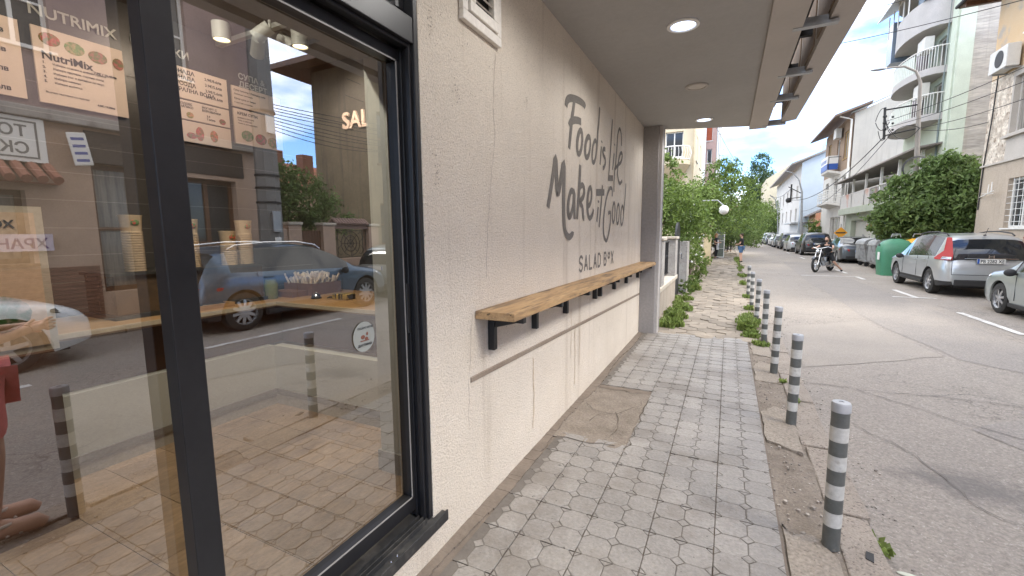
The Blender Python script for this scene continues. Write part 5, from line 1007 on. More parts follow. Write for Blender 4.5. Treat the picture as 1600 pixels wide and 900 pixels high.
    q = MB(); q.box((-.13, .42, .28), (.13, .82, .46)); q.prism([(-.07, .52, .46), (-.07, .64, .46), (-.07, .58, .68), (-.07, .46, .68)], (.14, 0, 0)); q.prism([(-.07, .68, .46), (-.07, .80, .46), (-.07, .90, .66), (-.07, .78, .66)], (.14, 0, 0)); q.lathe([(0, .15), (.09, .15), (.10, .12)], 16, (0, .60, .37), 'x'); q.lathe([(0, -.15), (.09, -.15), (.10, -.12)], 16, (0, .60, .37), 'x'); q.build('engine', M['steel'], mc, world=False, bevel=.015)
    for z_ in (.26, .36): q = MB(); q.tube([(-.14, .85, .45), (-.17, .72, .25), (-.18, .2, z_-.02), (-.18, -.35, z_)], [.022, .022, .035, .04], 10); q.build('exhaust', M['chrome'], mc, smooth=True, world=False)
    for s_ in (1, -1): q = MB(); q.tube([(s_*.28, .98, 1.14), (s_*.33, 1.02, 1.28)], .007, 6); q.ball((s_*.34, 1.02, 1.31), (.06, .012, .04)); q.build('mirror', M['blackplastic'], mc, smooth=True, world=False)
    q = MB(); q.ball((0, -.38, .62), (.04, .03, .03)); q.build('tail_light', M['tailred'], mc, smooth=True, world=False)
    mrz = R(148.5); mc.location = (4.15, 23.9, -.1); mc.rotation_euler = (0, R(3), mrz); mc.scale = (.95, .95, .95)
    beard = lambda o, V, sc: MB().ball(V['hd']+Vector((0, .05, -.06)), (.055, .055, .06)).build('beard', hairb, o, smooth=True, world=False)
    person('bearded rider in black t-shirt and shorts astride the motorcycle, one foot on the road', (4.15, 23.9, -.1), mrz, dict(pel=(0, .28, .84), ch=(0, .42, 1.18), nk=(0, .50, 1.35), hd=(0, .55, 1.49), sl=(-.18, .44, 1.30), sr=(.18, .44, 1.30), el=(-.33, .66, 1.13), er=(.33, .66, 1.13), wl=(-.38, .86, 1.10), wr=(.38, .86, 1.10),
        hl=(-.10, .30, .80), hr=(.10, .30, .80), kl=(-.30, .42, .44), kr=(.26, .60, .55), al=(-.48, .05, .09), ar=(.20, .62, .26), tl=(-.54, .18, .03), tr=(.20, .76, .22)), blk, blk, blk, hairb, legs=.48, extra=beard, sc=.94)
except Exception as e:
    import traceback; traceback.print_exc()

# ================================================================ VEGETATION HELPERS
def leaves(blobs, n, size, clump=.35, up=.4, flat_=1.0):
    """leaf quads in clumps spread through overlapping ellipsoids"""
    q = MB(); tot = sum(b[3]**2 if not isinstance(b[3], tuple) else b[3][0]*b[3][2] for b in blobs)
    for b in blobs:
        r = b[3] if isinstance(b[3], tuple) else (b[3],)*3; m_ = int(n*(r[0]*r[2])/tot); per = 26
        for c_ in range(max(1, m_//per)):
            while True:
                d = Vector((random.uniform(-1, 1), random.uniform(-1, 1), random.uniform(-1, 1)))
                if .15 < d.length < 1: break
            d = d.normalized()*(d.length**.45); cc = Vector((b[0]+d.x*r[0], b[1]+d.y*r[1], b[2]+d.z*r[2])); cr = clump*random.uniform(.5, 1.2)*min(1, r[0])
            for k in range(per):
                p = cc+Vector((random.gauss(0, .5), random.gauss(0, .5), random.gauss(0, .38)))*cr; nn = Vector((random.gauss(0, 1), random.gauss(0, 1), random.gauss(up, .8))).normalized()
                a = nn.orthogonal().normalized(); a = (Matrix.Rotation(random.uniform(0, 2*PI), 3, nn) @ a); bb = nn.cross(a); s_ = size*random.uniform(.45, 1.45)
                q.add([p-a*s_, p-bb*s_*.45+nn*s_*.15, p+a*s_, p+bb*s_*.45+nn*s_*.15], [(0, 1, 2, 3)])
    return q
def tree(label, base, blobs, n, size, lm, trunk_r=.12, group='street and garden trees', clump=.4, name='tree', cat='tree', limbs=True):
    o = thing(name, label, cat, base, 0, group); leaves(blobs, int(n*.8), size, clump).build('crown', lm, o, fix=False)
    q = MB(); b = Vector(base); zt = min(bb[2] for bb in blobs); cx = sum(bb[0] for bb in blobs)/len(blobs); cy = sum(bb[1] for bb in blobs)/len(blobs); fork = Vector((b.x*.6+cx*.4, b.y*.6+cy*.4, max(b.z+.4, zt*.75)))
    q.tube([b, b.lerp(fork, .5)+Vector((.04, 0, 0)), fork], [trunk_r*1.2, trunk_r, trunk_r*.8], 10)
    if limbs:
        for bb in blobs: c_ = Vector(bb[:3]); q.tube([fork, fork.lerp(c_, .5)+Vector((random.uniform(-.1, .1), 0, .1)), c_], [trunk_r*.6, trunk_r*.35, .012], 6)
    q.build('trunk', M['bark'], o, smooth=True); return o
def tuft(mb, x, y, h, n, r, z=-.01):
    for i in range(n):
        a = random.uniform(0, 2*PI); d = random.uniform(0, r); bx, by = x+d*math.cos(a), y+d*math.sin(a); L_ = h*random.uniform(.4, 1.1); la = random.uniform(0, 2*PI); ln = random.uniform(.1, .75)*L_; w_ = .007+.006*random.random()
        t = Vector((bx+ln*math.cos(la), by+ln*math.sin(la), z+L_)); m_ = Vector((bx+ln*.35*math.cos(la), by+ln*.35*math.sin(la), z+L_*.62)); s_ = Vector((-math.sin(la), math.cos(la), 0))*w_
        b_ = Vector((bx, by, z)); mb.add([b_-s_, b_+s_, m_+s_*1.4, m_-s_*1.4, t], [(0, 1, 2, 3), (3, 2, 4)])
        if random.random() < .7: p = m_; u = s_.normalized()*.022; v_ = (t-m_).normalized()*.035; mb.add([p, p+u+v_*.5, p+v_*1.4, p-u+v_*.5], [(0, 1, 2, 3)])

# weeds
wm = MB()
for cy_, cx_, r_2, n_2, h_2 in ((8.15, -.86, .22, 16, .20), (8.7, -.80, .26, 20, .24), (9.3, -.92, .20, 14, .16), (10.0, -.86, .26, 16, .18), (10.8, -.95, .18, 10, .14), (11.6, -.92, .22, 12, .18), (13.6, -.9, .3, 18, .26), (14.6, -.95, .25, 12, .2)):
    for i in range(n_2): a_ = random.uniform(0, 6.3); d_2 = r_2*random.random()**.6; tuft(wm, cx_+d_2*math.cos(a_)*.8, cy_+d_2*math.sin(a_)*1.4, h_2*(1.1-d_2/r_2*.6), 24, .08)
tag(wm.build('weeds', M['grass'], fix=False), 'rank green weeds along the foot of the garden wall past the pillar', 'weeds', kind='stuff')
wm = MB()
for cy_, cx_, r_2, n_2, h_2 in ((7.3, .50, .10, 6, .08), (7.9, .40, .16, 12, .13), (8.4, .34, .2, 18, .19), (8.9, .38, .2, 18, .20), (9.5, .42, .16, 10, .15), (10.6, .48, .12, 6, .12), (12.6, .5, .12, 5, .1)):
    for i in range(n_2): a_ = random.uniform(0, 6.3); d_2 = r_2*random.random()**.6; tuft(wm, cx_+d_2*math.cos(a_)*.8, cy_+d_2*math.sin(a_)*1.4, h_2*(1.1-d_2/r_2*.6), 22, .07)
tag(wm.build('weeds', M['grass'], fix=False), 'low green weeds around the fourth and fifth bollards', 'weeds', kind='stuff')
wm = MB()
for i in range(60): y = 15.5+random.random()*16; tuft(wm, random.choice([-.95, .52])+random.uniform(-.1, .1), y, .16, 20, .10)
for (x, y) in ((.80, 2.95), (.84, 2.85), (.62, 5.5), (.66, 4.9)): tuft(wm, x, y, .03, 14, .04, -.09 if x > .78 else -.01)
tag(wm.build('weeds', M['grass'], fix=False), 'sparse weeds in the joints farther along the pavement', 'weeds', kind='stuff')
# litter
q = MB(); q.ball((.90, 2.72, -.094), (.045, .015, .004)); tag(q.build('dry_leaf', flat('pale_leaf', (.55, .57, .46), .7)), 'pale dry leaf lying in the gutter by the nearest bollard', 'leaf')
q = MB(); q.prism([(.70, 2.62, -.004), (.73, 2.60, -.004), (.745, 2.67, -.002), (.715, 2.68, -.002)], (0, 0, .006)); tag(q.build('dark_leaf', flat('black_leaf', (.03, .03, .03), .7)), 'small dark scrap lying on the kerb stone', 'litter')

# ================================================================ LEFT SIDE BEYOND THE SHOP
stone = mat('rough_grey_render', (.42, .40, .37), (.32, .30, .28), 4, .95, bump=.9, bscale=30, spots=((.2, .18, .17), 22, .62)); coping = mat('pale_coping', (.56, .50, .41), (.46, .41, .34), 4, .9, bump=.4, stain=((.28, .24, .2), 4, .6, .5))
wallm = mat('dirty_plinth_render', (.46, .40, .33), (.36, .31, .26), 3, .95, bump=.5, streak=((.22, .18, .14), .5, .6))
gw = thing('garden_wall', 'low garden wall with rough grey posts, pale coping and grille panels past the pillar', 'wall', (-1.3, 9, 0))
q = MB(); q.box((-1.45, 7.72, -.1), (-1.15, 11.6, .52)); q.build('plinth', wallm, gw, bevel=.01)
q = MB(); q.box((-1.50, 7.72, .521), (-1.10, 11.62, .62)); q.build('coping', coping, gw, bevel=.02)
for y in (8.75, 11.15): q = MB(); q.box((-1.44, y, .621), (-1.12, y+.42, 1.50)); p_ = q.build('post', stone, gw, bevel=.01); q = MB(); q.box((-1.47, y-.04, 1.501), (-1.09, y+.46, 1.56)); q.build('post_cap', coping, p_, bevel=.015)
for y0, y1 in ((7.75, 8.74), (9.18, 11.14)):
    q = MB()
    for z in (.68, 1.42): q.box((-1.30, y0, z), (-1.27, y1, z+.03))
    n = int((y1-y0)/.11)
    for i in range(n): y = y0+(i+.5)*(y1-y0)/n; q.box((-1.292, y-.008, .711), (-1.278, y+.008, 1.419)); q.lathe([(.03, -.004), (.034, 0), (.03, .004)], 10, (-1.285, y, 1.1), 'x')
    q.build('grille_panel', M['blacksteel'], gw)
gp = thing('gate_post', 'tall black round-topped gate leaf between the grey garden posts', 'gate', (-1.2, 12.1, 0))
q = MB(); n = 14; P = [(-1.22, 11.75, 0), (-1.22, 12.65, 0)]+[(-1.22, 12.20+.45*math.cos(PI*i/n), 1.50+.42*math.sin(PI*i/n)) for i in range(n+1)]; q.prism(P, (.05, 0, 0)); q.build('leaf', mat('black_sheet', (.03, .03, .032), None, 4, .5), gp)
q = MB(); q.tube([(-1.16, 12.5, 1.1), (-1.10, 12.5, 1.1), (-1.10, 12.5, .95)], .012, 8); q.build('handle', M['chrome'], gp)
q = MB(); q.box((-1.30, 12.75, -.05), (-.98, 13.4, 1.42)); o = q.build('grey_post', stone, None, bevel=.01); tag(o, 'rough grey square post right of the black gate', 'post')
gw2 = thing('garden_wall', 'pale low wall with stone posts beyond the black gate', 'wall', (-1.15, 18, 0))
q = MB(); q.box((-1.35, 13.45, -.1), (-1.12, 24.0, .75)); q.build('plinth', wallm, gw2)
for y in (16.4, 19.2, 21.6): q = MB(); q.box((-1.40, y, -.05), (-1.02, y+.5, 1.45)); q.box((-1.41, y-.01, .55), (-1.01, y+.51, .60)); q.build('post', coping, gw2, bevel=.012)
q = MB(); q.box((-1.6, 24.2, -.05), (-.80, 25.2, 1.75)); o = q.build('yellow_wall', mat('yellow_plaster', (.62, .50, .30), (.52, .42, .26), 3, .9, bump=.3), None); tag(o, 'short yellow plaster wall end in front of the white glass case', 'wall')
kc = thing('display_case', 'white framed glass display case standing on the pavement beside the woman', 'display case', (-.45, 31.8, 0))
q = MB(); a, b, z0, z1 = -.78, -.22, .02, 1.95
for x in (a, b-.05): q.box((x, 31.8, z0), (x+.05, 31.85, z1))
q.box((a+.05, 31.8, z0), (b-.05, 31.85, z0+.06)); q.box((a+.05, 31.8, z1-.06), (b-.05, 31.85, z1)); q.build('frame', M['white'], kc)
q = MB(); q.box((a+.05, 31.82, z0+.06), (b-.05, 31.83, z1-.06)); q.box((a, 31.86, z0), (b, 32.3, z1)); q.build('glass', mat('case_glass', (.20, .23, .20), (.1, .12, .11), 2, .15), kc)
q = MB()
for z in (.6, 1.1, 1.5): q.box((a+.05, 31.812, z), (b-.05, 31.819, z+.02))
q.build('shelf', M['white'], kc)

# garden trees that hang over the pavement
def B_(px, py, Y, r): p = at(px, py, Y); return (p.x, p.y, p.z, r)
tree('leafy fig tree spilling over the wall just behind the pillar', (-2.6, 13.5, 0), [B_(1045, 340, 13.5, 1.0), B_(1062, 335, 14, .6), B_(1036, 262, 14, .45)], 11000, .055, M['leafA'], .09, clump=.35)
tree('dense garden tree over the black gate, left of the globe lamp', (-2.0, 18.5, 0), [B_(1080, 335, 18.5, 1.1), B_(1065, 318, 19, .7), B_(1095, 318, 19, .85), B_(1110, 335, 19, .75)], 9000, .065, M['leafA'], .12, clump=.4)
tree('tall pale green tree with a thin feathery top against the sky', (-1.9, 26, 0), [B_(1115, 305, 26, 1.2), B_(1140, 325, 26, 1.3), B_(1128, 272, 26, .75), B_(1147, 280, 26, .7), B_(1153, 258, 26, .4), B_(1132, 252, 26, .35), B_(1160, 305, 27, .9)], 8500, .075, M['leafA'], .14, clump=.5)
tree('dark round tree above the women and the display case', (-.9, 36, 0), [B_(1130, 345, 35, 1.5), B_(1152, 345, 36, 1.5), B_(1146, 365, 36, 1.0), B_(1165, 355, 38, 1.3), B_(1120, 372, 35, .6)], 12000, .08, M['leafB'], .14, clump=.5)
tree('street tree at the bend right of the standing man', (1.0, 58, 0), [B_(1170, 345, 58, 2.2), B_(1183, 340, 60, 1.9), B_(1160, 370, 57, 1.2), B_(1172, 372, 57, 1.2)], 8000, .12, M['leafA'], .16, clump=.7)
shr = tree('light green shrub with white flowers growing between the pale wall posts', (-1.1, 15.3, 0), [(-1.1, 15.2, .95, .45), (-1.05, 15.9, .6, .5), (-1.2, 14.6, 1.3, .4), (-.95, 17.5, .4, .35)], 5000, .04, M['leafA'], .04, clump=.22, name='shrub', cat='shrub')
q = MB()
for i in range(26): q.ball((-1.0+random.uniform(-.3, .3), 15.6+random.uniform(-1, 1.4), 1.0+random.uniform(-.4, .55)), .035, 6, 4)
q.build('flowers', M['white'], shr, fix=False)
tree('bushy weed clump at the foot of the pale wall', (-.95, 13.2, 0), [(-.98, 13.0, .22, (.26, .8, .26)), (-.92, 14.2, .16, (.25, .6, .2))], 3000, .035, M['leafA'], .02, clump=.16, name='weed_bush', cat='bush', limbs=False)
def poplar(label, px, py0, Y, h, r, n):
    p = at(px, py0, Y); z = p.z; bl = [(p.x+random.uniform(-.4, .4), Y, z-h*k/6, r*(.35+.65*math.sin(PI*min(.5, .12+k*.13)))) for k in range(6)]
    bl = [(b[0], b[1], b[2], (b[3], b[3], h/8)) for b in bl]; tree(label, (p.x, Y, 0), bl, n, .22, M['leafC'], .3, 'poplars at the end of the street', clump=.9, name='poplar_tree', limbs=False)
poplar('tallest slim poplar at the end of the street', 1188, 254, 112, 15, 2.6, 11000); poplar('shorter poplar standing right of the tallest one', 1199, 278, 118, 12, 2.5, 8000); poplar('shortest poplar, left of the tallest one', 1177, 292, 120, 11, 2.1, 6000)
tree('rounded green street trees right of the poplars before the pale houses', (9.5, 88, 0), [B_(1205, 338, 88, 2.6), B_(1216, 345, 86, 2.2), B_(1196, 352, 90, 2.0), B_(1210, 360, 86, 2.2)], 9000, .16, M['leafB'], .25, clump=.9)

# globe lamp
gp_ = at(1131, 328, 16.2); o = thing('globe_lamp', 'round white globe on a bent arm among the leaves above the pavement', 'street lamp', (gp_.x-.9, 16.2, 0))
q = MB(); q.ball(gp_, .15, 20, 12); q.build('globe', M['white'], o, smooth=True)
q = MB(); q.tube([(gp_.x-1.0, 16.2, 0), (gp_.x-1.0, 16.2, gp_.z+.1), (gp_.x-.8, 16.2, gp_.z+.32), (gp_.x-.2, 16.2, gp_.z+.32), (gp_.x, 16.2, gp_.z+.13)], .02, 8); q.build('pole', M['steel'], o, smooth=True)

# buildings on the left, behind the trees
yel = mat('pale_yellow_render', (.66, .57, .40), (.60, .51, .36), 2, .9, bump=.2); pinkm = mat('dusty_pink_render', (.52, .36, .32), (.47, .32, .29), 2, .9); whb = mat('white_block_wall', (.62, .61, .58), (.54, .53, .51), 1.5, .9, bump=.2)
yb = thing('yellow_house', 'pale yellow apartment house with a rounded white balcony above the pavement trees', 'building', (-6, 30, 0))
q = MB(); facade(q, 'y', 28.0, -1, -14, -2.05, -.1, 9.5, [(-3.62, -2.62, 6.05, 7.5)], .2); q.box((-14, 28.25, -.1), (-2.07, 38, 9.5)); facade(q, 'x', -2.05, 1, 28.0, 38, -.1, 9.5, [(30, 31.4, 6.1, 7.6), (33.5, 34.9, 6.1, 7.6)], .15); q.build('wall', yel, yb)
window(yb, 'y', 28.0, -1, (-3.62, -2.62, 6.05, 7.5), .18, cols=2); window(yb, 'x', -2.05, 1, (30, 31.4, 6.1, 7.6)); window(yb, 'x', -2.05, 1, (33.5, 34.9, 6.1, 7.6))
cx, cy = -3.15, 27.9; n = 16
def arcp(r, z, a0=0, a1=PI): return [(cx+r*math.cos(a0+(a1-a0)*i/n), cy-r*.75*math.sin(a0+(a1-a0)*i/n), z) for i in range(n+1)]
q = MB(); q.prism(arcp(.95, 5.55), (0, 0, .22)); bo = q.build('balcony', yel, yb, smooth=True)
q = MB(); k = n+1; A_ = arcp(.95, 5.55); B2 = arcp(.45, 4.7); q.v = A_+B2; q.f = [(i, i+1, k+i+1, k+i) for i in range(n)]; q.build('balcony_bracket', mat('ochre_render', (.50, .40, .26), None, 3, .9), bo, smooth=True)
q = MB(); q.tube(arcp(.92, 6.55), .035, 6); q.tube(arcp(.92, 5.85), .03, 6)
for i in range(n+1): p = arcp(.92, 5.85)[i]; p2 = arcp(1.02, 6.2)[i]; p3 = arcp(.92, 6.55)[i]; q.tube([p, p2, p3], .014, 5)
q.build('railing', M['white'], bo, smooth=True)
q = MB(); q.tube([(-2.0, 27.95, 4.0), (-2.0, 27.95, 9.4)], .05, 8); q.build('downpipe', yel, yb)
wb_ = thing('white_block', 'white wall of hollow blocks between the yellow and the pink house', 'building', (-3, 39, 0)); q = MB(); q.box((-12, 38.3, -.1), (-2.15, 43, 13)); q.build('wall', mat('block_wall', (.62, .63, .64), (.50, .52, .54), 5, .9, bump=.5, bscale=12), wb_)
pk = thing('pink_house', 'dusty pink apartment house with white framed windows behind the feathery tree', 'building', (-3, 46, 0)); q = MB(); xs = -2.85; xe = -1.2
hol = [(-2.7, -2.2, 7.7, 8.9), (-2.05, -1.65, 7.7, 8.9), (-2.7, -1.65, 9.6, 11.2)]; facade(q, 'y', 43.2, -1, -8, -1.3, -.1, 15, hol, .25); q.box((-8, 43.5, -.1), (-1.32, 60, 15)); q.build('wall', pinkm, pk); q = MB(); facade(q, 'x', -1.3, 1, 43.2, 60, -.1, 15, [], .1); q.build('side_wall', whb, pk)
for h in hol[:2]: window(pk, 'y', 43.2, -1, h, .2, cols=1)
window(pk, 'y', 43.2, -1, hol[2], .24, gm=mat('orange_awning', (.55, .14, .07), None, 2, .8), cols=1)
q = MB(); q.lathe([(0, .08), (.25, .05), (.35, 0)], 18, (-2.7, 43.0, 9.7), 'y'); q.build('satellite_dish', M['white'], pk, smooth=True)
for x in (-1.28, -1.15, -1.02): q = MB(); q.tube([(x, 43.0, 0), (x, 43.0, 14)], .035, 6); q.build('pipe', M['steel'], pk)

# ================================================================ RIGHT SIDE: FROM THE CAMERA TO THE HORIZON
FX = 8.3
# --- shop front straight across (mirrored in the window)
ac = thing('shopfront_across', 'pinkish house with dark shuttered wooden shopfront across the street, mirrored in the window', 'building', (12, 2, 0))
stu = mat('warm_pier_render', (.50, .36, .27), (.42, .30, .23), 2, .9, bump=.3); pkw = mat('dusty_rose_render', (.36, .26, .24), (.30, .22, .205), 1.5, .9, bump=.2, stain=((.22, .17, .16), 1.5, .6, .4)); brick = mat('brown_brick', (.25, .12, .08), (.18, .085, .055), 4, .9, bump=.3)
hs = [(4.25, 5.6, .55, 3.1), (5.75, 7.0, 1.45, 3.0), (1.0, 3.3, 1.2, 2.5)]
q = MB(); facade(q, 'x', FX, -1, -8, 7.85, 0, 3.75, hs, .3); q.build('ground_floor', stu, ac)
wins = [(5.55, 6.15, 5.15, 6.95), (3.0, 3.9, 5.0, 6.6), (0, 1, 5.0, 6.6), (6.3, 7.0, 7.6, 8.9), (3.0, 3.9, 7.6, 8.9)]
q = MB(); facade(q, 'x', FX, -1, -8, 7.85, 3.95, 9.2, wins, .2); q.box((FX+.35, -8, 0), (16, 7.8, 9.2)); facade(q, 'y', 7.85, 1, FX, 16, 0, 9.2, [], .1); q.build('upper_wall', pkw, ac)
q = MB(); q.box((FX-.18, -8, 3.751), (FX+.1, 7.9, 3.949)); q.build('string_course', mat('grey_cornice', (.40, .37, .34), (.3, .27, .25), 3, .9, stain=((.15, .13, .12), 3, .55, .6)), ac, bevel=.02)
for h in wins: window(ac, 'x', FX, -1, h, .15, cols=2, rows=2)
window(ac, 'x', FX, -1, hs[0], .25, M['oldwood'], M['curtain'], 2, 2, .10, False, 'wooden_door'); window(ac, 'x', FX, -1, hs[1], .25, M['oldwood'], M['winglass'], 2, 1, .09, True)
window(ac, 'x', FX, -1, hs[2], .25, M['oldwood'], M['curtain'], 3, 1, .09, True)
q = MB(); q.box((FX-.02, 4.2, 3.1), (FX+.1, 7.2, 3.70))
for i in range(9): q.box((FX-.03, 4.2, 3.12+i*.065), (FX-.0202, 7.2, 3.15+i*.065))
q.build('roller_shutter', M['shutter'], ac)
for i in range(13): 
    pass
q = MB()
for i in range(14):
    z = .06+i*.075; q.box((FX-.015, -8, z), (FX-.001, 4.2, z+.066))
q.build('brick_plinth', brick, ac)
q = MB(); q.box((FX-.10, -3, 2.62), (FX-.001, 3.75, 2.64)); k = 0
for i in range(34):
    y = -3+i*.2; q.tube([(FX-.05, y, 2.95), (FX-.50, y, 2.66)], .075, 8)
q.build('tiled_awning', mat('terracotta_tile', (.36, .16, .11), (.28, .12, .08), 6, .8, bump=.3), ac, smooth=True)
sg = thing('shop_sign', 'white sign board with a grey border and grey letters ТО and СК, mirrored at the left edge', 'sign', (FX-.12, 2, 2.95), 0)
q = MB(); q.box((FX-.12, -.6, 2.98), (FX-.06, 3.62, 3.74)); q.build('board', M['white'], sg)
q = MB(); greyb = flat('grey_border', (.20, .19, .18), .7)
for a in ((-.5, 3.52, 3.04, 3.07), (-.5, 3.52, 3.65, 3.68)): q.box((FX-.125, a[0], a[2]), (FX-.1201, a[1], a[3]))
q.box((FX-.125, 3.49, 3.07), (FX-.1201, 3.52, 3.65)); q.build('border', greyb, sg)
text('sign_text', 'ТО', (FX-.122, 3.40, 3.41), .26, XM, greyb, sg, .006); text('sign_text', 'СК', (FX-.122, 3.40, 3.12), .26, XM, greyb, sg, .006)
bn = thing('banner', 'white banner lettered ХРАНА ЗА on the shopfront across, mirrored at the left edge', 'banner', (FX-.08, 2.9, 1.45), 0)
q = MB(); q.box((FX-.10, 1.2, 1.42), (FX-.08, 3.55, 1.72)); q.build('cloth', flat('lilac_white', (.60, .52, .62), .7), bn); text('banner_text', 'ХРАНА ЗА', (FX-.102, 3.48, 1.47), .24, XM, flat('violet_ink', (.12, .05, .2), .7), bn, .006)
ts = thing('notice_board', 'small tilted white notice on the pier across, mirrored beside the mullion', 'sign', (FX-.2, 4.05, 3.3), 0)
q = MB(); q.box((-.02, -.14, -.30), (.02, .14, .30)); q.build('panel', M['white'], ts, world=False, bevel=.02); 
for i in range(4): q = MB(); q.box((-.0225, -.10, .16-i*.13), (-.0205, .09, .21-i*.13)); q.build('lettering', flat('blue_ink', (.10, .12, .35), .7), ts, world=False)
ts.rotation_euler = (R(8), 0, 0)

# --- thick concrete pole
cp = thing('concrete_pole', 'thick grey concrete utility pole with clamps and notices, mirrored in the window', 'utility pole', (7.35, 7.15, 0))
q = MB(); q.lathe([(.29, 0), (.25, 5), (.2, 9.5)], 8, (7.45, 7.25, 0)); q.build('shaft', mat('pole_concrete', (.22, .215, .21), (.17, .165, .16), 3, .9, bump=.3), cp)
for z in (2.45, 2.8, 3.1, 4.6): q = MB(); q.lathe([(.285, 0), (.285, .04)], 16, (7.45, 7.25, z)); q.build('clamp', M['blacksteel'], cp)
q = MB(); q.box((7.13, 7.1, 1.75), (7.19, 7.32, 2.25)); q.build('junction_box', M['steel'], cp, bevel=.01)
q = MB(); q.box((7.15, 7.15, 1.35), (7.185, 7.30, 1.62)); q.box((7.15, 7.12, 4.1), (7.185, 7.34, 4.5)); q.build('notice', M['white'], cp)

# --- yard wall with wooden gate and wrought grille
yw_ = thing('yard_wall', 'rendered yard wall with tiled coping, wooden gate and round wrought iron grille, mirrored in the window', 'wall', (8.0, 9.5, 0))
q = MB(); q.box((7.9, 9.62, 0), (8.1, 11.0, .95)); q.box((7.9, 7.72, 0), (8.1, 8.05, 1.85)); q.box((7.86, 8.05, 0), (8.14, 8.46, 1.95)); q.box((7.86, 9.18, 0), (8.14, 9.62, 1.95)); q.box((7.86, 11.0, 0), (8.14, 11.45, 1.95)); q.build('wall', stu, yw_, bevel=.01)
for y0, y1 in ((8.02, 8.49), (9.15, 9.65), (10.97, 11.48)): q = MB(); q.box((7.82, y0, 1.951), (8.18, y1, 2.03)); q.build('pillar_cap', coping, yw_, bevel=.015)
q = MB()
for i in range(12): y = 9.68+i*.112; q.tube([(8.0, y, 2.16), (7.80, y, 2.0)], .045, 6); q.tube([(8.0, y, 2.16), (8.20, y, 2.0)], .045, 6)
q.box((7.9, 9.62, 1.86), (8.1, 11.0, 1.98)); q.build('tiled_coping', mat('old_roof_tile', (.30, .20, .17), (.22, .15, .13), 5, .9), yw_, smooth=True)
q = MB()
for i in range(7): y = 8.48+i*.099; q.box((7.97, y, .05), (8.0, y+.085, 1.80))
q.build('wooden_gate', M['oldwood'], yw_)
q = MB(); cy, cz = 10.31, 1.40
for r in (.12, .25, .38): q.lathe([(r-.008, -.008), (r+.008, 0), (r-.008, .008)], 24, (7.98, cy, cz), 'x', cap=False)
for i in range(8): t = PI*i/4; q.tube([(7.98, cy, cz), (7.98, cy+.38*math.cos(t), cz+.38*math.sin(t))], .009, 5)
for y in (9.66, 9.80, 10.82, 10.96): q.tube([(7.98, y, .96), (7.98, y, 1.84)], .01, 5)
for z in (.98, 1.80): q.tube([(7.98, 9.63, z), (7.98, 10.99, z)], .01, 5)
for sy in (1, -1):
    for sz in (1, -1): q.tube([(7.98, cy+sy*.40, cz+sz*.05), (7.98, cy+sy*.55, cz+sz*.2), (7.98, cy+sy*.42, cz+sz*.36), (7.98, cy+sy*.33, cz+sz*.30)], .008, 5)
q.build('wrought_grille', M['blacksteel'], yw_)
tree('dense dark green tree behind the yard wall, mirrored in the window', (9.6, 9.4, 0), [(9.3, 8.7, 3.0, .8), (9.4, 9.3, 2.8, 1.0), (9.6, 9.9, 2.6, .95), (9.2, 10.6, 2.3, .75), (10.4, 8.6, 3.3, 1.0), (9.4, 9.0, 2.1, .8)], 15000, .06, M['leafB'], .1, clump=.35)
hb = thing('small_red_roof_house', 'small house with red roof and chimneys behind the yard tree', 'building', (28, 24, 0))
q = MB(); q.box((24, 20, 0), (32, 28, 5.0)); q.build('wall', stu, hb); q = MB(); q.prism([(23.6, 19.7, 5), (32.4, 19.7, 5), (28, 19.7, 7.2)], (0, 8.6, 0)); rf = q.build('roof', M.setdefault('redroof', mat('red_tile_roof', (.34, .11, .06), (.26, .09, .05), 4, .9, bump=.4)), hb)
for y in (20.5, 23): q = MB(); q.box((25.6, y, 5.5), (26.3, y+.9, 7.6)); q.build('chimney', brick, rf)

# --- grey-brown stone house with deep eaves (mirrored)
shs = thing('stone_house', 'dark weathered house with deep wooden eaves beside the yard, mirrored in the window', 'building', (10, 13, 0))
old = mat('dark_weathered_render', (.36, .29, .19), (.25, .20, .13), 1.2, .95, bump=.5, bscale=10, streak=((.12, .10, .08), .5, .6)); hs = [(12.4, 13.2, 4.2, 6.0), (12.4, 13.2, 1.3, 2.8), (13.9, 14.8, 4.2, 6.0), (13.9, 14.8, 1.3, 2.8)]
q = MB(); facade(q, 'x', FX+.3, -1, 12, 15.4, 0, 7.6, hs, .2); facade(q, 'y', 12, -1, FX+.3, 11.3, 0, 7.6, [], .1); q.box((FX+.55, 12.05, 0), (11.3, 15.4, 7.6)); q.build('wall', old, shs)
for h in hs: window(shs, 'x', FX+.3, -1, h, .15, M['oldwood'], M['winglass'], 2, 2)
q = MB(); q.prism([(FX-.65, 11.1, 7.6), (12.4, 11.1, 7.6), (12.4, 11.1, 7.78), (FX-.65, 11.1, 7.78)], (0, 4.32, 0)); q.build('eaves', M['oldwood'], shs)
for i in range(9): q = MB(); q.box((FX-.60, 11.2+i*.5, 7.48), (FX+.298, 11.3+i*.5, 7.598)); q.build('rafter', M['oldwood'], shs)

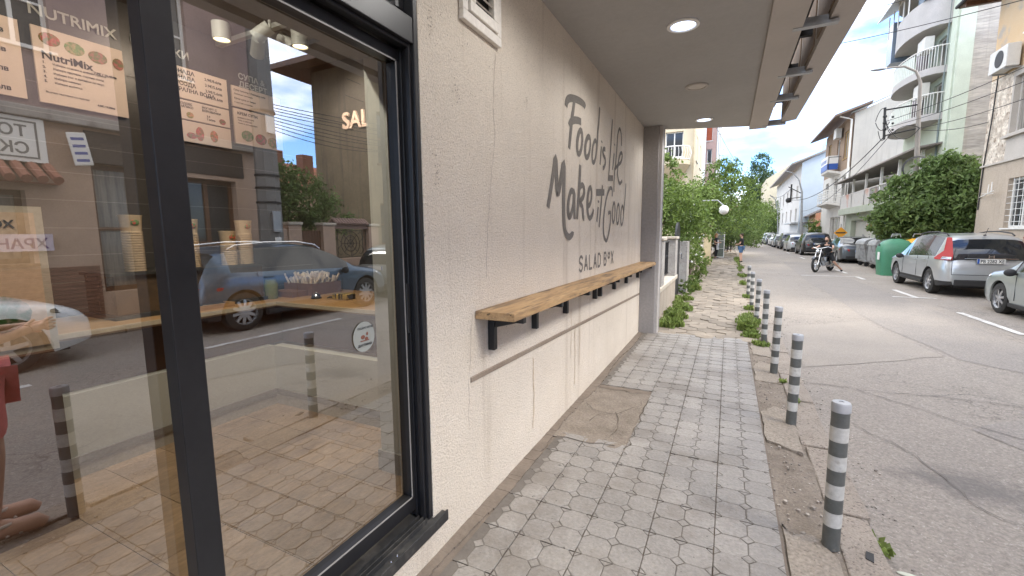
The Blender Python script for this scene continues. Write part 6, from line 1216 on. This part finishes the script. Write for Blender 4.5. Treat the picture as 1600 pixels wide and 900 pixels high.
# --- building A: peeling yellow and grey house at the right edge
A = thing('peeling_house', 'old house with peeling ochre and grey render and barred white windows at the right edge', 'building', (13, 19, 0))
low_m = mat('beige_grey_render', (.47, .395, .32), (.40, .335, .27), 1.0, .95, bump=.4, bscale=25, stain=((.30, .25, .2), 1.3, .6, .5), streak=((.28, .23, .18), .6, .5)); rough_m = mat('bare_rough_render', (.68, .61, .52), (.46, .39, .32), 4, .95, bump=1., bscale=7, spots=((.26, .20, .15), 6, .60), fine=.35, fscale=11, contrast=(.42, .58))
och = mat('peeling_ochre', (.58, .41, .24), (.60, .47, .32), .8, .95, bump=.4, stain=((.40, .36, .32), 1.1, .52, .9)); grm = mat('pale_grey_band', (.50, .46, .42), (.42, .39, .35), 1.5, .95, bump=.3)
g1 = [(19.3, 20.75, 1.72, 3.35), (16.4, 17.8, 1.72, 3.35)]; g2 = [(19.3, 21.1, 4.85, 6.7), (16.3, 17.8, 4.85, 6.7)]; g3 = [(19.2, 20.8, 8.0, 9.5)]
q = MB(); facade(q, 'x', FX, -1, 15.45, 22.65, 1.35, 3.95, g1, .22); q.build('lower_wall', low_m, A)
q = MB(); q.box((FX-.05, 15.45, -.05), (FX+.4, 22.7, 1.349)); q.build('plinth', mat('brown_plinth', (.40, .31, .25), (.33, .25, .2), 1.5, .95, bump=.3, streak=((.2, .15, .12), .5, .6)), A)
q = MB(); facade(q, 'x', FX, -1, 21.2, 22.65, 3.951, 6.95, [], .1); q.build('bare_patch', rough_m, A)
q = MB(); facade(q, 'x', FX, -1, 15.45, 21.2, 3.951, 6.95, g2, .25); q.build('middle_wall', grm, A)
q = MB(); facade(q, 'x', FX, -1, 15.45, 22.65, 6.951, 10.0, g3, .2); q.build('upper_wall', och, A)
q = MB(); facade(q, 'y', 22.65, 1, FX, 13.5, -.1, 10, [], .1); q.box((FX+.45, 15.46, -.1), (13.5, 22.6, 10.0)); facade(q, 'y', 15.45, -1, FX, 13.5, -.1, 10, [], .1); q.build('side_walls', rough_m, A)
for h in g1:
    wo = window(A, 'x', FX, -1, h, .18, cols=2, rows=1, fw=.08)
    q = MB(); a, b, lo, hi = h
    for i in range(1, 8): z = lo+(hi-lo)*i/8; q.tube([(FX+.02, a, z), (FX+.02, b, z)], .009, 5)
    for i in range(1, 5): y = a+(b-a)*i/5; q.tube([(FX+.02, y, lo), (FX+.02, y, hi)], .009, 5)
    q.build('window_bars', M['white'], wo)
for h in g2: window(A, 'x', FX, -1, h, .2, mat('old_frame', (.5, .47, .43), None, 4, .7), M['curtain'], 2, 1, .09)
for h in g3: window(A, 'x', FX, -1, h, .2, cols=2)
q = MB(); q.box((FX-.12, 15.45, 4.72), (FX-.001, 21.3, 4.80)); q.box((FX-.06, 15.45, 3.93), (FX-.001, 22.65, 3.99)); q.build('ledge', grm, A)
q = MB(); q.prism([(FX-.9, 15.0, 9.95), (FX-.9, 15.0, 10.07), (13.8, 15.0, 10.4), (13.8, 15.0, 10.0)], (0, 8.4, 0)); ro = q.build('eaves', M['oldwood'], A)
for i in range(14): q = MB(); q.box((FX-.85, 15.1+i*.6, 9.83), (FX+.2, 15.2+i*.6, 9.948)); q.build('rafter', M['oldwood'], ro)
q = MB(); q.tube([(FX-.95, 15, 10.02), (FX-.95, 23.4, 10.02)], .06, 8); q.build('gutter', M['blackplastic'], ro)
for k, (y, z) in enumerate(((20.75, 6.98), (18.0, 7.3))):
    q = MB(); q.box((FX-.42, y, z), (FX-.08, y+1.1, z+.72)); a_ = q.build('air_conditioner', mat('ac_white', (.66, .65, .62), None, 4, .5), A, bevel=.02)
    q = MB(); q.lathe([(.27, -.005), (.27, .0), (.04, .0)], 24, (FX-.425, y+.45, z+.36), 'x'); q.build('fan_grille', M['blackplastic'], a_); q = MB(); q.box((FX-.40, y+.1, z-.05), (FX, y+.14, z-.002)); q.box((FX-.40, y+.9, z-.05), (FX, y+.94, z-.002)); q.build('wall_bracket', M['steel'], a_)
q = MB(); q.tube([(FX-.01, 21.6, 2.93), (FX-.30, 21.6, 2.93)], .012, 5); q.tube([(FX-.02, 22.5, 2.85), (FX-.28, 20.9, 2.98)], .018, 6); q.tube([(FX-.15, 21.6, 2.94), (FX-.15, 21.6, 3.25)], .014, 6); q.tube([(FX-.22, 21.2, 2.96), (FX-.22, 21.2, 3.3)], .014, 6); q.build('wire_bracket', M['white'], A)
q = MB(); q.tube([(FX-.03, 22.5, 2.4), (FX-.03, 22.45, 4), (FX-.05, 22.2, 5.5), (FX-.05, 22.1, 7.2)], .02, 6); q.build('cable', M['blackplastic'], A, smooth=True)

# --- yard with a big tree behind a dark fence
fn = thing('yard_fence', 'dark metal yard fence half hidden under the big tree', 'fence', (8.3, 24, 0)); q = MB(); q.box((8.3, 22.75, 0), (8.45, 25.9, .35)); q.build('plinth', wallm, fn)
q = MB()
for i in range(24): q.box((8.36, 22.8+i*.13, .351), (8.38, 22.84+i*.13, 1.6))
q.box((8.355, 22.75, 1.45), (8.385, 25.9, 1.5)); q.build('palings', M['blacksteel'], fn)
tree('big bushy tree filling the yard between the peeling house and the wooden pole', (10.4, 25.0, 0), [B_(1500, 300, 25, 1.1), B_(1470, 310, 25, 1.2), B_(1440, 330, 24.5, 1.0), B_(1505, 340, 24.5, 1.0), B_(1475, 275, 25, .9), B_(1400, 320, 25, .85), B_(1385, 345, 25, .7), B_(1450, 290, 25, .8), B_(1505, 275, 25.3, .7), B_(1410, 290, 25, .5), B_(1480, 345, 24.5, 1.0), B_(1395, 365, 25, .6)], 26000, .10, M['leafB'], .12, clump=.42)
q = MB(); q.box((7.55, 26.2, 0), (7.95, 26.6, 1.35)); q.box((7.52, 26.17, 1.351), (7.98, 26.63, 1.42)); o = q.build('utility_cabinet', mat('cabinet_grey', (.45, .46, .45), (.38, .39, .38), 3, .6)); tag(o, 'small pale grey utility cabinet at the foot of the wooden pole', 'cabinet')

# --- green apartment block with curved balconies
G = thing('green_block', 'pale green apartment block with curved balconies and a bare grey side wall', 'building', (13, 29, 0))
grn = mat('pale_green_render', (.50, .56, .46), (.46, .51, .42), 1.5, .85); bare = mat('bare_block_side_wall', (.52, .48, .43), (.38, .35, .32), 1.1, .95, bump=.8, bscale=6, stretch=(.4, .4, 2.8), fine=.25, fscale=7, streak=((.32, .29, .26), .5, .5)); balm = mat('balcony_grey', (.46, .44, .43), None, 2, .8)
fl_z = [4.84, 6.70, 8.70, 10.75, 12.9]
q = MB(); facade(q, 'y', 26, -1, FX+.02, 19, -.1, 16, [], .1); q.build('side_wall', bare, G)
q = MB(); facade(q, 'x', FX, -1, 26, 31.55, 3.3, 16, [(27.0, 28.0, z+.25, z+1.6) for z in fl_z[1:]]+[(29.4, 30.8, z+.25, z+1.6) for z in fl_z[1:]], .2); q.box((FX+.25, 26.02, -.1), (19, 31.5, 16)); q.build('street_wall', grn, G)
q = MB(); q.box((FX-.06, 26.0, 3.3), (FX-.001, 26.55, 16)); q.box((FX+.0, 25.9, 3.3), (FX+.5, 25.998, 16)); q.build('corner_band', mat('light_green_band', (.57, .63, .53), None, 2, .85), G)
for z in fl_z[1:]: window(G, 'x', FX, -1, (27.0, 28.0, z+.25, z+1.6), .15, gm=M['curtain'], cols=1); window(G, 'x', FX, -1, (29.4, 30.8, z+.25, z+1.6), .15, cols=2)
q = MB(); q.tube([(FX-.10, 26.7, 3.5), (FX-.10, 26.7, 15)], .04, 8); q.build('downpipe', flat('green_grey_pipe', (.16, .20, .20), .5), G)
for k, z in enumerate(fl_z[1:]):
    n = 14; ya, yb_ = 26.65, 31.4; dep = 1.15; A_ = [(FX-dep*math.sin(PI*i/n)**.7, ya+(yb_-ya)*(1-math.cos(PI*i/n))/2, z-.12) for i in range(n+1)]
    q = MB(); q.prism(A_, (0, 0, .30)); bo = q.build('balcony', balm if k < 3 else balm, G, smooth=True)
    if k < 2 or k == 3 and False:
        q = MB()
        for i in range(n): q.tube([(A_[i][0]*.0+A_[i][0]+.02, A_[i][1], z+1.05), (A_[i+1][0]+.02, A_[i+1][1], z+1.05)], .025, 6)
        for i in range(0, n*3+1): f = i/3; j = min(n-1, int(f)); t = f-j; p = Vector(A_[j]).lerp(Vector(A_[j+1]), t); q.box((p.x+.012, p.y-.012, z+.18), (p.x+.028, p.y+.012, z+1.04))
        q.build('railing', M['white'], bo)
        q = MB()
        for i in range(4, n-4): a, b = A_[i], A_[i+1]; q.prism([(a[0]+.04, a[1], z+.2), (b[0]+.04, b[1], z+.2), (b[0]+.04, b[1], z+1.0), (a[0]+.04, a[1], z+1.0)], (.01, 0, 0))
        q.build('railing_panel', mat('pale_panel', (.6, .66, .6), None, 3, .6), bo)
    elif k == 2:
        q = MB(); k2 = n+1; q.v = [(a[0], a[1], z+.18) for a in A_]+[(a[0], a[1], z+1.15) for a in A_]; q.f = [(i, i+1, k2+i+1, k2+i) for i in range(n)]; q.build('parapet', balm, bo, smooth=True)
    if k < 3:
        q = MB(); q.box((FX-.75, 27.15, z+1.05), (FX-.40, 28.0, z+1.65)); q.build('air_conditioner', mat('ac_cream', (.62, .61, .57), None, 3, .5), bo, bevel=.02)
        q = MB(); q.tube([(FX-.35, 28.6, z+.18), (FX-.35, 28.6, z+(2.0 if k else 1.9)-.15)], .22, 14); q.build('column', mat('mauve_column', (.30, .26, .28), None, 3, .8), bo, smooth=True)
q = MB(); q.box((FX-1.1, 30.6, 10.4), (FX-.3, 31.5, 12.4)); q.build('glazed_bay', mat('blue_grey_glazing_far', (.16, .20, .26), (.10, .14, .19), 1, .2), G); q = MB(); q.box((FX-.9, 26.8, 11.9), (FX-.05, 27.9, 14.0)); q.build('glazed_bay', mat('blue_grey_glazing', (.16, .22, .29), (.10, .15, .20), 1, .2), G)
q = MB(); q.prism([(FX-1.6, 28.2, 12.75), (FX-1.6, 31.5, 12.75), (FX-.0, 31.5, 13.7), (FX-.0, 28.2, 13.7)], (0, 0, .06)); 
for i in range(5): q.tube([(FX-1.1, 28.4+i*.75, 11.85), (FX-1.1, 28.4+i*.75, 12.95)], .03, 6)
q.build('pergola', M['white'], G)

# --- low garage with a roofed terrace
T = thing('terrace_garage', 'low green and white garage with a railed and roofed terrace on top', 'building', (11, 37, 0))
gm_ = mat('faded_green_render', (.46, .50, .42), (.38, .42, .35), 1.5, .9, bump=.2, streak=((.28, .28, .24), .55, .5)); hs = [(36.0, 41.6, 0, 2.45), (33.3, 35.2, 0, 2.7)]
q = MB(); facade(q, 'x', FX, -1, 26.05, 43.3, -.05, 2.9, hs, .35); q.build('wall', gm_, T)
q = MB(); q.box((FX-.55, 26.3, 2.9), (14, 43.3, 3.35)); q.build('slab', gm_, T, bevel=.02)
q = MB(); q.box((FX+.3, 36.0, -.05), (FX+.36, 41.6, 2.45)); gd = q.build('garage_door', mat('white_garage_door', (.58, .58, .54), (.50, .50, .46), 2, .7, stretch=(1, 5, 1)), T); q = MB(); q.box((FX+.29, 37.0, 1.9), (FX+.2995, 38.6, 2.12)); q.build('faded_lettering', flat('faded_red', (.45, .16, .13), .8), gd)
q = MB(); q.tube([(FX+.29, 39, .8), (FX+.29, 39.3, 1.4), (FX+.29, 38.5, 1.2), (FX+.29, 38.2, .7), (FX+.29, 37.6, 1.3)], .05, 5); q.build('graffiti', flat('grey_spray', (.3, .3, .31), .8), gd)
q = MB(); q.box((FX+.3, 33.3, -.05), (FX+.36, 35.2, 2.7)); q.build('blue_door', flat('blue_door_paint', (.04, .14, .34), .6), T)
q = MB(); q.box((FX+.27, 34.1, 1.0), (FX+.299, 34.6, 2.0)); q.build('notice', M['white'], T)
q = MB()
for i in range(60): y = 27.0+i*.27; q.box((FX-.50, y, 3.36), (FX-.47, y+.05 if i < 30 else y+.20, 4.30))
q.box((FX-.52, 26.4, 4.30), (FX-.45, 43.2, 4.36)); q.build('railing', mat('terrace_rail', (.62, .60, .58), (.60, .30, .22), .5, .7, contrast=(.55, .65)), T)
for y in (27, 30, 33, 36.2, 39.5, 43.0): q = MB(); q.box((FX-.5, y, 3.36), (FX-.38, y+.12, 5.35)); q.build('post', M['white'], T)
q = MB(); q.prism([(FX-1.0, 26.2, 5.30), (FX-1.0, 43.3, 5.30), (FX+4, 43.3, 6.1), (FX+4, 26.2, 6.1)], (0, 0, .08)); q.build('roof', mat('terrace_roof', (.25, .22, .20), (.18, .16, .15), 2, .9), T)
q = MB(); q.box((FX+2.5, 26.2, 3.36), (FX+2.7, 43.3, 5.6)); q.build('back_wall', mat('ochre_back', (.45, .36, .24), (.3, .26, .2), 1, .9), T)

# --- brown brick house with bay and balconies, blank gable to the camera
H = thing('brown_gabled_house', 'house with brown brick upper floor, white base, two balconies and blank grey gable', 'building', (13, 49, 0))
gab = mat('grey_gable_render', (.52, .50, .46), (.42, .40, .375), .6, .95, bump=.3, streak=((.34, .32, .3), .5, .5)); brn = mat('brown_brick_render', (.33, .235, .165), (.26, .185, .13), 3, .9, bump=.5, bscale=9, stretch=(1, 1, 4)); bs = mat('off_white_render', (.66, .64, .60), (.58, .56, .53), 1.5, .9, streak=((.35, .33, .3), .55, .5)); ochf = flat('ochre_frame', (.50, .34, .14), .7)
q = MB(); q.add([(FX+.05, 43.4, -.1), (19, 43.4, -.1), (19, 43.4, 15.5), (FX+.05, 43.4, 10.7)], [(0, 1, 2, 3)]); q.build('gable_wall', gab, H)
q = MB(); q.prism([(FX-.2, 43.35, 10.72), (19, 43.35, 15.52), (19, 43.35, 15.6), (FX-.2, 43.35, 10.8)], (0, .3, 0)); q.build('gable_edge', M['steel'], H)
hs = [(44.6, 46.2, 7.6, 9.8), (47.8, 48.9, 7.3, 9.6), (51.4, 52.8, 7.6, 9.8)]; q = MB(); facade(q, 'x', FX, -1, 43.4, 54.2, 6.7, 10.8, hs, .2); q.build('upper_wall', brn, H)
h2 = [(47.6, 48.8, 4.3, 6.3), (44.6, 46.0, 4.6, 6.2), (51.4, 52.8, 4.5, 6.2), (45.5, 49.5, .9, 2.9)]; q = MB(); facade(q, 'x', FX, -1, 43.4, 54.2, -.05, 6.699, h2, .2); q.box((FX+.3, 43.45, -.1), (19, 54.1, 10.7)); q.build('lower_wall', bs, H)
window(H, 'x', FX, -1, hs[0], .15, ochf, M['curtain'], 2); window(H, 'x', FX, -1, hs[1], .15, cols=1); window(H, 'x', FX, -1, hs[2], .15, ochf, M['curtain'], 2)
for h in h2[:3]: window(H, 'x', FX, -1, h, .15, cols=1)
window(H, 'x', FX, -1, h2[3], .2, cols=3, gm=M['curtain'])
for z, y0, y1, st in ((6.75, 46.9, 49.9, 0), (4.0, 46.0, 51.0, 1)):
    q = MB(); q.prism([(FX, y0-.3, z-.25), (FX, y1+.3, z-.25), (FX-.9, y1, z), (FX-.9, y0, z)], (0, 0, .18)); bo = q.build('balcony', bs, H)
    q = MB()
    for zz in ((.35, .55, .75, .95) if st else (1.05,)): q.tube([(FX-.02, y0, z+.18+zz), (FX-.86, y0, z+.18+zz), (FX-.86, y1, z+.18+zz), (FX-.02, y1, z+.18+zz)], .03, 6)
    for i in range(7): y = y0+(y1-y0)*i/6; q.tube([(FX-.86, y, z+.18), (FX-.86, y, z+1.2)], .022, 6)
    q.build('railing', M['white'] if st else M['blacksteel'], bo)
bn2 = thing('balcony_banner', 'white and blue banner hung on the upper balcony of the brown house', 'banner', (FX-.93, 48.4, 6.9)); q = MB(); q.box((FX-.95, 47.0, 7.45), (FX-.92, 49.8, 8.1)); q.box((FX-.90, 46.9, 7.45), (FX-.2, 46.93, 8.1)); q.build('white_half', M['white'], bn2)
q = MB(); q.box((FX-.95, 47.0, 6.95), (FX-.92, 49.8, 7.449)); q.box((FX-.90, 46.9, 6.95), (FX-.2, 46.93, 7.449)); q.build('blue_half', M['blue'], bn2); text('banner_text', 'ИНТЕРЛИНК', (FX-.955, 49.7, 7.58), .40, XM, M['blue'], bn2, .01, sx=.95)
q = MB(); q.prism([(FX-1.3, 42.9, 10.5), (FX+1, 42.9, 11.3), (FX+1, 42.9, 11.45), (FX-1.3, 42.9, 10.65)], (0, 11.8, 0)); q.build('eaves', mat('brown_eaves', (.20, .14, .11), (.14, .1, .08), 3, .8), H)
q = MB(); q.tube([(FX-.12, 43.5, 0), (FX-.12, 43.5, 10.3), (FX-.9, 43.5, 10.6)], .07, 8); q.build('downpipe', M['white'], H, smooth=True)
q = MB(); q.box((FX-.55, 46.6, 9.5), (FX-.15, 47.6, 10.3)); q.build('air_conditioner', mat('ac_pale', (.62, .61, .58), None, 3, .5), H, bevel=.02)

# --- low ruin with orange graffiti, posters and roof
Rn = thing('brick_ruin', 'low crumbling brick wall with orange graffiti left of the brown house', 'building', (9, 58, 0)); q = MB(); facade(q, 'x', FX, -1, 54.25, 61.9, -.05, 3.6, [(59.8, 60.8, 0, 2.4)], .3); facade(q, 'y', 54.25, -1, FX, 12, 3, 3.2, [], .1); q.build('wall', mat('patchy_brick', (.52, .20, .11), (.60, .46, .28), .9, .95, bump=.6, bscale=10, contrast=(.42, .56), spots=((.6, .55, .48), 5, .62)), Rn)
q = MB(); q.prism([(FX-.5, 57.5, 3.3), (FX-.5, 62, 3.3), (FX+2, 62, 4.6), (FX+2, 57.5, 4.6)], (0, 0, .12)); q.box((FX-.9, 58.0, 2.6), (FX+.1, 61.8, 2.7)); q.build('roof', mat('dark_old_roof', (.13, .11, .10), None, 3, .9), Rn)
q = MB(); q.box((FX-.03, 54.5, .2), (FX-.01, 57.0, 1.9)); q.build('posters', mat('torn_posters', (.6, .62, .66), (.25, .25, .28), 6, .7, contrast=(.45, .55)), Rn)
rs = thing('road_sign', 'orange diamond shaped road sign beside the black SUV', 'road sign', (7.4, 40.0, 0)); q = MB(); q.tube([(7.4, 40.0, -.1), (7.4, 40.0, 2.2)], .03, 8); q.build('post', M['steel'], rs)
q = MB(); q.prism([(7.4-.42, 39.95, 1.55), (7.4, 39.95, 1.13), (7.4+.42, 39.95, 1.55), (7.4, 39.95, 1.97)], (0, .02, 0)); q.build('plate', flat('sign_orange', (.80, .36, .03), .5), rs); q = MB(); q.box((7.1, 39.945, 1.5), (7.7, 39.949, 1.6)); q.build('symbol', M['ink'], rs)
tree('small young tree against the brick ruin', (7.6, 54, 0), [(7.7, 54, 2.2, .7), (7.9, 53.6, 1.8, .6)], 1500, .09, M['leafA'], .04, clump=.4)

# --- white house with light blue gable, yellow house behind, far blocks
W2 = thing('white_blue_house', 'white house with a light blue blank gable and deep eaves past the ruin', 'building', (12, 68, 0)); gb = mat('light_blue_gable', (.50, .57, .64), (.45, .52, .59), 1, .85)
p1 = at(1232, 268, 62); p2 = at(1282, 226, 62)
q = MB(); q.add([(FX-1.0, 62, -.1), (17, 62, -.1), (17, 62, 14.5), (FX+.8, 62, 11.3), (FX+.8, 62, 10.6), (FX-1.0, 62, 9.6)], [(0, 1, 2, 3, 4, 5)]); q.build('gable_wall', gb, W2)
hs = [(64+i*5, 65.4+i*5, z, z+1.6) for i in range(5) for z in (2.9, 5.6)]; q = MB(); facade(q, 'x', FX-1.0, -1, 62, 92, -.05, 9.6, hs, .2); q.build('street_wall', bs, W2)
for h in hs: window(W2, 'x', FX-1.0, -1, h, .15, cols=2)
q = MB(); q.prism([(FX-2.1, 61.6, 9.4), (FX+2, 61.6, 11.0), (FX+2, 61.6, 11.2), (FX-2.1, 61.6, 9.6)], (0, 31, 0)); q.build('eaves', mat('eaves_grey', (.28, .25, .23), None, 3, .8), W2)
q = MB(); q.box((FX-1.7, 62.2, 2.6), (FX-1.0, 70, 2.75)); q.build('canopy', M['steel'], W2)
Y2 = thing('yellow_far_house', 'pale yellow house seen over the trees past the white house', 'building', (10, 100, 0)); q = MB(); q.add([(5.8, 96, -.1), (16, 96, -.1), (16, 96, 14.6), (9.3, 96, 13.8), (5.8, 96, 11.4)], [(0, 1, 2, 3, 4)]); q.box((5.8, 96.05, -.1), (16, 130, 11.4)); q.build('wall', mat('far_yellow', (.60, .54, .40), None, 2, .9), Y2)
fb_ = thing('distant_block', 'pale distant apartment block closing the street behind the poplars', 'building', (-2, 190, 0)); q = MB(); q.box((-30, 190, -.1), (8, 205, 9)); q.build('wall', whb, fb_)
q = MB(); q.prism([(-30, 189, 9), (-30, 206, 9), (-30, 197, 12)], (38, 0, 0)); q.build('roof', M['redroof'], fb_)
tg = leaves([(-6, 150, 5, (7, 4, 5)), (3, 155, 4.5, (6, 4, 4.5)), (12, 150, 5, (7, 4, 5)), (-18, 140, 5, (8, 4, 5))], 9000, .32, 1.4); tag(tg.build('distant_trees', M['leafB'], fix=False), 'hazy mass of green trees closing the far end of the street', 'trees', kind='stuff')

# ================================================================ POLES AND WIRES
P1 = thing('wooden_pole', 'tall tapering utility pole with street lamp arm and coiled cable beside the bushy tree', 'utility pole', (7.3, 25.3, 0))
q = MB(); q.tube([(7.32, 25.5, -.1), (7.25, 25.5, 4), (7.08, 25.5, 8.0), (6.9, 25.5, 8.45), (6.5, 25.5, 8.72), (5.9, 25.5, 8.75)], [.13, .11, .06, .045, .04, .04], 12); q.build('mast', mat('pole_metal', (.30, .27, .24), (.22, .2, .18), 3, .7), P1, smooth=True)
q = MB(); q.tube([(7.0, 25.3, -.1), (7.02, 25.3, 3.6)], [.12, .10], 10); q.build('wood_prop', mat('weathered_pole_wood', (.26, .20, .16), (.17, .13, .10), 4, .95, stretch=(5, 5, .5), bump=.5), P1, smooth=True)
q = MB(); q.ball((5.62, 25.5, 8.74), (.32, .09, .06), 14, 8); q.build('lamp_head', M['steel'], P1, smooth=True)
q = MB()
for k in range(5): q.lathe([(.45+k*.012, -.02+k*.01), (.47+k*.012, -.01+k*.01), (.45+k*.012, 0+k*.01)], 28, (7.2, 25.30, 4.35), 'y', cap=False)
q.build('cable_coil', M['blackplastic'], P1, smooth=True)
q = MB(); pa, pb, pc, pd = at(1383, 172, 25.5), at(1437, 163, 25.5), at(1382, 212, 25.5), at(1437, 200, 25.5)
q.tube([pa, pb], .035, 6); q.tube([pc, pd], .03, 6); q.tube([at(1383, 168, 25.5), at(1381, 218, 25.5)], .05, 8)
for t in (.25, .5, .75): z_ = Vector(pa).lerp(Vector(pc), t); q.ball(z_, .08, 8, 6); q.ball(z_+Vector((.28, 0, -.05)), .05, 8, 6)
q.build('cross_frame', M['blacksteel'], P1, smooth=True)
q = MB()
def hang(a, b, sag, n=14): a, b = Vector(a), Vector(b); return [a.lerp(b, i/n)-Vector((0, 0, sag*4*(i/n)*(1-i/n))) for i in range(n+1)]
for k, (a, b, s_) in enumerate((((1383, 172), (1368, 190), -.25), ((1368, 192), (1383, 200), .2), ((1383, 185), (1400, 205), .35), ((1437, 200), (1390, 212), -.25), ((1372, 205), (1384, 212), .3), ((1383, 190), (1437, 200), .6), ((1383, 175), (1390, 190), .3))):
    q.tube(hang(at(*a, 25.4), at(*b, 25.4), s_), .015, 5)
q.build('jumper_cable', M['blackplastic'], P1, smooth=True)
P2 = thing('street_lamp_pole', 'slimmer street lamp pole in front of the white house, arm bent over the road', 'street lamp', (7.3, 50, 0)); a = at(1252, 380, 50)
q = MB(); q.tube([(a.x, 50, -.1), at(1253, 300, 50), at(1248, 280, 50), at(1238, 270, 50), at(1226, 267, 50)], [.12, .08, .05, .04, .04], 10); q.build('mast', M['steel'], P2, smooth=True)
q = MB(); q.tube([at(1232, 292, 50), at(1252, 302, 50)], .04, 6); q.tube([at(1236, 310, 50), at(1252, 308, 50)], .04, 6); q.tube([at(1237, 288, 50), at(1235, 316, 50)], .07, 8); q.ball(at(1232, 313, 50), .25, 10, 8); q.build('cross_frame', M['blacksteel'], P2)
P3 = thing('far_lamp_pole', 'small far street lamp with a curved arm over the green trees', 'street lamp', (7.3, 80, 0)); q = MB(); q.tube([(at(1216, 375, 80).x, 80, -.1), at(1215, 330, 80), at(1211, 311, 80), at(1203, 305, 80)], .07, 8); q.build('mast', M['steel'], P3, smooth=True)
# wires
def wire(label, a, b, sag, r=.012, name='overhead_wire', n=20): q = MB(); q.tube(hang(a, b, sag, n), r, 5); return tag(q.build(name, M['blackplastic'], smooth=True), label, 'wire', 'overhead wires')
wire('upper cable running from the pole frame to the right edge over the peeling house', at(1383, 190, 25.5), (9.0, 11.5, 6.9), .35)
wire('second cable just below the upper one towards the right edge', at(1383, 200, 25.5), (8.9, 11.3, 6.3), .35)
wire('third cable crossing the bare grey side wall', at(1437, 200, 25.5), (8.2, 13.0, 5.6), .3)
wire('cable from the pole to the corner of the peeling house', at(1440, 203, 25.5), (8.28, 22.5, 5.55), .12)
wire('thick cable falling from the pole frame towards the far street lamp', at(1383, 212, 25.5), at(1236, 312, 50), .9, .022)
wire('thin cable beside the thick one towards the far lamp', at(1390, 212, 25.5), at(1252, 330, 50), .8, .014)
wire('wire crossing the open sky at the very top', at(1345, 15, 24), (9.5, 21.0, 11.3), .2, .014)
wire('second wire crossing the sky just below the topmost', at(1344, 18, 23), (9.5, 20.5, 10.7), .25, .014)
wire('lone wire crossing the sky by the canopy tip to the ochre house', (-1.0, 30, 11.6), (9.0, 19.5, 8.7), .3, .014)
wire('cable between the far lamp poles', at(1236, 295, 50), at(1206, 306, 80), .5, .025)
wire('cable past the pink house on the left', at(1120, 200, 43), at(1165, 270, 90), .5, .02)
for i in range(9):
    z = 4.6+.28*i+random.uniform(-.1, .1); wire(('cable fan strand %s of the mirrored concrete pole' % ['lowest', 'second', 'third', 'fourth', 'middle', 'sixth', 'seventh', 'eighth', 'topmost'][i]), (7.45, 7.25, 4.3+.07*i), (8.2+.1*i, 12.5+1.4*i*random.uniform(.6, 1.2), z), .15+.1*random.random(), .010)
for i, (a, b) in enumerate((((7.45, 7.25, 4.7), (12, 9.5, 7.5)), ((7.45, 7.25, 4.5), (13, 11, 4.2)), ((7.45, 7.25, 4.6), (11, 8.2, 7.9)))): wire('cable from the mirrored concrete pole back over the yard, %s one' % ['steep', 'flat', 'steepest'][i], a, b, .2, .011)
